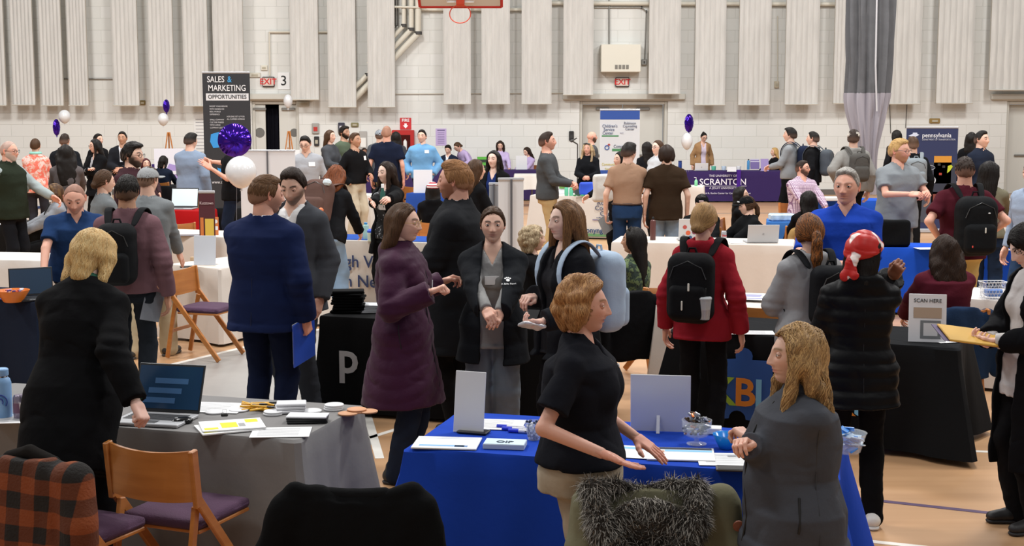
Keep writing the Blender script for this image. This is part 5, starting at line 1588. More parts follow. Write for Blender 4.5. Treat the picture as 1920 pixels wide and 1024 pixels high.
# red satin headscarf: a child of the wearer
I = P48
q = SDF(); q.ell([0, .012, .024], [.102, .122, .116], k=.01); q.func(lambda P: (.012 - .35 * P[:, 1] - P[:, 2]), [-1] * 3, [1] * 3, k=.010, op='&')
q.torus([0, .012, .030], [0, .35, 1], .100, .014, k=.012, sq=(.92, 1.14))
q.ell([0, .135, -.035], [.040, .028, .032], k=.012); q.cone([0, .140, -.05], [.03, .155, -.12], .024, .030, k=.014, flat=([0, 1, 0], 1.8)); q.cone([0, .140, -.05], [-.03, .150, -.11], .020, .028, k=.014, flat=([0, 1, 0], 1.8))
_n = Noise(4, 30, 4, (1, 1, 2)); q.noise = lambda P: .003 * _n(P) + .004 * (1 - np.minimum(1, np.abs(_n(P * .7)) * 4)) ** 2
V, Q = q.mesh(.006)
emit('headscarf', V @ I['Hd'].T + I['HC'], Q, mat('red_satin', '#b41f1a', rough=.42, mode='spots', color2='#e8d8d2', pscale=9, spec=.3), I['root'], k=I['k'])
P49 = person(1588, 318, 246, -18, 'grey haired man in a royal blue polo shirt mid speech', 'm', 'ruddy', 'silver', 'short', head=(-8, 2), build=1.16, fat=.14,
    arms=(('w', wpt(1494, 478, 255), (-1, .2, -.5)), 'clasp'), hands=('grip', 'relax'), top=polo('#1a3c9c', sleeve='long', cuff=.0), pants=Pt(KH), ho=dict(hs=1.15, talk=1, brow=.25, nose=1.15, hairline=.078, th=.008, hi='#a8a39c', lid=.32))
badge(P49, .10, 0, 1.27, .035, .014, 'chest_logo', '#3f9a5a')
seam(P36, [(0, 1.40), (0, .82)], .0018, 'back_seam', '#0c142c', 'b')
seam(P48, [(0, 1.30), (0, .82)], .002, 'back_seam', '#050506', 'b')
P12 = person(139, 349, 218, 22, 'stocky man in a navy blue polo with close cropped hair looking down', 'm', 'ruddy', 'dark', 'buzz', head=(-10, 18), lean=16, build=1.16, fat=.28,
    arms=(('w', wpt(76, 546, 224), (-1, .6, 0)), 'desk'), hands=('flat', 'flat'), top=polo('#1f365c', hem=.84), pants=Pt('#1d1f24'), ho=dict(hs=1.13, beard=.35, beardc=(.12, .07, .05), wide=1.08, jaw=1.15, hairline=.080, lid=.22, brow=1))
P11 = person(238, 327, 252, 178, 'young man in a dusty mauve jacket seen from behind', 'm', 'tan', 'black', 'short', head=(4, 4), build=1.02,
    arms=('down', ('w', wpt(333, 575, 250), (.8, 1, -.2))), hands=('relax', 'grip'), top=sweat('#6d5056', ease=.030, hem=.88, collar=.03, arm=.010), pants=Pt('#20242a'), ho=dict(nape=-.06))
backpack(P11, '#17181a', 'black backpack on the young man in the mauve jacket', w=.135, h=.22, d=.10, zc=1.17, xo=0.01)
P09 = person(278, 312, 205, 172, 'man in a grey cap and grey long sleeved shirt, khaki trousers, from behind', 'm', 'fair', 'brown', 'short', head=(-14, 4), k=None, build=1.02,
    arms=(('w', wpt(339, 488, 198), (1, .6, -.2)), 'desk'), hands=('flat', 'relax'), top=sweat('#727678', ease=.024, hem=.84, collar=.02), pants=Pt(KL, leg=.02, ease=.018), shoes=('low', '#33312f', '#4a4744'), legs=(.08, -.12, .06))
cap(P09, '#8d8f90')
P10 = person(196, 318, 188, 128, 'woman with a brown low bun in a grey fleece at the left', 'f', 'fair', 'brown', 'lowbun', head=(0, 8), arms=('clasp', 'clasp'), top=sweat('#6c7072', collar=.03, ease=.026), pants=Pt(BK))
P08 = person(249, 267, 176, 66, 'bearded man with glasses in a dark maroon hoodie', 'm', 'fair', 'black', 'thick', head=(8, 4), arms=('clasp', 'clasp'), top=sweat('#3a2429', hood=.9, ease=.03), pants=Pt(BK), glasses=True, ho=dict(beard=.95, brow=1, hairline=.07))
P35 = person(630, 311, 170, 158, 'auburn haired person in black top and light jeans bending over the table', 'f', 'fair', 'auburn', 'long', .14, head=(0, 18), lean=20, fat=.14, build=1.08, k=1.0,
    arms=('fwd', 'fwd'), top=sweat('#1c1d20', ease=.03, hem=.84, arm=.012), pants=Pt('#8ea9c4', leg=.032, ease=.022, len=.92), shoes=('low', '#7a6a50', '#8a7a60'), ho=dict(vol=1.25, hi='#8a4a26', wave=.5), legs=(.04, -.04, .05))
backpack(P35, '#5d463f', 'brown backpack with charms on the auburn haired person', w=.165, h=.25, d=.12, zc=1.20,
    parts=[('plush_charm', '#c9d4d8', (-.13, .09, .20), (.09, .07, .07)), ('plush_charm', '#e07a4a', (-.14, .14, -.14), (.05, .05, .08)), ('plush_charm', '#ece6de', (-.11, .15, -.17), (.04, .04, .05))])
P34 = person(724, 302, 172, -42, 'woman with long dark hair in a black cardigan talking behind blue bottles', 'f', 'pale', 'dark', 'longfront', .26, head=(-6, 6), arms=(('w', wpt(697, 388, 178), (-1, .5, -.7)), ('w', wpt(712, 384, 185), (1, .5, -.8))), hands=('open', 'grip'), palms=((.8, 0, .4), (-.6, 0, -.4)),
    top=Tp('#2b2e30', neck='v', ease=.012, m=mat('dotted_black', '#191a1c', rough=.8, mode='spots', color2='#8d9096', pscale=30)), over=coat('#0f0f11', name='cardigan', hem=.70, ease=.02, open=[(.6, .07), (1.5, .07)], arm=.006, collar=0), pants=Pt(BK), ho=dict(talk=1, part=(.01, 0), cover=0, lid=.3))
badge(P34, .05, -.165, 1.22, .10, .06)
P42 = person(1000, 422, 215, 82, 'seated woman with curly ash blond hair in black looking right', 'f', 'fair', 'ash', 'bobcurl', .07, sit=True, head=(10, 0), arms=('desk', 'desk'), top=sweat('#121214', ease=.022), pants=Pt(BK), shoes=False, ho=dict(hi='#cdbb98', cover=1, wave=.6, nl=900, ll=.08, th=.018))
P43 = person(1188, 425, 222, -128, 'seated woman with very long black hair in a green flowered blouse', 'f', 'tan', 'black', 'long', .34, sit=True, head=(18, 0), arms=('desk', 'desk'), top=sweat('#2c3f33', ease=.026, m=mat('green_floral', '#28382f', rough=.9, mode='camo', color2='#5f7048', pscale=22), collar=.02), pants=Pt(BK), shoes=False, ho=dict(vol=.92, nl=900))
MB().tube([P43['hp'](-.060, -.030, .104), P43['hp'](0, -.02, .126), P43['hp'](.060, -.030, .104)], .008, 6).build('sunglasses', plain('#1a1512', rough=.2), P43['root'], True)
P50 = person(1773, 440, 250, 186, 'seated woman with long dark wavy hair in a maroon sweater, from behind', 'f', 'fair', 'dark', 'long', .26, sit=True, head=(0, 6), fat=.22, build=1.14, arms=('desk', 'desk'), top=sweat('#4f1a26', ease=.030, arm=.014), pants=Pt(BK), shoes=False, ho=dict(vol=1.3, wave=.8, nl=1200, lr=.004, hi='#3a2a20', cover=1))
P51 = person(1930, 424, 350, -80, 'person with black hair in a long black coat reading an envelope at the right edge', 'f', 'pale', 'black', 'bob', .05, head=(-6, 30), arms=(('w', wpt(1852, 636, 345), (-1, .4, -.9)), ('w', wpt(1868, 640, 350), (.6, .4, -1.))), hands=('grip', 'grip'), palms=((.3, .2, .8), (-.3, -.2, .9)),
    top=sweat('#b9b4b2', ease=.016, hem=.75), over=coat('#0e0e11', hem=.35, flare=.01, ease=.030, arm=.012, open=[(.2, .10), (1.5, .08)]), pants=Pt('#121214', leg=.02), ho=dict(fringe=.045, th=.020, cover=1, nl=900))
P53 = person(1688, 262, 156, 22, 'smiling fair haired man with beard and glasses in a grey polo, hands clasped', 'm', 'ruddy', 'blond', 'short', head=(22, 4), build=1.18, fat=.12, arms=('hold', 'hold'), hands=('clasp', 'clasp'), palms=((.6, 0, -.6), (-.6, 0, -.6)), top=polo('#7d8286', ease=.030, hem=.76), pants=Pt('#6f6a62'), glasses='#5a5550', ho=dict(hs=1.14, beard=.7, beardc=srgb('#a8743c'), smile=1, brow=.5))
P53 and MB().box(P53['tp'](-.235, -.06, 1.20), (.03, .03, .025)).build('sleeve_logo', plain('#c9b43a'), P53['root'])
P54 = person(1810, 293, 200, 184, 'man in a maroon polo shirt and khakis from behind', 'm', 'ruddy', 'dark', 'short', head=(-16, 2), build=1.08, fat=.1, arms=('hip', 'hip'), top=polo('#451620'), pants=Pt('#b29a62', leg=.012))
backpack(P54, '#111214', 'large black backpack on the man in the maroon polo', w=.175, h=.26, d=.13, zc=1.13, parts=[('zip_pull', '#c8c4ba', (0, .22, -.02), (.012, .01, .05)), ('zip_pull', '#c2372c', (.10, .2, -.16), (.012, .01, .02)), ('zip_pull', '#d8d8d8', (-.06, .14, .12), (.02, .01, .01))])
P55 = person(1856, 301, 178, 152, 'woman with long black hair in an olive beige top and jeans from behind', 'f', 'fair', 'black', 'long', .34, head=(-10, 4), arms=('fwd', 'fwd'), top=sweat('#6f6a58', ease=.020, hem=.92), pants=Pt('#1f2d44', leg=.010), ho=dict(vol=.95))
P66 = person(1250, 270, 146, 182, 'person in a dark brown short sleeved shirt with chin length dark hair, from behind', 'm', 'fair', 'dark', 'bob', .035, head=(0, 2), arms=('down', 'down'), top=polo('#33261b', ease=.036, hem=.80), pants=Pt('#8398ad', leg=.02), ho=dict(vol=.95, cover=1))
P67 = person(1180, 267, 146, 176, 'young man in a tan short sleeved shirt tucked into belted jeans, from behind', 'm', 'fair', 'black', 'thick', head=(-36, 6), arms=('fwd', 'down'), hands=('relax', 'grip'), top=polo('#9b7c66', ease=.024, hem=.97, tuck=1), pants=Pt('#23395a', leg=.012, ease=.016), ho=dict(nape=-.05))
MB().tube([P67['tp'](.178 * math.cos(a), .125 * math.sin(a), .985) for a in np.linspace(0, 6.28, 25)[:-1]], .014, 6, closed=True).build('belt', plain('#4a3226'), P67['root'], True)
P33 = person(893, 298, 168, 118, 'woman with long dark hair in black half hidden behind the ginger bearded man', 'f', 'fair', 'brown', 'long', .22, arms=('clasp', 'clasp'), top=sweat('#131315'), pants=Pt(BK))
P32 = person(926, 281, 142, -22, 'smiling woman with long black hair in a black blazer at a counter', 'f', 'pale', 'black', 'longfront', .24, head=(-4, 2), arms=('clasp', 'clasp'), top=Tp('#1c2b5c', neck='v', ease=.012), over=coat('#101012', name='blazer', hem=.78, open=[(.6, .05), (1.5, .06)], ease=.02, arm=.006, collar=.02), pants=Pt(BK), ho=dict(smile=1, cover=0))
badge(P32, .10, -.17, 1.24, .08, .06)
P72 = person(1027, 247, 131, 80, 'man in a grey quarter zip pullover and khaki trousers facing right', 'm', 'ruddy', 'dark', 'quiff', head=(4, -2), arms=('clasp', 'clasp'), hands=('clasp', 'clasp'), top=sweat('#47494b', collar=.035, ease=.024, hem=.86), pants=Pt('#b0966c', leg=.014), ho=dict(beard=.2))
P70 = person(1102, 267, 101, -8, 'woman with wavy blond hair in a black quarter zip, sunglasses on her head', 'f', 'ruddy', 'ash', 'longfront', .14, head=(-12, 0), fat=.12, arms=('clasp', 'clasp'), hands=('clasp', 'clasp'), top=sweat('#141518', collar=.035, ease=.03), pants=Pt(BK), ho=dict(vol=1.2, wave=.9, hi='#c9ab78'))
MB().tube([P70['hp'](-.070, -.05, .095), P70['hp'](0, -.07, .112), P70['hp'](.070, -.05, .095)], .012, 6).build('sunglasses', plain('#23262a', rough=.2), P70['root'], True)
P71 = person(1110, 245, 92, 96, 'bald man with a beard in a dark grey sweater before the centre doors', 'm', 'ruddy', 'dark', 'none', head=(10, 0), arms=('down', 'down'), top=sweat('#4c4e50'), pants=Pt(BK), ho=dict(beard=.9))
P80 = person(1163, 283, 134, -60, 'person in black carrying a white tote bag behind the tan shirted man', 'f', 'fair', 'black', 'bob', .08, arms=('fwd', 'down'), top=sweat('#101012'), pants=Pt('#101012', leg=.02))
P68 = person(1233, 262, 116, -55, 'woman with sunglasses and a light grey top facing left', 'f', 'pale', 'brown', 'lowbun', arms=('down', 'down'), top=sweat('#b9bcc0', ease=.03), pants=Pt(BK), glasses='#2a2626')
P69 = person(1213, 265, 104, 200, 'person with long straight black hair beside the blue and white banner', 'f', 'fair', 'black', 'long', .30, arms=('down', 'down'), top=sweat('#17171a'), pants=Pt(BK))
P65 = person(1320, 249, 75, 6, 'woman in a tan cardigan leaning on the lettered purple table', 'f', 'fair', 'black', 'bun', head=(10, 20), lean=8, arms=('down', 'down'), top=Tp('#cdbfcf', neck='v', ease=.012), over=coat('#a07d58', name='cardigan', hem=.66, open=[(.5, .06), (1.5, .06)], ease=.02, arm=.01, collar=0), pants=Pt(BK), glasses=True)
P64 = person(1506, 300, 122, 22, 'seated man with dark beard and glasses in a pink checked shirt', 'm', 'ruddy', 'dark', 'short', head=(34, 0), sit=True, k=1.03, fat=.18, build=1.06, arms=('desk', 'desk'), top=shirt('#c9b4c2', m=mat('pink_check', '#d3c0cc', rough=.9, mode='check', color2='#7a5a78', pscale=15), ease=.026), pants=Pt('#24262c'), glasses=True, ho=dict(beard=.9))
P63 = person(1452, 276, 74.5, -74, 'seated woman with long blond hair in black at the lettered purple table', 'f', 'fair', 'blond', 'long', .16, sit=True, arms=('desk', 'desk'), top=sweat('#121214'), pants=Pt(BK), shoes=False)
P62 = person(1481, 239, 101, -112, 'young man with dark curly hair in a light grey hoodie', 'm', 'fair', 'black', 'thick', arms=('clasp', 'clasp'), top=sweat('#85888b', hood=.8, ease=.028), pants=Pt('#111113'))
backpack(P62, '#1b2338', 'navy backpack on the young man in the light grey hoodie', w=.15, h=.22, d=.10)
P61 = person(1524, 246, 104, -118, 'young man with dark hair in a black jacket beside the grey divider curtain', 'm', 'fair', 'black', 'short', arms=('down', 'down'), top=sweat('#141416', hood=.8, ease=.032), pants=Pt('#111113'))
backpack(P61, '#4b5056', 'slate grey backpack on the young man in the black jacket', w=.15, h=.22, d=.10)
P60 = person(1601, 243, 119, 190, 'person in a beige cap and grey hooded sweatshirt from behind', 'm', 'fair', 'dark', 'thick', head=(-30, 2), arms=('down', 'hip'), build=1.05, top=sweat('#85837f', hood=.9, ease=.036, arm=.012), pants=Pt('#101012'))
cap(P60, '#c4bdb3')
backpack(P60, '#4a4845', 'dark grey backpack on the person in the beige cap', w=.14, h=.20, d=.09)
P59 = person(1681, 243, 92, 200, 'person with black hair nearly hidden behind the grey polo man', 'f', 'fair', 'black', 'long', .2, top=sweat('#17171a'), pants=Pt(BK))
P58 = person(1712, 255, 121, 178, 'person with brown hair in black sleeves before the dark blue transportation banner', 'm', 'fair', 'brown', 'short', arms=('down', 'down'), top=sweat('#121316'), pants=Pt(BK))
backpack(P58, '#7f868b', 'light grey backpack worn before the dark blue transportation banner', w=.15, h=.21, d=.09)
P56 = person(1842, 245, 121, 34, 'dark haired man in a navy zip jacket looking right', 'm', 'fair', 'black', 'quiff', head=(6, 0), build=1.05, arms=('down', 'down'), top=coat('#1c2230', name='zip_jacket', hem=.80, ease=.036, collar=.04), pants=Pt(BK), ho=dict(brow=1))
P57 = person(1822, 247, 101, 150, 'person with long black hair and black coat behind the navy jacket man', 'f', 'fair', 'black', 'long', .2, arms=('down', 'down'), top=sweat('#131316', ease=.03), pants=Pt(BK))
P52 = person(1936, 300, 190, -60, 'person in a light blue sleeve cut off by the right edge', 'm', 'fair', 'dark', 'short', arms=('down', 'down'), top=shirt('#8d9bb0'), pants=Pt(JN))
P73 = person(811, 341, 143, 190, 'seated person in a red and white striped knit cap and fluffy black coat', 'f', 'fair', 'black', 'long', .1, sit=True, k=.9, arms=('desk', 'desk'), top=sweat('#101012', ease=.04, hood=1.1), pants=Pt(BK), shoes=False)
q = SDF(); q.ell([0, .010, .045], [.092, .110, .085], k=.01); q.func(lambda P: .03 - P[:, 2], [-1] * 3, [1] * 3, k=.01, op='&')
V, Q = q.mesh(.010); emit('knit_cap', V @ P73['Hd'].T + P73['HC'], Q, mat('striped_knit', '#d9d4d2', rough=.95, mode='stripes', color2='#a33a42', pscale=9), P73['root'], k=P73['k'])
P74 = person(1400, 367, 155, -74, 'seated person in a black cap and hoodie with a ponytail at the silver laptop', 'm', 'fair', 'brown', 'lowpony', .12, sit=True, k=.95, head=(0, 12), arms=('desk', 'desk'), top=sweat('#101113', hood=.8, ease=.03), pants=Pt(BK), shoes=False, ho=dict(cover=1))
cap(P74, '#121315', logo='#b9b9b9')
P75 = person(1390, 349, 142, 72, 'seated woman with long black hair behind the black capped person', 'f', 'fair', 'black', 'long', .22, sit=True, k=.95, arms=('desk', 'desk'), top=sweat('#111113'), pants=Pt(BK), shoes=False)
P76 = person(1316, 364, 154, -10, 'seated person in a black cap with white patch behind the stickered laptop', 'm', 'fair', 'black', 'short', sit=True, k=.95, head=(0, 16), arms=('desk', 'desk'), top=sweat('#0f1012', ease=.03), pants=Pt(BK), shoes=False)
cap(P76, '#101113', logo='#c9a8a8')
P77 = person(1516, 357, 152, 186, 'seated person with straight black hair and black top, back to the camera', 'f', 'fair', 'black', 'long', .10, sit=True, k=.98, arms=('desk', 'desk'), top=sweat('#0e0e10', ease=.03), pants=Pt(BK), shoes=False)
# ---- left background
P01 = person(17, 263, 152, 72, 'older man with grey beard in a dark green vest reaching over the table', 'm', 'ruddy', 'silver', 'buzz', head=(4, 4), fat=.15, arms=(('w', wpt(52, 352, 150), (-.6, .4, -1.)), 'fwd'), hands=('point', 'relax'), top=sweat('#8f9898', ease=.018), over=dict(mat=cloth('#23291f'), name='vest', ease=.02, add=.012, sleeve='none', hem=.84, neck='crew', collar=.03), pants=Pt('#15161a'), glasses=True, ho=dict(beard=.8, beardc=srgb('#b5aea6')))
P02 = person(66, 259, 112, 184, 'woman in a coral flowered jacket and mint scarf from behind', 'f', 'fair', 'brown', 'bun', head=(0, 4), fat=.14, arms=('clasp', 'clasp'), top=sweat('#d97c6c', m=mat('coral_floral', '#d8b8b0', rough=.9, mode='floral', color2='#d86a58', pscale=14), ease=.032, hem=.84), pants=Pt('#2a2a30'), ho=dict(bunz=.085, buny=.05))
MB().tube([P02['tp'](.075 * math.cos(a), .075 * math.sin(a), 1.475) for a in np.linspace(0, 6.28, 17)[:-1]], .026, 8, closed=True).build('scarf', cloth('#8fc4b8'), P02['root'], True)
P03 = person(121, 250, 106, 176, 'man with short dark hair in a black jacket near the purple balloon', 'm', 'fair', 'dark', 'short', build=1.05, arms=('down', 'down'), top=coat('#17191d', name='jacket', ease=.036, hem=.82), pants=Pt(BK))
P04 = person(122, 270, 136, 196, 'woman with long black hair in a grey brown cardigan at the left', 'f', 'fair', 'black', 'long', .30, head=(10, 4), arms=('fwd', 'fwd'), top=sweat('#565050', ease=.030, arm=.012, hem=.7), pants=Pt(BK), ho=dict(vol=1.3))
P05 = person(178, 260, 108, -34, 'woman with long black hair and glasses in a black blazer, arms folded', 'f', 'fair', 'black', 'longfront', .22, head=(-20, 8), arms=('cross', 'cross'), top=Tp('#a5a5a8', neck='v', ease=.012), over=coat('#101012', name='blazer', ease=.02, hem=.74, open=[(1.1, .0), (1.3, .03), (1.5, .05)], collar=.02, arm=.006), pants=Pt(BK), glasses=True)
P06 = person(184, 250, 95, 60, 'dark haired person mostly hidden behind the black blazer woman', 'm', 'fair', 'black', 'short', top=sweat('#141416'), pants=Pt(BK))
P07 = person(229, 246, 99, 4, 'man in a dark suit, white shirt and tie near the wall on the left', 'm', 'tan', 'black', 'short', head=(-4, 0), arms=('clasp', 'clasp'), top=shirt('#dadadd', hem=.9), over=suit('#1a1b20', open=[(1.15, .0), (1.32, .04), (1.5, .06)]), pants=Pt('#1a1b20'))
MB().bar(P07['tp'](0, -.150, 1.42), P07['tp'](0, -.175, 1.18), .05, .012).build('necktie', plain('#c9c9cf'), P07['root'])
P13 = person(101, 343, 146, -66, 'seated woman with shoulder length dark blond hair in a grey cardigan', 'f', 'tan', 'brown', 'bob', .12, sit=True, k=.95, head=(-4, 6), arms=('fwd', 'fwd'), top=Tp('#c9c7c6', neck='v', ease=.012), over=coat('#8a8d93', name='cardigan', ease=.022, hem=.8, open=[(.8, .05), (1.5, .05)], arm=.01, collar=0), pants=Pt(BK), shoes=False, ho=dict(vol=1.2, hi='#8a6c48'))
MB().tube([P13['tp'](-.05, -.07, 1.46), P13['tp'](-.03, -.155, 1.30), P13['tp'](0, -.16, 1.16), P13['tp'](.03, -.155, 1.30), P13['tp'](.05, -.07, 1.46)], .005, 5).build('lanyard', plain('#161616'), P13['root'], True)
P15 = person(358, 249, 116, 166, 'man in a light blue grey sweater and khaki trousers from behind', 'm', 'fair', 'black', 'thick', head=(-20, 8), fat=.08, build=1.05, arms=('down', 'clasp'), top=sweat('#7c8a9e', ease=.034, hem=.80, arm=.012), pants=Pt('#8f7850', leg=.014))
P16 = person(432, 252, 126, -78, 'man in a black tee shirt reaching left behind the purple balloon', 'm', 'ruddy', 'dark', 'short', arms=(('w', wpt(398, 303, 122), (-.4, .3, -1.)), ('w', wpt(396, 316, 128), (.4, .3, -1.))), hands=('open', 'open'), top=polo('#131315', ease=.03, neck='crew', ) if False else Tp('#131315', neck='crew', sleeve='short', ease=.028, hem=.82), pants=Pt('#1a2233', leg=.02))
P17 = person(306, 292, 94, 170, 'seated person in navy with dark hair bent beside the easel', 'f', 'fair', 'black', 'bob', .1, sit=True, k=.98, head=(0, 20), arms=('desk', 'desk'), top=sweat('#1a2130', ease=.028), pants=Pt(BK), shoes=False)
P18 = person(273, 296, 96, 30, 'seated person with dark maroon hair behind the bearded man', 'f', 'fair', '#4a1f24', 'bob', .1, sit=True, k=.98, arms=('desk', 'desk'), top=sweat('#3a2a2e'), pants=Pt(BK), shoes=False)
P19 = person(572, 255, 121, 4, 'young man with glasses in a light grey shirt looking down, name badge', 'm', 'fair', 'black', 'quiff', head=(-10, 22), arms=('down', 'down'), top=shirt('#9b9da2', ease=.028, hem=.95, tuck=1), pants=Pt('#15161a'), glasses=True)
badge(P19, .085, -.150, 1.30, .10, .065)
P20 = person(619, 243, 97, 62, 'woman with long brown hair in a dark grey cardigan beside the olive tee man', 'f', 'fair', 'brown', 'long', .22, arms=('clasp', 'clasp'), top=sweat('#44464a', ease=.03, hem=.6), pants=Pt(BK))
P21 = person(646, 236, 93, 58, 'black bearded man in an olive green tee shirt', 'm', 'tan', 'black', 'thick', build=1.05, arms=('down', 'down'), top=Tp('#4f5a4a', neck='crew', sleeve='short', ease=.026, hem=.82), pants=Pt('#2b2b2e'), ho=dict(beard=1))
P22 = person(666, 248, 111, 52, 'man in a black long sleeved shirt with name badge and light khakis', 'm', 'tan', 'brown', 'short', head=(6, 0), arms=('pocket', 'clasp'), top=shirt('#121214', ease=.026, hem=.92), pants=Pt('#b3a995', leg=.022))
badge(P22, .085, -.150, 1.32, .07, .07)
P23 = person(683, 277, 73.4, 20, 'small seated figure in dark clothes behind the black shirted man', 'f', 'brown', 'dark', 'bob', .1, sit=True, k=.98, arms=('desk', 'desk'), top=sweat('#3b2a33'), pants=Pt(BK), shoes=False)
P24 = person(725, 235, 104, 172, 'tall man in a navy polo and khakis seen from behind', 'm', 'ruddy', 'midbrown', 'buzz', head=(4, 0), build=1.08, fat=.06, arms=('down', 'down'), top=polo('#161c2e', ease=.034, hem=.82), pants=Pt('#a38d62', leg=.014), ho=dict(th=.007))
P25 = person(711, 243, 90, 190, 'person in a grey cap and grey top behind the navy polo man', 'm', 'fair', 'dark', 'short', arms=('down', 'down'), top=sweat('#4a4d52'), pants=Pt(BK))
cap(P25, '#8a8f96')
P26 = person(742, 246, 88, 200, 'person with black hair between the navy polo man and the red cabinet', 'f', 'fair', 'black', 'long', .2, top=sweat('#3a3b40'), pants=Pt(BK))
P27 = person(791, 243, 97, -4, 'young man in a light blue quarter zip, hands in pockets', 'm', 'fair', 'black', 'quiff', head=(-8, -2), build=1.06, arms=('pocket', 'pocket'), top=sweat('#6c9cc4', ease=.034, hem=.84, arm=.014, collar=.035), pants=Pt('#15161a'), ho=dict(brow=1))
badge(P27, .10, -.165, 1.33, .085, .06)
P28 = person(840, 272, 73.4, -18, 'seated dark haired young man in a navy suit near the lilac poster', 'm', 'fair', 'black', 'thick', head=(0, 16), sit=True, k=1.0, arms=('desk', 'desk'), top=shirt('#d9dadd'), over=suit('#1b2233', open=[(1.15, .0), (1.5, .05)]), pants=Pt(BK), shoes=False)
P29 = person(858, 268, 73.4, -58, 'woman in a lilac top leaning over the far purple table', 'f', 'fair', 'brown', 'lowbun', head=(0, 20), lean=38, k=1.0, arms=('desk', 'desk'), top=sweat('#b3a0c6', ease=.026), pants=Pt('#141416'), glasses=True)
P30 = person(938, 264, 73.4, 10, 'seated dark haired woman in a lilac top looking down behind the far table', 'f', 'fair', 'dark', 'longfront', .12, head=(-14, 22), sit=True, k=1.05, arms=('desk', 'desk'), top=sweat('#b7a6ca'), pants=Pt(BK), shoes=False)
P31 = person(988, 276, 73.4, -42, 'seated long haired woman in a lilac top at the right end of the far table', 'f', 'fair', 'dark', 'long', .20, head=(-6, 22), sit=True, k=1.0, arms=('desk', 'desk'), top=sweat('#b09dc2'), pants=Pt(BK), shoes=False)
# ---------------------------------------------------------------- chairs
WOOD = mat('beech_wood', '#a8672f', rough=.38, mode='wood', color2='#bd7a3c', pscale=3, anis=(1, 1, 8), coat=.2)
PURP = mat('plum_upholstery', '#4a3047', rough=.95, bump=.4, bscale=140, var=.08)
_CH = None
def chair(loc, rz, label, group=None, cat='chair'):
    """wooden folding chair: local -Y is the front"""
    global _CH
    if _CH is None:
        root = empty('folding_chair', (0, 0, 0))
        for sg in (-1, 1):
            MB().bar((sg * .225, .245, .82), (sg * .225, .215, .56), .024, .048, (0, 1, 0)).bar((sg * .225, .222, .60), (sg * .225, -.25, .012), .024, .046, (0, 1, 0)).build('front_leg', WOOD, root)
            MB().bar((sg * .198, .195, .555), (sg * .198, .30, .012), .022, .040, (0, 1, 0)).build('rear_leg', WOOD, root)
        V = []; F = []; n = 14
        for side in (0, 1):
            for j in range(n + 1):
                t_ = j / n * 2 - 1
                y = .262 - .030 * (t_ * t_) + (.016 if side else 0)
                for z in (.575 + .012 * t_ * t_, .80 + .018 * t_ * t_): V.append((t_ * .218, y - (z - .8) * -.06, z))
        m = (n + 1) * 2
        for j in range(n):
            a = j * 2
            F += [(a, a + 2, a + 3, a + 1), (m + a, m + a + 1, m + a + 3, m + a + 2), (a + 1, a + 3, m + a + 3, m + a + 1), (a, m + a, m + a + 2, a + 2)]
        F += [(0, 1, m + 1, m), (2 * n, m + 2 * n, m + 2 * n + 1, 2 * n + 1)]
        MB().add(V, F).build('backrest', WOOD, root, True)
        q = SDF(); q.box([0, -.02, .462], [.21, .215, .026], rnd=.024); q.ell([0, -.02, .47], [.19, .19, .03], k=.02)
        V, Q = q.mesh(.014); emit('seat', V, Q, PURP, root)
        MB().box((0, -.02, .432), (.41, .40, .018), b=.004).build('seat_board', WOOD, root)
        MB().bar((-.19, .262, .26), (.19, .262, .26), .02, .03).build('stretcher', WOOD, root)
        _CH = root; r = root
    else:
        r = _CH.copy(); S_COL.objects.link(r)
        for ch in _CH.children:
            c_ = ch.copy(); S_COL.objects.link(c_); c_.parent = r
    r.location = (float(loc[0]), float(loc[1]), 0); r.rotation_euler = (0, 0, rz)
    r['label'] = label; r['category'] = cat; r['group'] = group or 'wooden folding chairs with plum seats'
    return r
def chair_px(px, py, s, yaw, label):
    P = wpt(px, py, s); c, s_ = math.cos(rad(yaw)), math.sin(rad(yaw))
    o = np.array([-.26 * s_, .26 * c])        # back of the chair in the world
    return chair((P[0] - o[0], P[1] - o[1]), rad(yaw), label), (P[0] - o[0], P[1] - o[1])
_, c1 = chair_px(276, 834, 428, 158, 'empty wooden folding chair with plum seat in front of the grey table')
_, c2 = chair_px(52, 838, 450, 156, 'wooden folding chair under the orange plaid coat at the bottom left')
_, c3 = chair_px(662, 912, 490, 178, 'wooden folding chair hidden under the black jacket')
_, c4 = chair_px(1230, 912, 486, 182, 'wooden folding chair hidden under the fur hooded parka')
chair_px(338, 500, 203, 72, 'wooden folding chair seen from the side under the grey capped man\'s hand')
chair_px(1440, 572, 250, 200, 'wooden folding chair left of the ponytail woman')
chair_px(1508, 424, 150, 190, 'wooden folding chair with a tan coat over its back')
chair_px(331, 410, 146, 190, 'small wooden folding chair in front of the red table')
chair_px(778, 342, 100, 180, 'wooden folding chair beside the white framed sign')
SEATN = ((P42, 'curly blond'), (P43, 'green bloused'), (P50, 'maroon sweatered'), (P64, 'pink checked'), (P74, 'black capped ponytailed'), (P75, 'long black haired'), (P76, 'white patch capped'), (P77, 'straight black haired'), (P13, 'grey cardigan'),
         (P63, 'long blond haired'), (P73, 'striped knit capped'), (P17, 'navy topped'), (P18, 'dark maroon haired'), (P28, 'navy suited seated'), (P30, 'front facing lilac'), (P31, 'rightmost lilac topped'), (P23, 'small dark seated'))
for I, n_ in SEATN:
    y_ = math.atan2(I['R'][1, 0], I['R'][0, 0])
    chair(I['loc'][:2] + (I['R'] @ np.array([0, .02, 0]))[:2], y_, 'wooden folding chair holding the %s person' % n_)
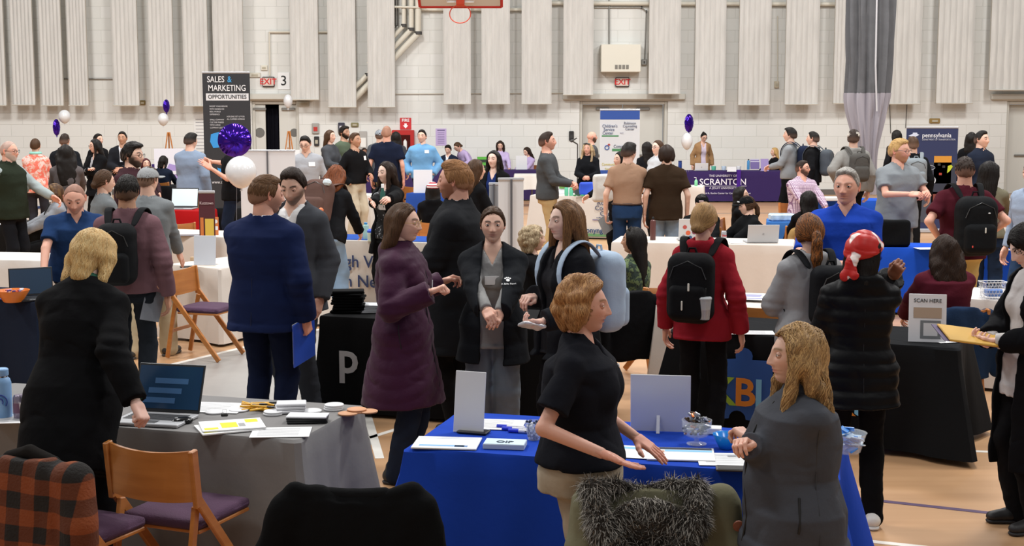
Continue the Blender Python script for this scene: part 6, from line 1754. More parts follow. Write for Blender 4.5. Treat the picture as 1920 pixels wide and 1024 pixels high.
# ---------------------------------------------------------------- coats on chairs
def local_sdf(name, q, h, m, loc, rz, label=None, cat=None, parent=None, mod=None):
    V, Q = q.mesh(h)
    o = link_mesh(name, mesh_np(name, V, Q), m, parent)
    if parent is None: o.location = (float(loc[0]), float(loc[1]), float(loc[2]) if len(loc) > 2 else 0); o.rotation_euler = (0, 0, rz)
    if label: tag(o, label, cat)
    return o
I3 = np.eye(3)
# black jacket
r = empty('draped_jacket', (c3[0], c3[1], 0), rad(178), 'plain black jacket draped over the chair back at the bottom centre', 'jacket')
q = SDF(); q.loft([0, .26, 0], I3, [(.22, .25, .05, .03), (.5, .275, .055, .03), (.68, .28, .055, .01), (.77, .25, .048), (.80, .22, .04)], k=.03)
for sg in (-1, 1): q.chain([np.array([sg * .225, .25, .835]), np.array([sg * .12, .25, .812]), np.array([0, .25, .800])], [.034, .032, .030], k=.03)
q.chain([np.array([.26, .25, .76]), np.array([.325, .28, .60]), np.array([.335, .27, .25])], [.06, .062, .055], k=.05)
q.chain([np.array([-.26, .25, .76]), np.array([-.30, .28, .60]), np.array([-.31, .27, .25])], [.06, .060, .055], k=.05)
n1 = Noise(51, 9, 4, (1.4, 1, .6)); n2 = Noise(52, 22, 4, (1.5, 1, .5)); q.noise = lambda P: .014 * n1(P) + .007 * n2(P)
local_sdf('jacket_shell', q, .011, cloth('#0c0c0d', rough=.95), None, 0, parent=r)
q = SDF(); q.chain([np.array([-.12, .245, .822]), np.array([0, .25, .815]), np.array([.12, .245, .822])], [.028, .030, .028], k=.02); local_sdf('collar', q, .009, cloth('#101011', rough=.95), None, 0, parent=r)
# plaid coat
r = empty('plaid_coat', (c2[0], c2[1], 0), rad(156), 'orange and black plaid wool coat draped over the leftmost chair', 'coat')
q = SDF(); q.loft([0, .265, 0], I3, [(.12, .26, .055, .05), (.5, .275, .065, .04), (.68, .27, .065, .01), (.80, .24, .060), (.845, .12, .05)], k=.03)
q.chain([np.array([-.24, .26, .78]), np.array([-.30, .30, .60]), np.array([-.32, .29, .20])], [.065, .068, .06], k=.05)
q.chain([np.array([.24, .26, .78]), np.array([.29, .30, .60]), np.array([.31, .29, .20])], [.065, .068, .06], k=.05)
n3 = Noise(53, 9, 4, (1.4, 1, .5)); q.noise = lambda P: .014 * n3(P) + .007 * n2(P)
PLAID = mat('buffalo_plaid', '#17120f', rough=.95, mode='buffalo', color2='#7c3a14', pscale=2.3, bump=.5, bscale=90)
local_sdf('coat_shell', q, .011, PLAID, None, 0, parent=r)
q = SDF(); q.chain([np.array([-.12, .24, .83]), np.array([0, .25, .865]), np.array([.12, .24, .83])], [.03, .034, .03], k=.02); local_sdf('collar', q, .010, cloth('#1a1715'), None, 0, parent=r)
# parka with fur hood
r = empty('parka', (c4[0], c4[1], 0), rad(182), 'olive parka with a grey fur trimmed hood draped over a chair', 'coat')
OL = cloth('#737059', rough=.85)
q = SDF(); q.loft([0, .27, 0], I3, [(.12, .24, .06, .06), (.5, .26, .07, .05), (.68, .265, .07, .02), (.79, .25, .06), (.84, .15, .05)], k=.03)
for sg in (-1, 1): q.chain([np.array([sg * .25, .26, .79]), np.array([sg * .28, .31, .62]), np.array([sg * .30, .30, .20])], [.060, .070, .066], k=.05)
n4 = Noise(54, 9, 4); q.noise = lambda P: .008 * n4(P) + .006 * n2(P) - .006 * np.abs(np.cos(P[:, 2] * 16))
local_sdf('parka_shell', q, .011, OL, None, 0, parent=r)
q = SDF(); q.ell([0, .37, .70], [.17, .055, .12], k=.03); q.noise = lambda P: .010 * n1(P); local_sdf('hood_lining', q, .011, cloth('#4a463c'), None, 0, parent=r)
hp = [np.array(p) for p in ((-.255, .30, .845), (-.225, .39, .74), (-.13, .435, .63), (.0, .445, .585), (.13, .435, .63), (.225, .39, .74), (.255, .30, .850), (.13, .27, .845), (0, .27, .815), (-.13, .27, .845), (-.255, .30, .845))]
hp = [p * [.80, 1, 1] + [.05, 0, 0] for p in hp]
q = SDF(); q.ell([.05, .385, .735], [.145, .045, .10], k=.03); q.chain(hp, [.036, .044, .048, .050, .048, .044, .036, .030, .028, .030, .036], k=.02)
V, Q = q.mesh(.010)
rs = np.random.RandomState(8); N = 13000
idx = rs.choice(len(V), N); B0 = V[idx] + rs.normal(size=(N, 3)) * .004
D_ = rs.normal(size=(N, 3)) * .55 + np.array([0, .7, -.25])
for i_ in range(len(hp) - 1): pass
cen = np.array(hp)[np.argmin(((B0[:, None, :] - np.array(hp)[None]) ** 2).sum(2), 1)]
D_ = D_ + (B0 - cen) / (np.linalg.norm(B0 - cen, axis=1, keepdims=True) + 1e-6) * .9
D_ /= np.linalg.norm(D_, axis=1, keepdims=True)
A_ = np.cross(D_, [0, 0, 1.]); A_ /= np.linalg.norm(A_, axis=1, keepdims=True) + 1e-9; L_ = rs.uniform(.022, .045, N)[:, None]
mid = B0 + D_ * L_ * .6 + np.array([0, 0, -.003]); tip = B0 + D_ * L_ + np.array([0, 0, -.008]); w_ = .0016
FV = np.stack([B0 - A_ * w_, B0 + A_ * w_, mid + A_ * w_ * .8, mid - A_ * w_ * .8, tip - A_ * w_ * .2, tip + A_ * w_ * .2], 1).reshape(-1, 3)
b_ = np.arange(N)[:, None] * 6
FQ = np.concatenate([b_ + [0, 1, 2, 3], b_ + [3, 2, 5, 4]])
fc = np.where(rs.uniform(size=(N, 1)) < .55, np.array([[.34, .31, .27]]), np.array([[.07, .062, .054]])) * rs.uniform(.6, 1.3, (N, 1))
VV = np.concatenate([V, FV]); QQ = np.concatenate([Q, FQ + len(V)]); CC = np.concatenate([np.tile([.05, .043, .037], (len(V), 1)), np.repeat(fc, 6, 0)])
link_mesh('fur_trim', mesh_np('fur_trim', VV, QQ, True, CC), mat('fur', '#ffffff', rough=.8, attr=True, spec=.1), r)['kind'] = 'stuff'
MB().lathe([(.0, 0), (.022, 0), (.020, .006), (0, .007)], (-.30, .375, .72), 16, Matrix.Rotation(-math.pi / 2, 3, 'X')).build('leather_patch', plain('#8a4e36', rough=.6), r, True)
# small coats on background chairs
def coat_on(px, py, s, yaw, c_, label, w=.25, z1=.84, z0=.3):
    P = wpt(px, py, s); q = SDF(); q.loft([0, 0, 0], I3, [(z0, w, .05, .03), (.6, w * 1.04, .06, .02), (.78, w * .95, .055), (z1, w * .55, .045)], k=.03)
    for sg in (-1, 1): q.chain([np.array([sg * w * .85, .0, .76]), np.array([sg * (w + .05), .04, .60]), np.array([sg * (w + .05), .03, z0 + .05])], [.05, .055, .05], k=.04)
    nn = Noise(int(px), 12, 4); q.noise = lambda P_: .012 * nn(P_)
    local_sdf('draped_coat', q, .014, cloth(c_), (P[0], P[1], 0), rad(yaw), label, 'coat')
coat_on(1806, 560, 256, 200, '#1a2c46', 'dark blue coat draped on the chair of the maroon sweater woman', w=.26)
coat_on(1515, 426, 152, 190, '#9a7a4c', 'tan coat draped on the chair right of the silver laptop', w=.20, z0=.5)
coat_on(1190, 540, 236, 200, '#0e0e10', 'black jacket hanging on the chair of the green bloused woman', w=.24)
# ---------------------------------------------------------------- small things
WHT = plain('#dcdcdc', rough=.6); BLK = plain('#101011', rough=.4); SIL = plain('#b9babd', rough=.35, metal=.3)
def one(name, mb, m, loc, rz, label, cat, group=None, sm=False):
    o = mb.build(name, m, None, sm, loc, rz); tag(o, label, cat, group); return o
def at(px, py, z=.75): return wz(px, py, z)
def paper(px, py, w, h, rz, label, c='#e0e0e0', z=.752, t=.002, lines=True, name='paper', cat='paper', group=None, art=None):
    p = at(px, py, z); r = empty(name, p, rad(rz), label, cat, group)
    MB().box((0, 0, t / 2), (w, h, t)).build('sheet', plain(c, rough=.8), r)
    if art:
        for (x, y, a, b, cc) in art: MB().box((x * w, y * h, t + .0004), (a * w, b * h, .0005)).build('printed_block', plain(cc, rough=.7), r)
    elif lines:
        m = MB()
        for i in range(9): m.box((-.04 * w, h * (.36 - i * .085), t + .0003), (w * .7, .003, .0005))
        m.build('printed_lines', plain('#8e8e94'), r)
    return r
def laptop(pos, rz, label, scr='#1c2c44', body='#b4b5b8', ang=108, w=.33, d=.23, emit_=0, lid=None):
    r = empty('laptop', pos, rz, label, 'laptop')
    MB().box((0, 0, .009), (w, d, .016), b=.004).build('keyboard_base', plain(body, rough=.4, metal=.2), r)
    m = MB()
    for i in range(5): m.box((0, d * .30 - i * d * .105, .0178), (w * .84, d * .075, .0015))
    m.box((0, -d * .33, .0176), (w * .3, d * .22, .001)); m.build('keys', plain('#2b2c2f', rough=.5), r)
    a = rad(ang - 90); R = Matrix.Rotation(-a, 3, 'X')
    c = Vector((0, d / 2, .018))
    MB().box(c + R @ Vector((0, .004, d * .5)), (w, .008, d), R=R, b=.003).build('lid', plain(lid or '#26272a', rough=.4), r)
    MB().box(c + R @ Vector((0, -.0008, d * .51)), (w * .95, .002, d * .88), R=R).build('screen', mat('screen' + scr, scr, rough=.15, emit=emit_) if emit_ else plain(scr, rough=.12), r)
    return r, c, R
def bottle(px, py, z, h, rr, c, label, cap_='#1b1b1b', cat='bottle', neck=.5, mug=False, group=None):
    p = at(px, py, z); r = empty('drink_bottle' if not mug else 'mug', p, 0, label, cat, group)
    MB().lathe([(rr * .95, 0), (rr, .01), (rr, h * .78), (rr * .9, h * .84), (rr * neck, h * .88), (rr * neck, h * .90)], (0, 0, 0), 20).build('body_shell', plain(c, rough=.35), r, True)
    MB().lathe([(rr * neck * 1.1, h * .895), (rr * neck * 1.12, h * .98), (rr * neck * .9, h)], (0, 0, 0), 20).build('bottle_cap', plain(cap_, rough=.4), r, True)
    return r
# -- on the grey table
p = at(290, 790); r, c_, R_ = laptop(p, rad(-12), 'open dark screened silver laptop on the grey table', scr='#25405f', w=.36, d=.25, ang=112)
m = MB()
for i in range(3): m.box(c_ + R_ @ Vector((-.05 + .03 * i, -.0025, .06 + .05 * i)), (.18, .001, .028), R=R_)
m.build('open_windows', plain('#4a6f9c', rough=.2), r)
p = at(342, 794); o = MB(); q = SDF(); q.ell([0, 0, .012], [.033, .055, .020]); q.func(lambda P: -P[:, 2], [-1] * 3, [1] * 3, k=.004, op='&')
r = empty('computer_mouse', p, rad(-60), 'glossy black computer mouse right of the laptop', 'mouse'); local_sdf('mouse_shell', q, .005, plain('#0d0d0e', rough=.15), None, 0, parent=r); MB().box((0, -.03, .030), (.006, .016, .006), b=.002).build('scroll_wheel', SIL, r)
YB = [(-.35, -.3, .22, .18, '#d8cf1e'), (-.05, -.05, .26, .5, '#dfd31c'), (.33, .25, .2, .3, '#dfd31c'), (.15, -.1, .1, .3, '#9a9a9a')]
for i_, (px, py, rz, t_, l_) in enumerate(((435, 798, 18, .006, 'uppermost white and yellow booklet of the pile on the grey table'), (430, 803, 24, .006, 'lower white and yellow booklet poking out under the pile'))):
    paper(px, py, .30, .215, rz, l_, t=t_, z=.752 + (.008 if i_ == 0 else .0), art=YB if i_ == 0 else YB[:1], name='booklet', cat='booklet')
paper(527, 811, .28, .20, 4, 'single white sheet overhanging the front edge of the grey table')
r = empty('binder_clip', at(421, 781, .768), rad(10), 'small black binder clip on the yellow booklets', 'clip'); MB().box((0, 0, .008), (.035, .02, .016), b=.004).build('clip_body', BLK, r); MB().tube([(-.008, .0, .016), (-.01, .018, .03), (.01, .018, .03), (.008, 0, .016)], .0012, 5).build('wire_handle', SIL, r)
paper(385, 764, .42, .24, -8, 'large white sheet lying behind the mouse on the grey table')
for i_, (px, py, n_, c_, l_) in enumerate(((355, 775, 1, '#d6d6d8', 'white round coaster nearest the laptop'), (403, 774, 1, '#d6d6d8', 'white round coaster left of the binder clip'), (448, 770, 1, '#d6d6d8', 'white round coaster behind the booklets'), (512, 777, 2, '#d6d6d8', 'white round coaster pair in front of the white boxes'),
        (585, 772, 1, '#d6d6d8', 'white round coaster beside the black pads'), (625, 768, 3, '#d6d6d8', 'short stack of white round coasters near the table corner'), (652, 777, 1, '#c08a62', 'tan cork coaster lying lowest at the table corner'), (668, 773, 2, '#c98f66', 'tan cork coaster pair at the table corner'), (690, 773, 1, '#c08a62', 'tan cork coaster at the far right corner of the grey table'))):
    r = empty('round_coaster', at(px, py), 0, l_, 'coaster', 'round coasters on the grey table')
    for k_ in range(n_): MB().lathe([(.048, 0), (.050, .002), (.050, .007), (.047, .009)], (0.002 * k_, .003 * k_, k_ * .0095), 24).build('disc', plain(c_, rough=.6), r, True)
for k_ in range(4): one('notebook', MB().box((0, 0, .004), (.20, .10, .008), b=.002), plain('#17171a' if k_ < 3 else '#d9d9dc', rough=.5), at(577, 790, .752) + [0, 0, .0085 * k_], rad(6 - 3 * k_), ['lowest black notepad in the pile beside the coasters', 'second black notepad in the pile beside the coasters', 'third black notepad in the pile beside the coasters', 'white notepad on top of the black pile'][k_], 'notepad', 'notepads on the grey table')
for k_ in range(3): one('folded_card', MB().box((0, 0, .008), (.15, .10, .015), b=.004), plain('#dadade', rough=.7), at(543, 772, .752) + [.004 * k_, .006 * k_, .016 * k_], rad(20 - 6 * k_), ['bottom white folded packet of the small stack', 'middle white folded packet of the small stack', 'top white folded packet of the small stack'][k_], 'packet', 'white folded packets on the grey table')
rs = np.random.RandomState(3)
for k_ in range(16):
    p = at(487 + rs.uniform(-26, 30), 769 + rs.uniform(-4, 5)) + [0, 0, .004 + .009 * (k_ % 3)]
    r = empty('ballpoint_pen', p, rs.uniform(-.9, .9), 'yellow and black ballpoint pen in the heap on the grey table', 'pen', 'yellow and black pens heaped on the grey table')
    MB().tube([(-.065, 0, .005), (.03, 0, .005)], .0055, 7).build('barrel', plain('#e0a81c', rough=.4), r); MB().tube([(.03, 0, .005), (.065, 0, .005), (.074, 0, .005)], [.006, .0055, .001], 7).build('grip', BLK, r)
p = at(6, 782); r = empty('water_bottle', p, 0, 'tall light blue water bottle with a ring swirl at the left edge', 'bottle')
MB().lathe([(.044, 0), (.046, .01), (.046, .175), (.040, .195), (.030, .205)], (0, 0, 0), 28).build('body_shell', plain('#7fa9d6', rough=.5), r, True); MB().lathe([(.029, .203), (.029, .212)], (0, 0, 0), 28).build('steel_ring', plain('#b5b5b5', rough=.2, metal=1), r, True); MB().lathe([(.033, .212), (.035, .216), (.035, .243), (.031, .248)], (0, 0, 0), 28).build('screw_cap', plain('#86aeda', rough=.5), r, True)
for i_, (rr, cc) in enumerate(((.036, '#2a3f9a'), (.026, '#4f86c8'), (.016, '#2a3f9a'))):
    MB().tube([(rr * math.sin(a) * .9 + .004, -.0468 * math.cos(min(1.1, abs(rr * math.sin(a)) / .046)) - .0004, .085 + rr * math.cos(a)) for a in np.linspace(-2.2, 2.2, 19)], .0026, 5).build('swirl_print', plain(cc), r, True)
p = at(38, 784); r = empty('soda_can', p, 0, 'silver and purple drink can left of the blonde woman', 'can'); MB().lathe([(.026, 0), (.032, .008), (.032, .105), (.026, .118), (.024, .120)], (0, 0, 0), 22).build('can_body', plain('#9a8fa3', rough=.25, metal=.7), r, True); MB().lathe([(.0322, .03), (.0325, .05), (.0322, .08)], (0, 0, 0), 22).build('can_print', plain('#6a4a66', rough=.4), r, True)
p = at(50, 786); r = empty('plastic_cup', p, 0, 'clear plastic cup of amber tea beside the silver can', 'cup'); CLR = mat('clear_plastic', '#f2f4f5', rough=.06, alpha=.28, spec=.6)
MB().lathe([(.026, 0), (.036, .09), (.034, .09), (.025, .003)], (0, 0, 0), 20).build('cup_wall', CLR, r, True); MB().lathe([(.024, .004), (.031, .058), (.0, .058)], (0, 0, 0), 20).build('tea', plain('#7a3a12', rough=.1), r, True)
paper(22, 786, .26, .20, 5, 'white sheet under the blue water bottle', z=.751)
# -- on the blue table
def sign_back(px, py, w, h, rz, label, tilt=8, c='#d3d3d6', foot=True, z=.75, name='sign_holder', Y=None):
    p = at(px, py, z); r = empty(name, p, rad(rz), label, 'sign'); R = Matrix.Rotation(rad(-tilt), 3, 'X')
    MB().box(R @ Vector((0, 0, h / 2)), (w, .006, h), R=R, b=.002).build('panel', plain(c, rough=.25), r)
    if foot: MB().box((0, .04, .003), (w, .09, .006), b=.002).build('foot', mat('acrylic', '#e8ecf2', rough=.05, alpha=.4), r)
    return r
sign_back(878, 812, .155, .295, -20, 'tall white sign holder seen from behind at the left of the blue table')
r = sign_back(1238, 809, .285, .29, -8, 'wide white board seen from behind in the middle of the blue table', tilt=-10, foot=False)
MB().bar((-.01, -.05, .0), (-.01, .03, .19), .016, .004).build('easel_strut', plain('#cfcfd4'), r); MB().lathe([(.022, -.002), (.022, .002)], (-.01, -.012, .075), 16, Matrix.Rotation(math.pi / 2, 3, 'X')).build('round_clip', plain('#c4c4ca', rough=.3), r)
def phone(px, py, rz, label, z=.752, c='#18191b'):
    r = empty('phone', at(px, py, z), rad(rz), label, 'phone'); MB().box((0, 0, .005), (.15, .075, .010), b=.003).build('phone_case', plain(c, rough=.5), r); MB().box((0, 0, .0105), (.135, .066, .0012)).build('phone_screen', plain('#24272c', rough=.08), r)
phone(888, 811, -18, 'black phone at the foot of the left white sign holder'); phone(1375, 881, -6, 'black phone at the front edge of the blue table', c='#3a332c')
A1 = [(0, .38, .9, .12, '#cfd3da'), (-.05, -.28, .7, .12, '#7fb0e6'), (.25, -.3, .2, .12, '#5a7fb0')]
for i_, (px, py, rz, l_, ar_) in enumerate(((838, 832, -6, 'fanned stack of flyers at the left corner of the blue table', A1), (925, 796, -8, 'white flyer behind the left sign holder', None), (1276, 853, -6, 'flyer with a light blue band in front of the white board', [(0, .40, .94, .16, '#2b3140'), (.12, .22, .7, .14, '#86c2ea'), (-.3, .15, .12, .14, '#c79a80')]),
        (1205, 849, -14, 'flyer under the copper haired woman\'s left hand', [(0, .3, .8, .15, '#86c2ea')]), (1372, 862, -4, 'white flyer with keys on it near the blue bowl', None))):
    paper(px, py, .30, .22, rz, l_, art=ar_, t=.006 if i_ in (0, 2) else .002, name='flyer', cat='flyer')
r = empty('card_stack', at(947, 838), rad(-8), 'neat stack of lettered blue and white booklets on the blue table', 'booklet'); MB().box((0, 0, .012), (.19, .11, .024), b=.002).build('pages', plain('#b9c4cf'), r); MB().box((0, 0, .0246), (.185, .105, .001)).build('cover', plain('#c7dcea'), r); text('OIP', 'lettering', .05, r, (0, -.01, .0256), R=(0, 0, 0), color='#2b3c4c', bold=.003)
for k_, (px, py, rz) in enumerate(((958, 804, -14), (968, 808, -14), (980, 812, -14))):
    r = empty('marker_pen', at(px, py), rad(rz), ['back marker pen with blue cap on the blue table', 'middle marker pen with blue cap on the blue table', 'front marker pen with blue cap on the blue table'][k_], 'marker', 'blue capped markers on the blue table')
    MB().tube([(-.02, 0, .009), (.07, 0, .009)], .009, 10).build('barrel', plain('#dcdce2', rough=.4), r); MB().tube([(-.07, 0, .009), (-.02, 0, .009)], .0096, 10).build('marker_cap', plain('#2a3fd0', rough=.4), r); text('marker', 'lettering', .012, r, (.03, -.0092, .010), color='#222222')
GL = mat('clear_glass', '#f4f8fa', rough=.03, alpha=.22, spec=.7)
r = empty('glass_cup', at(1001, 824), 0, 'glass cup of white and navy beads left of the copper haired woman', 'cup'); MB().lathe([(.028, 0), (.046, .085), (.043, .085), (.026, .004)], (0, 0, 0), 22).build('glass_wall', GL, r, True)
m = MB(); m2 = MB()
for k_ in range(110):
    z = rs.uniform(.006, .088); a = rs.uniform(0, 6.28); q_ = rs.uniform(.5, .92) * (.026 + .2 * z) * .9
    (m if k_ % 2 else m2).lathe([(.0, -.007), (.006, -.004), (.006, .004), (0, .007)], (q_ * math.cos(a), q_ * math.sin(a), z), 6)
o_ = m.build('white_beads', plain('#dcdcdc'), r, True); o_['kind'] = 'stuff'; o_ = m2.build('navy_beads', plain('#1f2f55'), r, True); o_['kind'] = 'stuff'
r = empty('candy_bowl', at(1306, 833), 0, 'footed glass bowl heaped with silver wrapped sweets', 'bowl')
MB().lathe([(.045, 0), (.047, .004), (.012, .012), (.010, .028), (.050, .040), (.068, .065), (.070, .115), (.067, .115), (.064, .068), (.045, .044)], (0, 0, 0), 28).build('glass_wall', GL, r, True)
for k_ in range(70):
    z = rs.uniform(.055, .145); a = rs.uniform(0, 6.28); q_ = rs.uniform(.0, .92) ** .6 * (.058 - max(0, z - .12) * .8)
    MB().box((q_ * math.cos(a), q_ * math.sin(a), z), (.034, .012, .010), R=Matrix.Rotation(rs.uniform(0, 3), 3, 'Z') @ Matrix.Rotation(rs.uniform(-.8, .8), 3, 'Y'), b=.003).build('wrapped_sweet', plain(['#b9bcc2', '#8e9298', '#d0d2d6', '#5c4a3c', '#d8722c'][int(rs.randint(0, 9) % 5 if k_ % 9 else 4)] if k_ % 7 else '#3c3d42', rough=.25, metal=.5), r)
r = empty('blue_bowl', at(1362, 841), 0, 'translucent blue plastic bowl of pens by the clasped hands', 'bowl')
MB().lathe([(.030, 0), (.034, .004), (.062, .060), (.064, .068), (.060, .066), (.030, .006)], (0, 0, 0), 26).build('bowl_wall', plain('#1f86d8', rough=.2), r, True)
for k_ in range(6): MB().tube([(-.02 + .01 * k_, -.02 + .006 * k_, .03), (.03 - .004 * k_, .02, .070)], .004, 6).build('pen', plain(['#1a1a2a', '#3a2a8a', '#c9c9cf'][k_ % 3]), r)
one('white_box', MB().box((0, 0, .015), (.09, .07, .03), b=.003), WHT, at(1335, 812), rad(-10), 'small white box between the sweets bowl and the blue bowl', 'box')
r = empty('plastic_bin', at(1588, 848), rad(-8), 'clear ribbed container full of blue and white packets at the right of the blue table', 'container')
MB().lathe([(.055, 0), (.06, .004), (.085, .090), (.088, .092), (.082, .088), (.056, .006)], (0, 0, 0), 20).build('bin_wall', GL, r, True)
for k_ in range(26):
    z = rs.uniform(.02, .105); a = rs.uniform(0, 6.28); q_ = rs.uniform(0, .055)
    MB().box((q_ * math.cos(a), q_ * math.sin(a), z), (.06, .04, .006), R=Matrix.Rotation(rs.uniform(0, 3), 3, 'Z') @ Matrix.Rotation(rs.uniform(-.6, .6), 3, 'X'), b=.002).build('packet', plain('#3f86d4' if k_ % 2 else '#c9dcec', rough=.25), r)
r = empty('key_ring', at(1385, 855, .757), 0, 'small metal key ring lying on the white flyer', 'keys'); MB().tube([(.014 * math.cos(a), .014 * math.sin(a), .002) for a in np.linspace(0, 6.28, 13)[:-1]], .0013, 5, closed=True).build('ring', SIL, r); MB().box((-.03, 0, .002), (.04, .012, .003)).build('key', SIL, r)
r = empty('tool_case', wz(992, 1040, .0), rad(-14), 'dark blue plastic case on the floor under the blue table', 'case'); MB().box((0, 0, .11), (.30, .2, .20), b=.015).build('case_body', plain('#141c2c', rough=.5), r); MB().box((0, -.105, .17), (.08, .02, .03), b=.004).build('latch', plain('#26324a'), r); MB().tube([(-.06, 0, .21), (-.05, 0, .245), (.05, 0, .245), (.06, 0, .21)], .010, 6).build('handle', plain('#1c2638'), r)
# -- on the black tables
for k_ in range(8): one('folded_pouch', MB().box((0, 0, .011), (.24, .15, .020), b=.006), cloth('#0e0e0f'), at(648 + (k_ % 3) * 2, 590, .752) + [0, .12, .0215 * k_], rad(-6 + (k_ * 37) % 13), 'black folded pouch in the pile, number %s from the bottom' % ('one', 'two', 'three', 'four', 'five', 'six', 'seven', 'eight')[k_], 'pouch', 'black folded pouches piled on the p table')
for k_ in range(5): one('white_leaflet', MB().box((0, 0, .006), (.22, .15, .011), b=.002), plain('#c9cbce'), at(693, 590, .752) + [0, .15, .012 * k_], rad(8 - 4 * k_), 'pale leaflet bundle beside the black pouches, %s in its pile' % ('lowest', 'second', 'middle', 'fourth', 'topmost')[k_], 'leaflet', 'pale leaflet bundles on the p table')
paper(1410, 624, .30, .16, -4, 'white flyer on the black table left of the straw cup')
def tumbler(p, label, liq='#5a3a22', lvl=.5):
    r = empty('iced_drink_cup', p, 0, label, 'cup'); MB().lathe([(.032, 0), (.044, .13), (.042, .13), (.030, .004)], (0, 0, 0), 22).build('cup_wall', CLR, r, True); MB().lathe([(.030, .004), (.030 + .012 * lvl, .13 * lvl), (0, .13 * lvl)], (0, 0, 0), 20).build('drink', plain(liq, rough=.1), r, True)
    MB().lathe([(.046, .130), (.046, .138), (.040, .145), (.0, .146)], (0, 0, 0), 22).build('lid', mat('frosted_lid', '#c9cccf', rough=.2, alpha=.7), r, True); MB().tube([(0, 0, .10), (.006, 0, .20)], .004, 6).build('straw', plain('#2a2a2a'), r)
tumbler(at(1503, 630), 'clear lidded cup with straw on the black puzzle table', '#9a9a98', .25)
c_ = P46['world'](P46['tp'](-.05, .32, .98)); tumbler(c_ + np.array([.04, -.02, .0]), 'iced coffee cup with straw in the black backpack pocket')
r = empty('scan_sign', at(1738, 642), rad(-12), 'white tabletop sign reading SCAN HERE on the black table', 'sign'); R_ = Matrix.Rotation(rad(-10), 3, 'X')
MB().box(R_ @ Vector((0, 0, .16)), (.24, .006, .32), R=R_, b=.002).build('board', plain('#d9d9dc'), r)
o_ = text('SCAN HERE', 'lettering', .034, r, R_ @ Vector((0, -.006, .275)), R=(math.pi / 2 - rad(10), 0, 0), color='#3a3a3a')
MB().box(R_ @ Vector((.0, -.0045, .195)), (.18, .002, .07), R=R_).build('brush_print', plain('#a8937f'), r); MB().box(R_ @ Vector((.02, -.0045, .085)), (.13, .002, .12), R=R_).build('grey_square', plain('#6f7376'), r); MB().box(R_ @ Vector((.02, -.0055, .085)), (.09, .002, .085), R=R_).build('pale_square', plain('#c9c9cb'), r)
paper(1775, 640, .16, .12, 14, 'crumpled white napkin beside the scan sign', lines=False, name='napkin', cat='napkin')
c_ = wpt(1822, 630, 348); r = empty('manila_envelope', c_, rad(12), 'yellow padded envelope held by the person at the right edge', 'envelope'); r.rotation_euler = (rad(14), rad(8), rad(4)); MB().box((0, 0, 0), (.32, .22, .012), b=.004).build('envelope_body', plain('#c4983a', rough=.6), r); MB().box((-.03, .012, -.009), (.31, .22, .003)).build('papers', plain('#4f3f63'), r)
# -- table behind with laptops
def lid_laptop(px, py, s, label, c, rz=0, w=.34, h=.23, stickers=False):
    p = at(px, py); r = empty('laptop', p, rad(rz), label, 'laptop'); R = Matrix.Rotation(rad(12), 3, 'X')
    MB().box((0, .13, .009), (w, .24, .016), b=.004).build('keyboard_base', plain('#a9aaad', rough=.4), r); MB().box(R @ Vector((0, 0, .018 + h / 2)), (w, .008, h), R=R, b=.003).build('lid', plain(c, rough=.4), r)
    if stickers:
        for i, (x, z, rr, cc) in enumerate(((-.11, .17, .024, '#b8504a'), (-.07, .10, .028, '#d8623c'), (0, .11, .026, '#7a3a4a'), (-.045, .045, .022, '#33507a'), (.03, .19, .018, '#3a3a3a'), (.07, .14, .016, '#7a8a5a'), (.09, .07, .022, '#a06a8a'), (-.12, .06, .018, '#8a8a90'))):
            MB().lathe([(rr, -.001), (rr, .001)], R @ Vector((x, -.0055, z)), 14, R @ Matrix.Rotation(math.pi / 2, 3, 'X')).build('sticker', plain(cc), r)
    else: MB().lathe([(.012, -.001), (.012, .001)], R @ Vector((0, -.0055, h * .55)), 12, R @ Matrix.Rotation(math.pi / 2, 3, 'X')).build('lid_emblem', plain('#9a9b9e'), r)
lid_laptop(1301, 452, 167, 'white laptop covered in round stickers', '#c9cacc', -2, .36, .25, True); lid_laptop(1430, 456, 167, 'plain silver laptop in front of the black capped person', '#b9babc', 2, .36, .20)
bottle(1224, 450, .75, .27, .034, '#5c3632', 'cola bottle with dark label beside the stickered laptop', '#111111', neck=.38)
p = at(1357, 452); r = empty('soda_can', p, 0, 'silver diet cola can right of the red hoodie woman\'s head', 'can'); MB().lathe([(.026, 0), (.032, .008), (.032, .105), (.026, .118)], (0, 0, 0), 18).build('can_body', plain('#b5b5b8', rough=.3, metal=.5), r, True); text('Diet', 'lettering', .03, r, (0, -.034, .065), color='#b0202a', bold=.002)
paper(1382, 455, .18, .10, 8, 'crumpled tissue between the can and silver laptop', lines=False, name='tissue', cat='tissue')
paper(1405, 556, .30, .40, -18, 'white and violet flyer hanging near the red hoodie woman', art=[(0, .1, .6, .4, '#8f8fae'), (0, -.3, .8, .1, '#5a5a9a')], z=.77, name='flyer', cat='flyer')
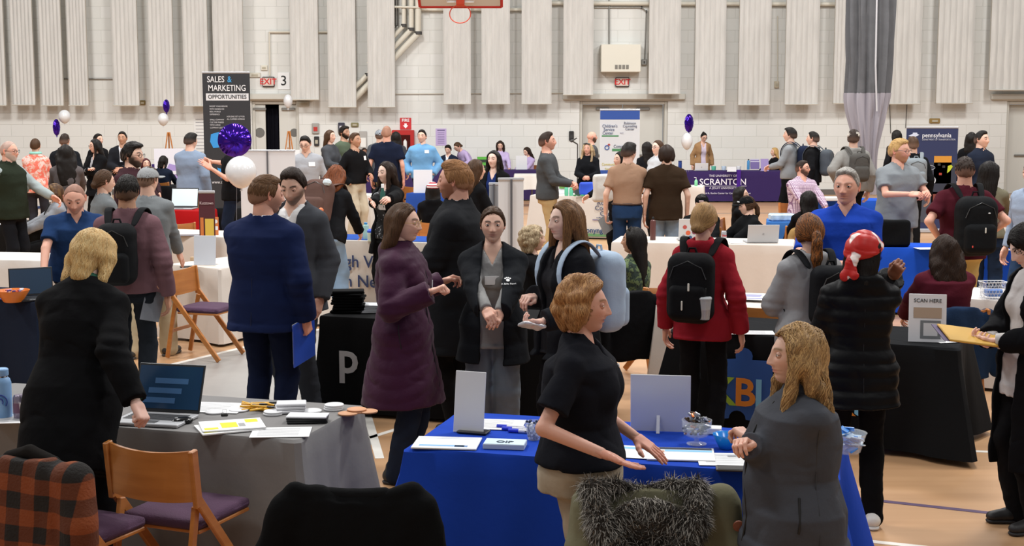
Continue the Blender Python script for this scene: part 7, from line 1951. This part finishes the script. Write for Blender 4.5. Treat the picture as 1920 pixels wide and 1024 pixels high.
# -- right tables
q = SDF(); q.box([0, 0, .15], [.19, .09, .15], rnd=.04, k=.02); n5 = Noise(77, 14, 4); q.noise = lambda P: .010 * n5(P)
local_sdf('tote_bag', q, .014, cloth('#0e0f11'), at(1672, 462), rad(-4), 'slouching black tote bag at the left of the bright blue table', 'bag')
paper(1745, 466, .32, .20, 6, 'white papers behind the curly haired seated woman on the blue table', lines=False); paper(1872, 468, .24, .16, -8, 'yellowish white paper at the right of the bright blue table', lines=False, c='#d8d6c4'); phone(1845, 472, 10, 'small black phone on the bright blue table', c='#121212')
r = empty('wire_basket', at(1862, 560), rad(6), 'white wire mesh basket on the right white table', 'basket')
m = MB()
for z, k_ in ((.0, .88), (.045, .92), (.09, .96), (.135, 1.0)):
    m2 = MB(); m2.tube([(.10 * k_ * a, .07 * k_ * b, z + .003) for a, b in ((-1, -1), (0, -1), (1, -1), (1, 0), (1, 1), (0, 1), (-1, 1), (-1, 0))], .0035 if z > .1 else .002, 5, closed=True).build('rim_wire' if z > .1 else 'ring_wire', WHT, r)
m = MB()
for k_ in range(26):
    t_ = k_ / 26; 
    for d_ in (0, 1.0 / 26 * 2):
        def pp(t, z, kk):
            t = (t % 1) * 4; i = int(t); f = t - i; cs = [(-1, -1), (1, -1), (1, 1), (-1, 1), (-1, -1)]
            return (.10 * kk * (cs[i][0] * (1 - f) + cs[i + 1][0] * f), .07 * kk * (cs[i][1] * (1 - f) + cs[i + 1][1] * f), z)
        m.tube([pp(t_, .003, .88), pp(t_ + (d_ if d_ else -2 / 26), .135, 1.0)], .0012, 4)
m.build('mesh_sides', WHT, r)
MB().box((0, 0, .05), (.13, .09, .06), b=.01).build('contents', plain('#5f86c8', rough=.3), r)
r = empty('small_easel', at(1898, 566), rad(-20), 'little white tabletop easel right of the wire basket', 'easel'); 
for a, b in (((-.07, 0, 0), (.0, .03, .16)), ((.07, 0, 0), (.0, .03, .16)), ((-.08, 0, .04), (.08, 0, .04)), ((0, .1, 0), (0, .03, .16))): MB().bar(a, b, .010, .008).build('strut', WHT, r)
# -- left tables
r = empty('orange_bowl', at(25, 566), 0, 'orange plastic bowl of wrapped sweets at the left edge', 'bowl'); MB().lathe([(.07, 0), (.075, .004), (.125, .085), (.13, .095), (.122, .093), (.07, .008)], (0, 0, 0), 30).build('bowl_wall', plain('#d2701e', rough=.35), r, True)
for k_ in range(14): MB().box((rs.uniform(-.08, .08), rs.uniform(-.07, .07), .085 + rs.uniform(-.01, .018)), (.035, .02, .012), rz=rs.uniform(0, 3), b=.004).build('wrapped_sweet', plain(['#b02a2a', '#c9c9cf', '#3a2f7a'][k_ % 3], rough=.3), r)
laptop(at(62, 562), rad(24), 'dark grey laptop in front of the man in the navy polo', scr='#2c3f55', body='#26272a', ang=100, w=.34)
for k_ in range(8): one('candy_wrapper', MB().box((0, 0, .005), (.05, .02, .010), b=.003), plain(['#3a3a9a', '#c9c9d8'][k_ % 2], rough=.3), at(2 + k_ * 5, 562 - (k_ % 3) * 2), rad(k_ * 50), 'loose blue and white wrapped sweet in front of the orange bowl', 'sweet', 'loose sweets before the orange bowl')
for k_, (px, py, rz) in enumerate(((10, 420, 4), (28, 423, -14), (42, 424, 10), (62, 423, -6), (80, 421, 16), (96, 421, 0), (30, 418, 30))): paper(px, py, .24, .17, rz, ['leftmost white paper on the papered black table', 'white paper next to the white cup', 'white paper in front of the white cup', 'white paper near the seated woman\'s elbow', 'white paper slanting at the middle of the black table', 'rightmost white paper on the papered black table', 'white paper turned diagonally behind the cup'][k_], lines=False, group='papers on the left black table')
r = empty('paper_cup', at(46, 417), 0, 'white paper cup among the papers on the left black table', 'cup'); MB().lathe([(.030, 0), (.042, .11), (.043, .113), (.028, .004)], (0, 0, 0), 16).build('cup_wall', plain('#d8d6d3'), r, True)
sign_back(384, 497, .22, .29, -4, 'clear acrylic sign with a small blue logo on the cream table', tilt=6, c='#c9ced6')
one('small_box', MB().box((0, 0, .02), (.05, .04, .04), b=.004), plain('#b59a7a'), at(362, 489), 0, 'tiny tan and black box left of the acrylic sign', 'box'); phone(352, 501, 14, 'black phone near the wooden chair on the cream table')
r = empty('orange_sign', at(395, 441), rad(4), 'orange tabletop sign with white circles', 'sign'); R_ = Matrix.Rotation(rad(-8), 3, 'X')
MB().box(R_ @ Vector((0, 0, .11)), (.19, .006, .22), R=R_, b=.002).build('board', plain('#c8743a'), r)
for x, z in ((-.06, .155), (0, .185), (.06, .165), (-.06, .06)): MB().lathe([(.024, -.001), (.024, .001)], R_ @ Vector((x, -.004, z)), 16, R_ @ Matrix.Rotation(math.pi / 2, 3, 'X')).build('white_circle', WHT, r)
MB().box(R_ @ Vector((.065, -.004, .085)), (.045, .002, .045), R=R_).build('white_square', WHT, r); MB().box(R_ @ Vector((.005, -.004, .06)), (.04, .002, .10), R=R_, b=.0).build('bottle_print', plain('#6a2f1c'), r)
paper(345, 441, .4, .2, 3, 'dark folder and papers on the cream table behind the grey capped man', c='#6a6468', lines=False, name='folder', cat='folder')
laptop(at(340, 392), rad(-4), 'laptop with a bright screen on the red table', scr='#b9c9cc', ang=104, w=.42, d=.30, emit_=.25)
# retractable banners
def banner(px0, px1, py0, s, zb, label, face, back=False, tilt=0, parts=(), name='banner_stand', cat='banner', rz=0):
    a = wpt(px0, py0, s); b = wpt(px1, py0, s); w = abs(b[0] - a[0]); r = empty(name, ((a[0] + b[0]) / 2, a[1], zb), rad(rz), label, cat); H = a[2] - zb
    MB().box((0, 0, H / 2), (w, .012, H - .02), b=.003).build('banner_sheet', plain(face, rough=.6), r)
    MB().box((0, 0, H), (w + .01, .03, .035), b=.008).build('top_rail', SIL, r); MB().box((0, 0, .04), (w + .02, .16, .08), b=.02).build('base_cassette', SIL, r); MB().tube([(0, -.03 if back else .03, .05), (0, -.03 if back else .03, H)], .012, 8).build('support_pole', plain('#55565a', rough=.4), r)
    for nm, x, z, ww, hh, cc in parts: MB().box((x * w, -.009, z * H), (ww * w, .004, hh * H)).build(nm, plain(cc), r)
    return r, w, H
r, w, H = banner(379, 468, 136, 100, 0.0, 'tall black sales and marketing opportunities banner', '#26272b', parts=(('white_band', .02, .845, .90, .045, '#d4d4d6'),))
for s_, x, z, sz, cc, al in (('SALES', -.40, .955, .16, '#e0e0e2', 'LEFT'), ('&', .03, .955, .16, '#3fa0dc', 'LEFT'), ('MARKETING', .42, .90, .16, '#e0e0e2', 'RIGHT'), ('OPPORTUNITIES', .02, .845, .105, '#26272b', 'CENTER')):
    text(s_, 'lettering', sz, r, (x * w, -.016, z * H), color=cc, align=al, bold=.002, sx=.80 if s_ != 'OPPORTUNITIES' else .93)
for s_, x, z in (('BOOST YOUR RESUME', -.36, .785), ('WITH HANDS ON', -.36, .768), ('REAL WORLD', -.36, .751), ('EXPERIENCE', -.36, .734), ('SMALL COMPANY', -.36, .70), ('CULTURE PAIRED', -.36, .683), ('WITH LARGE', -.36, .666), ('COMPANY GROWTH', -.36, .649), ('HOUSING SET UP FOR', .0, .72), ('ALL SUMMER INTERNS', .0, .703), ('www.c', -.35, .30)):
    text(s_, 'lettering', .042 if s_ != 'www.c' else .09, r, (x * w, -.016, z * H), color='#c9c9cc', align='LEFT', sx=.8)
MB().prism([(-.22, .0), (-.2, .14), (-.06, .18), (.10, .12), (.12, -.02), (.02, -.10), (-.16, -.12)], .004, (-.12 * w, -.010, .56 * H), Matrix.Rotation(math.pi / 2, 3, 'X')).build('blue_shape', plain('#2f8fd6'), r)
MB().prism([(-.08, .1), (.04, .06), (.06, -.12), (-.02, -.10)], .004, (-.14 * w, -.010, .36 * H), Matrix.Rotation(math.pi / 2, 3, 'X')).build('blue_shape', plain('#2f8fd6'), r)
r, w, H = banner(1125, 1200, 206, 97, 0.0, 'blue and white service center banner by the centre doors', '#d4d6d8', parts=(('blue_band', 0, .955, .99, .075, '#2b4f9c'), ('blue_field', 0, .17, .99, .62, '#2b4f9c'), ('green_rule', -.24, .775, .42, .012, '#4f8a5c'), ('green_rule', .06, .655, .5, .022, '#4f8a5c')))
for s_, x, z, sz, cc in (('Children\'s', -.25, .86, .085, '#3a4f78'), ('Service', -.27, .83, .085, '#3a4f78'), ('Center', -.30, .80, .085, '#3a4f78'), ('Robinson', .25, .885, .072, '#4a5570'), ('Counseling', .25, .86, .072, '#4a5570'), ('Center', .25, .835, .072, '#4a5570'), ('Conyngham', .07, .685, .085, '#2b4468'), ('Community-Based', -.16, .53, .07, '#c9b84a'), ('Telehealth & More', -.12, .49, .06, '#c9b84a'), ('RCC', .05, .80, .04, '#8a8aa0')):
    text(s_, 'lettering', sz, r, (x * w, -.016, z * H), color=cc, sx=.85)
MB().tube([(-.32 * w + .04 * math.cos(a), -.014, .675 * H + .04 * math.sin(a)) for a in np.linspace(0, 6.28, 17)[:-1]], .009, 5, closed=True).build('ring_logo', plain('#2b4f9c'), r); MB().box((-.27 * w, -.014, .70 * H), (.015, .004, .05)).box((-.27 * w, -.014, .70 * H), (.05, .004, .015)).build('cross_logo', plain('#c2342c'), r)
r, w, H = banner(1700, 1797, 239, 103, 0.0, 'dark blue state transportation banner with orange picture', '#232c52', parts=(('photo_panel', 0, .52, .98, .30, '#2c3140'), ('orange_panel', .22, .60, .34, .26, '#c98a2c'), ('photo_panel', .2, .30, .36, .18, '#7a3a30'), ('photo_panel', -.2, .25, .5, .3, '#3f4450')))
text('pennsylvania', 'lettering', .115, r, (-.20 * w, -.016, .925 * H), color='#d9dbe2', align='LEFT', bold=.002, sx=.92); text('DEPARTMENT OF TRANSPORTATION', 'lettering', .045, r, (-.20 * w, -.016, .885 * H), color='#b9bcc8', align='LEFT', sx=.8)
MB().prism([(-.10, 0), (-.02, .04), (-.02, .06), (.06, .06), (.06, .04), (.10, .02), (.02, -.02), (-.02, -.05), (-.02, -.01)], .004, (-.36 * w, -.012, .92 * H), Matrix.Rotation(math.pi / 2, 3, 'X')).build('keystone_logo', plain('#c9cfe0'), r)
MB().tube([(-.1 * w + .16 * math.cos(a), -.013, .62 * H + .05 * math.sin(a)) for a in np.linspace(0, 6.28, 21)[:-1]], .006, 5, closed=True).build('road_loop', plain('#9aa0a8'), r)
MB().lathe([(.07, -.003), (.07, .003)], (.02 * w, -.016, .50 * H), 20, Matrix.Rotation(math.pi / 2, 3, 'X')).build('round_badge', plain('#d0d4da'), r); MB().prism([(-.05, -.06), (0, -.02), (.05, .06), (.02, .09), (-.04, .07)], .006, (.36 * w, -.018, .60 * H), Matrix.Rotation(math.pi / 2, 3, 'X')).build('vest_print', plain('#b9c42c'), r)
for k_, (x, z, c_) in enumerate(((.15, .65, '#2a2a2a'), (.24, .63, '#2a2a2a'), (.18, .56, '#a83a2c'))): MB().box((x * w, -.013, z * H), (.05, .004, .04)).build('panel_detail', plain(c_), r)
banner(934, 982, 336, 178, 0.0, 'white back of a retractable banner behind the young woman', '#c9cacc', back=True, rz=10)
banner(917, 936, 345, 160, 0.0, 'narrow grey back of a second banner left of the white one', '#8d9094', back=True)
banner(450, 553, 283, 130, 0.0, 'wide white banner back directly before the grey shirted young man', '#cfcfd1', back=True)
r, w, H = banner(372, 402, 360, 160, 0.0, 'small maroon banner with yellow picture by the red table', '#4a1c26', parts=(('yellow_picture', .15, .66, .55, .20, '#d2b44a'), ('orange_picture', -.32, .68, .2, .18, '#c8743a'), ('blue_square', -.2, .25, .16, .06, '#a9b9d8')))
text('Kutztown', 'lettering', .05, r, (0, -.016, .90 * H), color='#c9b9b9', sx=.8)
# easels with posters
def easel(px, py0, s, label, board, bw, bh, rz=0, behind=False):
    p = wpt(px, py0, s); r = empty('easel', (p[0], p[1], 0), rad(rz), label, 'easel'); H = p[2]
    for a, b in (((-.28, -.06, 0), (-.02, .05, H)), ((.28, -.06, 0), (.02, .05, H)), ((0, .45, 0), (0, .06, H))): MB().bar(a, b, .03, .022).build('leg', WOOD, r)
    MB().bar((-.26, -.08, H * .48), (.26, -.08, H * .48), .03, .03).build('ledge', WOOD, r)
    R = Matrix.Rotation(rad(-6), 3, 'X'); MB().box(Vector((0, -.07 if not behind else .02, H * .48 + bh / 2 + .02)), (bw, .01, bh), R=R).build('poster_board', plain(board, rough=.6), r)
    return r, H
r, H_ = easel(316, 248, 88, 'wooden easel holding a white poster left of the light blue sweater man', '#cfccd2', .62, .55, 12); MB().prism([(-.2, -.1), (.15, -.16), (.25, .1), (-.05, .18)], .006, (.05, -.09, H_ * .52), Matrix.Rotation(math.pi / 2, 3, 'X')).build('lilac_sheet', plain('#9f8bc4'), r)
r, H_ = easel(541, 246, 84, 'white board on a small easel in front of the left doorway', '#cfcfcf', .50, .48)
for a, b in (((-.10, -.12, H_ * .5), (0, -.12, H_ * .80)), ((.10, -.12, H_ * .5), (0, -.12, H_ * .80))): MB().bar(a, b, .02, .01).build('mini_stand', WOOD, r)
# microphone stand
p = wpt(1083, 266, 92); r = empty('microphone_stand', (p[0], p[1], 0), 0, 'thin microphone stand beside the bald man', 'microphone stand'); MB().tube([(0, 0, .03), (0, 0, p[2] - .05)], .012, 8).build('stand_pole', DK, r); MB().lathe([(.14, 0), (.14, .02), (.03, .035)], (0, 0, 0), 18).build('stand_base', DK, r, True); MB().tube([(0, 0, p[2] - .05), (-.10, -.04, p[2] + .01)], .014, 8).build('clip', DK, r); MB().lathe([(.0, -.035), (.028, -.02), (.030, .01), (.014, .04), (.012, .12)], (-.12, -.05, p[2] + .02), 12, Matrix.Rotation(rad(60), 3, 'Y')).build('microphone', DK, r, True)
# -- lettered cream table goods
MB_ = MB(); MB_.box((0, 0, 0), (T_lv['L'] * .98, .62, .006), b=.002); one('table_runner', MB_, cloth('#274a96'), T_lv['on'](T_lv['L'] / 2, .36, .003), T_lv['rz'], 'blue cloth spread on top of the cream lettered table', 'table runner')
for px, l_ in ((709, 'left one of two blue sport bottles before the talking woman'), (724, 'right one of two blue sport bottles before the talking woman')): bottle(px, 446, .75, .26, .04, '#1f3f9a', l_, '#1a2f7a', neck=.7, group='blue sport bottles')
bottle(686, 449, .75, .20, .036, '#9cc0b8', 'clear green spray bottle left of the blue sport bottles', '#2f86c0'); r = empty('clear_tub', at(698, 452), 0, 'clear tub with a royal blue lid beside the sport bottles', 'tub'); MB().lathe([(.055, 0), (.06, .10), (.057, .10), (.053, .004)], (0, 0, 0), 20).build('tub_wall', plain('#b9c9b9', rough=.2), r, True); MB().lathe([(.045, .095), (.050, .12), (.03, .14), (0, .142)], (-.01, 0, 0), 18).build('blue_top', plain('#1f4fd0', rough=.4), r, True)
c_ = P34['world'](P34['wr'][1] * P34['k']) + P34['R'] @ np.array([-.02, -.07, -.06]); r = empty('drink_bottle', c_, 0, 'slim dark green bottle held by the talking woman', 'bottle'); MB().lathe([(.026, 0), (.028, .01), (.028, .12), (.014, .16), (.013, .18)], (0, 0, 0), 16).build('body_shell', plain('#2f5a50', rough=.2), r, True); MB().lathe([(.015, .178), (.016, .215), (.013, .22)], (0, 0, 0), 14).build('bottle_cap', WHT, r, True)
sign_back(793, 362, .34, .42, 0, 'white framed sign with a small pale square on the blue table', tilt=6, c='#d6d8de', name='framed_sign')
sign_back(978, 318, .28, .34, 6, 'framed sign with dark heading on the far purple table', tilt=6, c='#c9c9cc', name='framed_sign'); one('green_display', MB().box((0, 0, .08), (.26, .12, .16)).box((0, 0, .24), (.26, .12, .155)), mat('green_box', '#4fa03a', mode='stripes', color2='#1a2a1c', pscale=2.2), at(905, 318), rad(4), 'bright green and black display boxes on the far purple table', 'box')
# -- counseling center table goods
r = sign_back(1058, 364, .20, .28, 4, 'white and green picture board on the counseling center table', tilt=6, c='#d9dadc', name='picture_board'); MB().box((-.02, -.012, .15), (.14, .004, .10)).build('green_picture', plain('#5f8f3f'), r)
for px, h_, l_ in ((1062, .17, 'taller mint green bottle beside the picture board'), (1071, .14, 'shorter mint green bottle beside the picture board')): bottle(px, 367, .75, h_, .034, '#5fbf9a', l_, '#5fbf9a', neck=.8)
q = SDF(); q.box([0, 0, .12], [.15, .07, .12], rnd=.04); q.noise = lambda P: .016 * n5(P); local_sdf('gift_bag', q, .016, plain('#1f49c4', rough=.7), at(1102, 367), rad(12), 'slumped royal blue drawstring bag on the counseling center table', 'bag')
for k_ in range(5): one('green_giveaway', MB().lathe([(.0, 0), (.03, .005), (.03, .025), (.0, .03)], (0, 0, 0), 12), plain(['#2f7a4a', '#1f4f3a', '#3aa06a'][k_ % 3]), at(1078 + k_ * 7, 368), 0, 'small green giveaway lying in front of the blue bag', 'giveaway', 'green giveaways on the counseling center table', True)
one('dark_caddy', MB().box((0, 0, .06), (.12, .08, .12), b=.01), plain('#2f3f3a'), at(1084, 365), 0, 'dark green caddy between mint bottles and blue bag', 'box')
q = SDF(); q.box([0, 0, 0], [.15, .06, .19], rnd=.05); q.noise = lambda P: .014 * n5(P); c_ = wpt(1131, 352, 138); local_sdf('white_tote', q, .016, cloth('#c9c6c0'), c_, rad(20), 'white tote bag carried by the person in black', 'bag')
# -- lettered purple table goods
bottle(1275, 318, .75, .22, .045, '#1f3f8a', 'blue tumbler mug left of the tan cardigan woman', '#16306c', neck=.95, mug=True, cat='mug'); bottle(1403, 318, .75, .26, .035, '#4a8fc4', 'light blue water bottle on the lettered purple table', '#101010', neck=.5)
lid_laptop(1315, 321, 78, 'small white laptop before the tan cardigan woman', '#c9cdd2', 0, .32, .18)
for px, c_, n_, l_ in ((1338, '#5fb59a', 'green_tub', 'mint green tub on the lettered purple table right of the woman'), (1385, '#d8d8da', 'white_tub', 'white tub on the lettered purple table left of the bottle'), (1357, '#b9c9d9', 'clear_jar', 'pale clear jar on the lettered purple table')): one(n_, MB().lathe([(.05, 0), (.06, .08), (.055, .10), (.0, .10)], (0, 0, 0), 16), plain(c_, rough=.4), at(px, 319), 0, l_, 'tub', None, True)
sign_back(1372, 322, .22, .12, 0, 'small white tent card at the front of the lettered purple table', tilt=18, name='tent_card'); r = sign_back(1434, 321, .20, .30, 8, 'lilac sign on the lettered purple table before the seated blond woman', tilt=8, c='#9a8bc0', name='lilac_sign')
r = empty('brochure_rack', at(1415, 318), 0, 'rack of white and purple brochures on the lettered purple table', 'rack'); 
for k_ in range(4): MB().box((0, -.03 + .02 * k_, .10 + .025 * k_), (.22, .010, .18)).build('brochure', plain('#c9c4d4' if k_ % 2 else '#7a6aa0'), r)
one('purple_pole', MB().tube([(0, 0, 0), (0, 0, .40)], .03, 8), plain('#3a2470'), at(288, 345), 0, 'short purple roll standing left of the easel', 'roll') 
r = empty('hand_sanitizer', at(1305, 349), 0, 'green hand sanitizer pump on the small cream table', 'bottle'); MB().lathe([(.03, 0), (.032, .01), (.032, .10), (.012, .13)], (0, 0, 0), 14).build('body_shell', plain('#7fc89a', rough=.2), r, True); MB().tube([(0, 0, .13), (0, 0, .17), (-.04, 0, .17)], .006, 6).build('pump', WHT, r)
one('white_tray', MB().box((0, 0, .03), (.42, .30, .06), b=.01), WHT, at(1550, 376), rad(2), 'long white tray on the blue table of the checked shirt man', 'tray')
r = empty('ice_bin', at(1466, 414), rad(3), 'clear plastic bin with pale blue packets on the light blue table', 'bin'); MB().box((0, 0, .05), (.34, .22, .10), b=.02).build('bin_wall', mat('pale_bin', '#b9d0e2', rough=.15, var=.3, vscale=14), r)
# folders held in hands
c_ = P36['world'](P36['wr'][0] * P36['k']); r = empty('blue_folder', c_ + np.array([-.02, .03, -.16]), rad(70), 'blue folder with papers held low by the navy suited man', 'folder'); r.rotation_euler = (rad(8), rad(-12), rad(62)); MB().box((0, 0, 0), (.24, .010, .30), b=.003).build('folder_cover', plain('#2450c0', rough=.4), r); MB().box((0, .008, .01), (.22, .006, .28)).build('papers', WHT, r)
c_ = P11['world'](P11['wr'][1] * P11['k']); r = empty('grey_folder', c_ + np.array([-.01, 0, -.17]), 0, 'grey paper held low by the young man in the mauve jacket', 'folder'); r.rotation_euler = (rad(6), rad(14), rad(60)); MB().box((0, 0, 0), (.2, .006, .28), b=.002).build('folder_cover', plain('#7a7f88', rough=.6), r)
c_ = P67['world'](P67['wr'][1] * P67['k']); r = empty('grey_folder', c_ + np.array([.0, 0, -.14]), 0, 'grey folder held low by the tan shirted man', 'folder'); r.rotation_euler = (rad(6), rad(-30), rad(30)); MB().box((0, 0, 0), (.16, .006, .24), b=.002).build('folder_cover', plain('#8a8f92', rough=.6), r)
c_ = P41['world'](P41['wr'][1] * P41['k']); r = empty('foil_pouch', c_ + np.array([-.07, -.05, -.02]), 0, 'crinkled silver packet held by the very long haired woman', 'packet'); r.rotation_euler = (rad(-20), rad(15), rad(30)); q = SDF(); q.box([0, 0, 0], [.075, .045, .010], rnd=.010); q.noise = lambda P: .004 * n2(P * 2); V, Q = q.mesh(.006); link_mesh('packet_shell', mesh_np('packet_shell', V, Q), plain('#c4c4c8', rough=.3, metal=.3), r)
# ---------------------------------------------------------------- balloons
def balloon(px, py, s, rx, rz_, c, label, foil=False, tail=1.1, yaw=0):
    p = wpt(px, py, s); tail = max(.2, p[2] - rz_ - .80); r = empty('balloon', p, rad(yaw), label, 'balloon', None)
    D, Q = csphere(26)
    if foil:
        V = D.copy(); ang = np.arctan2(D[:, 2], D[:, 0]); rr = np.sqrt(D[:, 0] ** 2 + D[:, 2] ** 2)
        wr_ = .035 * smooth(.55, 1, rr) * np.sin(ang * 17 + 2 * np.sin(ang * 5)) + .015 * np.sin(ang * 9 + 5 * rr)
        V = np.stack([D[:, 0] * rx, D[:, 1] * rx * .48 * (1 - .5 * rr ** 4) + wr_ * rx * .9, D[:, 2] * rz_], 1)
        m = plain(c, rough=.16, metal=.85)
    else:
        V = D * [rx, rx, rz_]; V[:, 0] *= 1 - .16 * smooth(0, -1, D[:, 2]); V[:, 1] *= 1 - .16 * smooth(0, -1, D[:, 2]); m = mat('latex_white', '#cfcfd0', rough=.22, coat=.3, sss=0)
    emit('balloon_skin', V, Q, m, r)
    MB().lathe([(.006, -rz_ - .035), (.022, -rz_ - .03), (.008, -rz_ - .005), (.015, -rz_ + .006)], (0, 0, 0), 10).build('knot', m, r, True)
    MB().tube([(0, 0, -rz_ - .03), (.01, .01, -rz_ - .03 - tail * .5), (0, 0, -rz_ - .03 - tail)], .0012, 5).build('ribbon', plain('#c9c9d2'), r)
balloon(440, 263, 140, .225, .225, '#3c1a96', 'big round purple foil balloon before the black banner', True, .8, 6)
balloon(452, 323, 142, .205, .215, '#ffffff', 'big white balloon just below the large purple foil one', False, .5)
balloon(106, 239, 78, .115, .20, '#3c1a96', 'purple foil balloon turned edge on at the far left', True, .9, 62); balloon(121, 219, 78, .145, .165, '#fff', 'white balloon above the far left purple balloon', False, 1.1)
balloon(312, 199, 78, .11, .16, '#3c1a96', 'purple foil balloon above the wooden easel', True, 1.1, 60); balloon(306, 224, 78, .13, .155, '#fff', 'white balloon hanging above the wooden easel', False, 1.0)
balloon(1292, 231, 80, .15, .215, '#3c1a96', 'purple foil balloon left of the tan cardigan woman', True, 1.0, 40); balloon(1288, 265, 80, .135, .20, '#fff', 'white balloon left of the tan cardigan woman', False, .8)
balloon(540, 190, 76, .11, .17, '#fff', 'single white balloon right of the left doorway', False, 1.2)
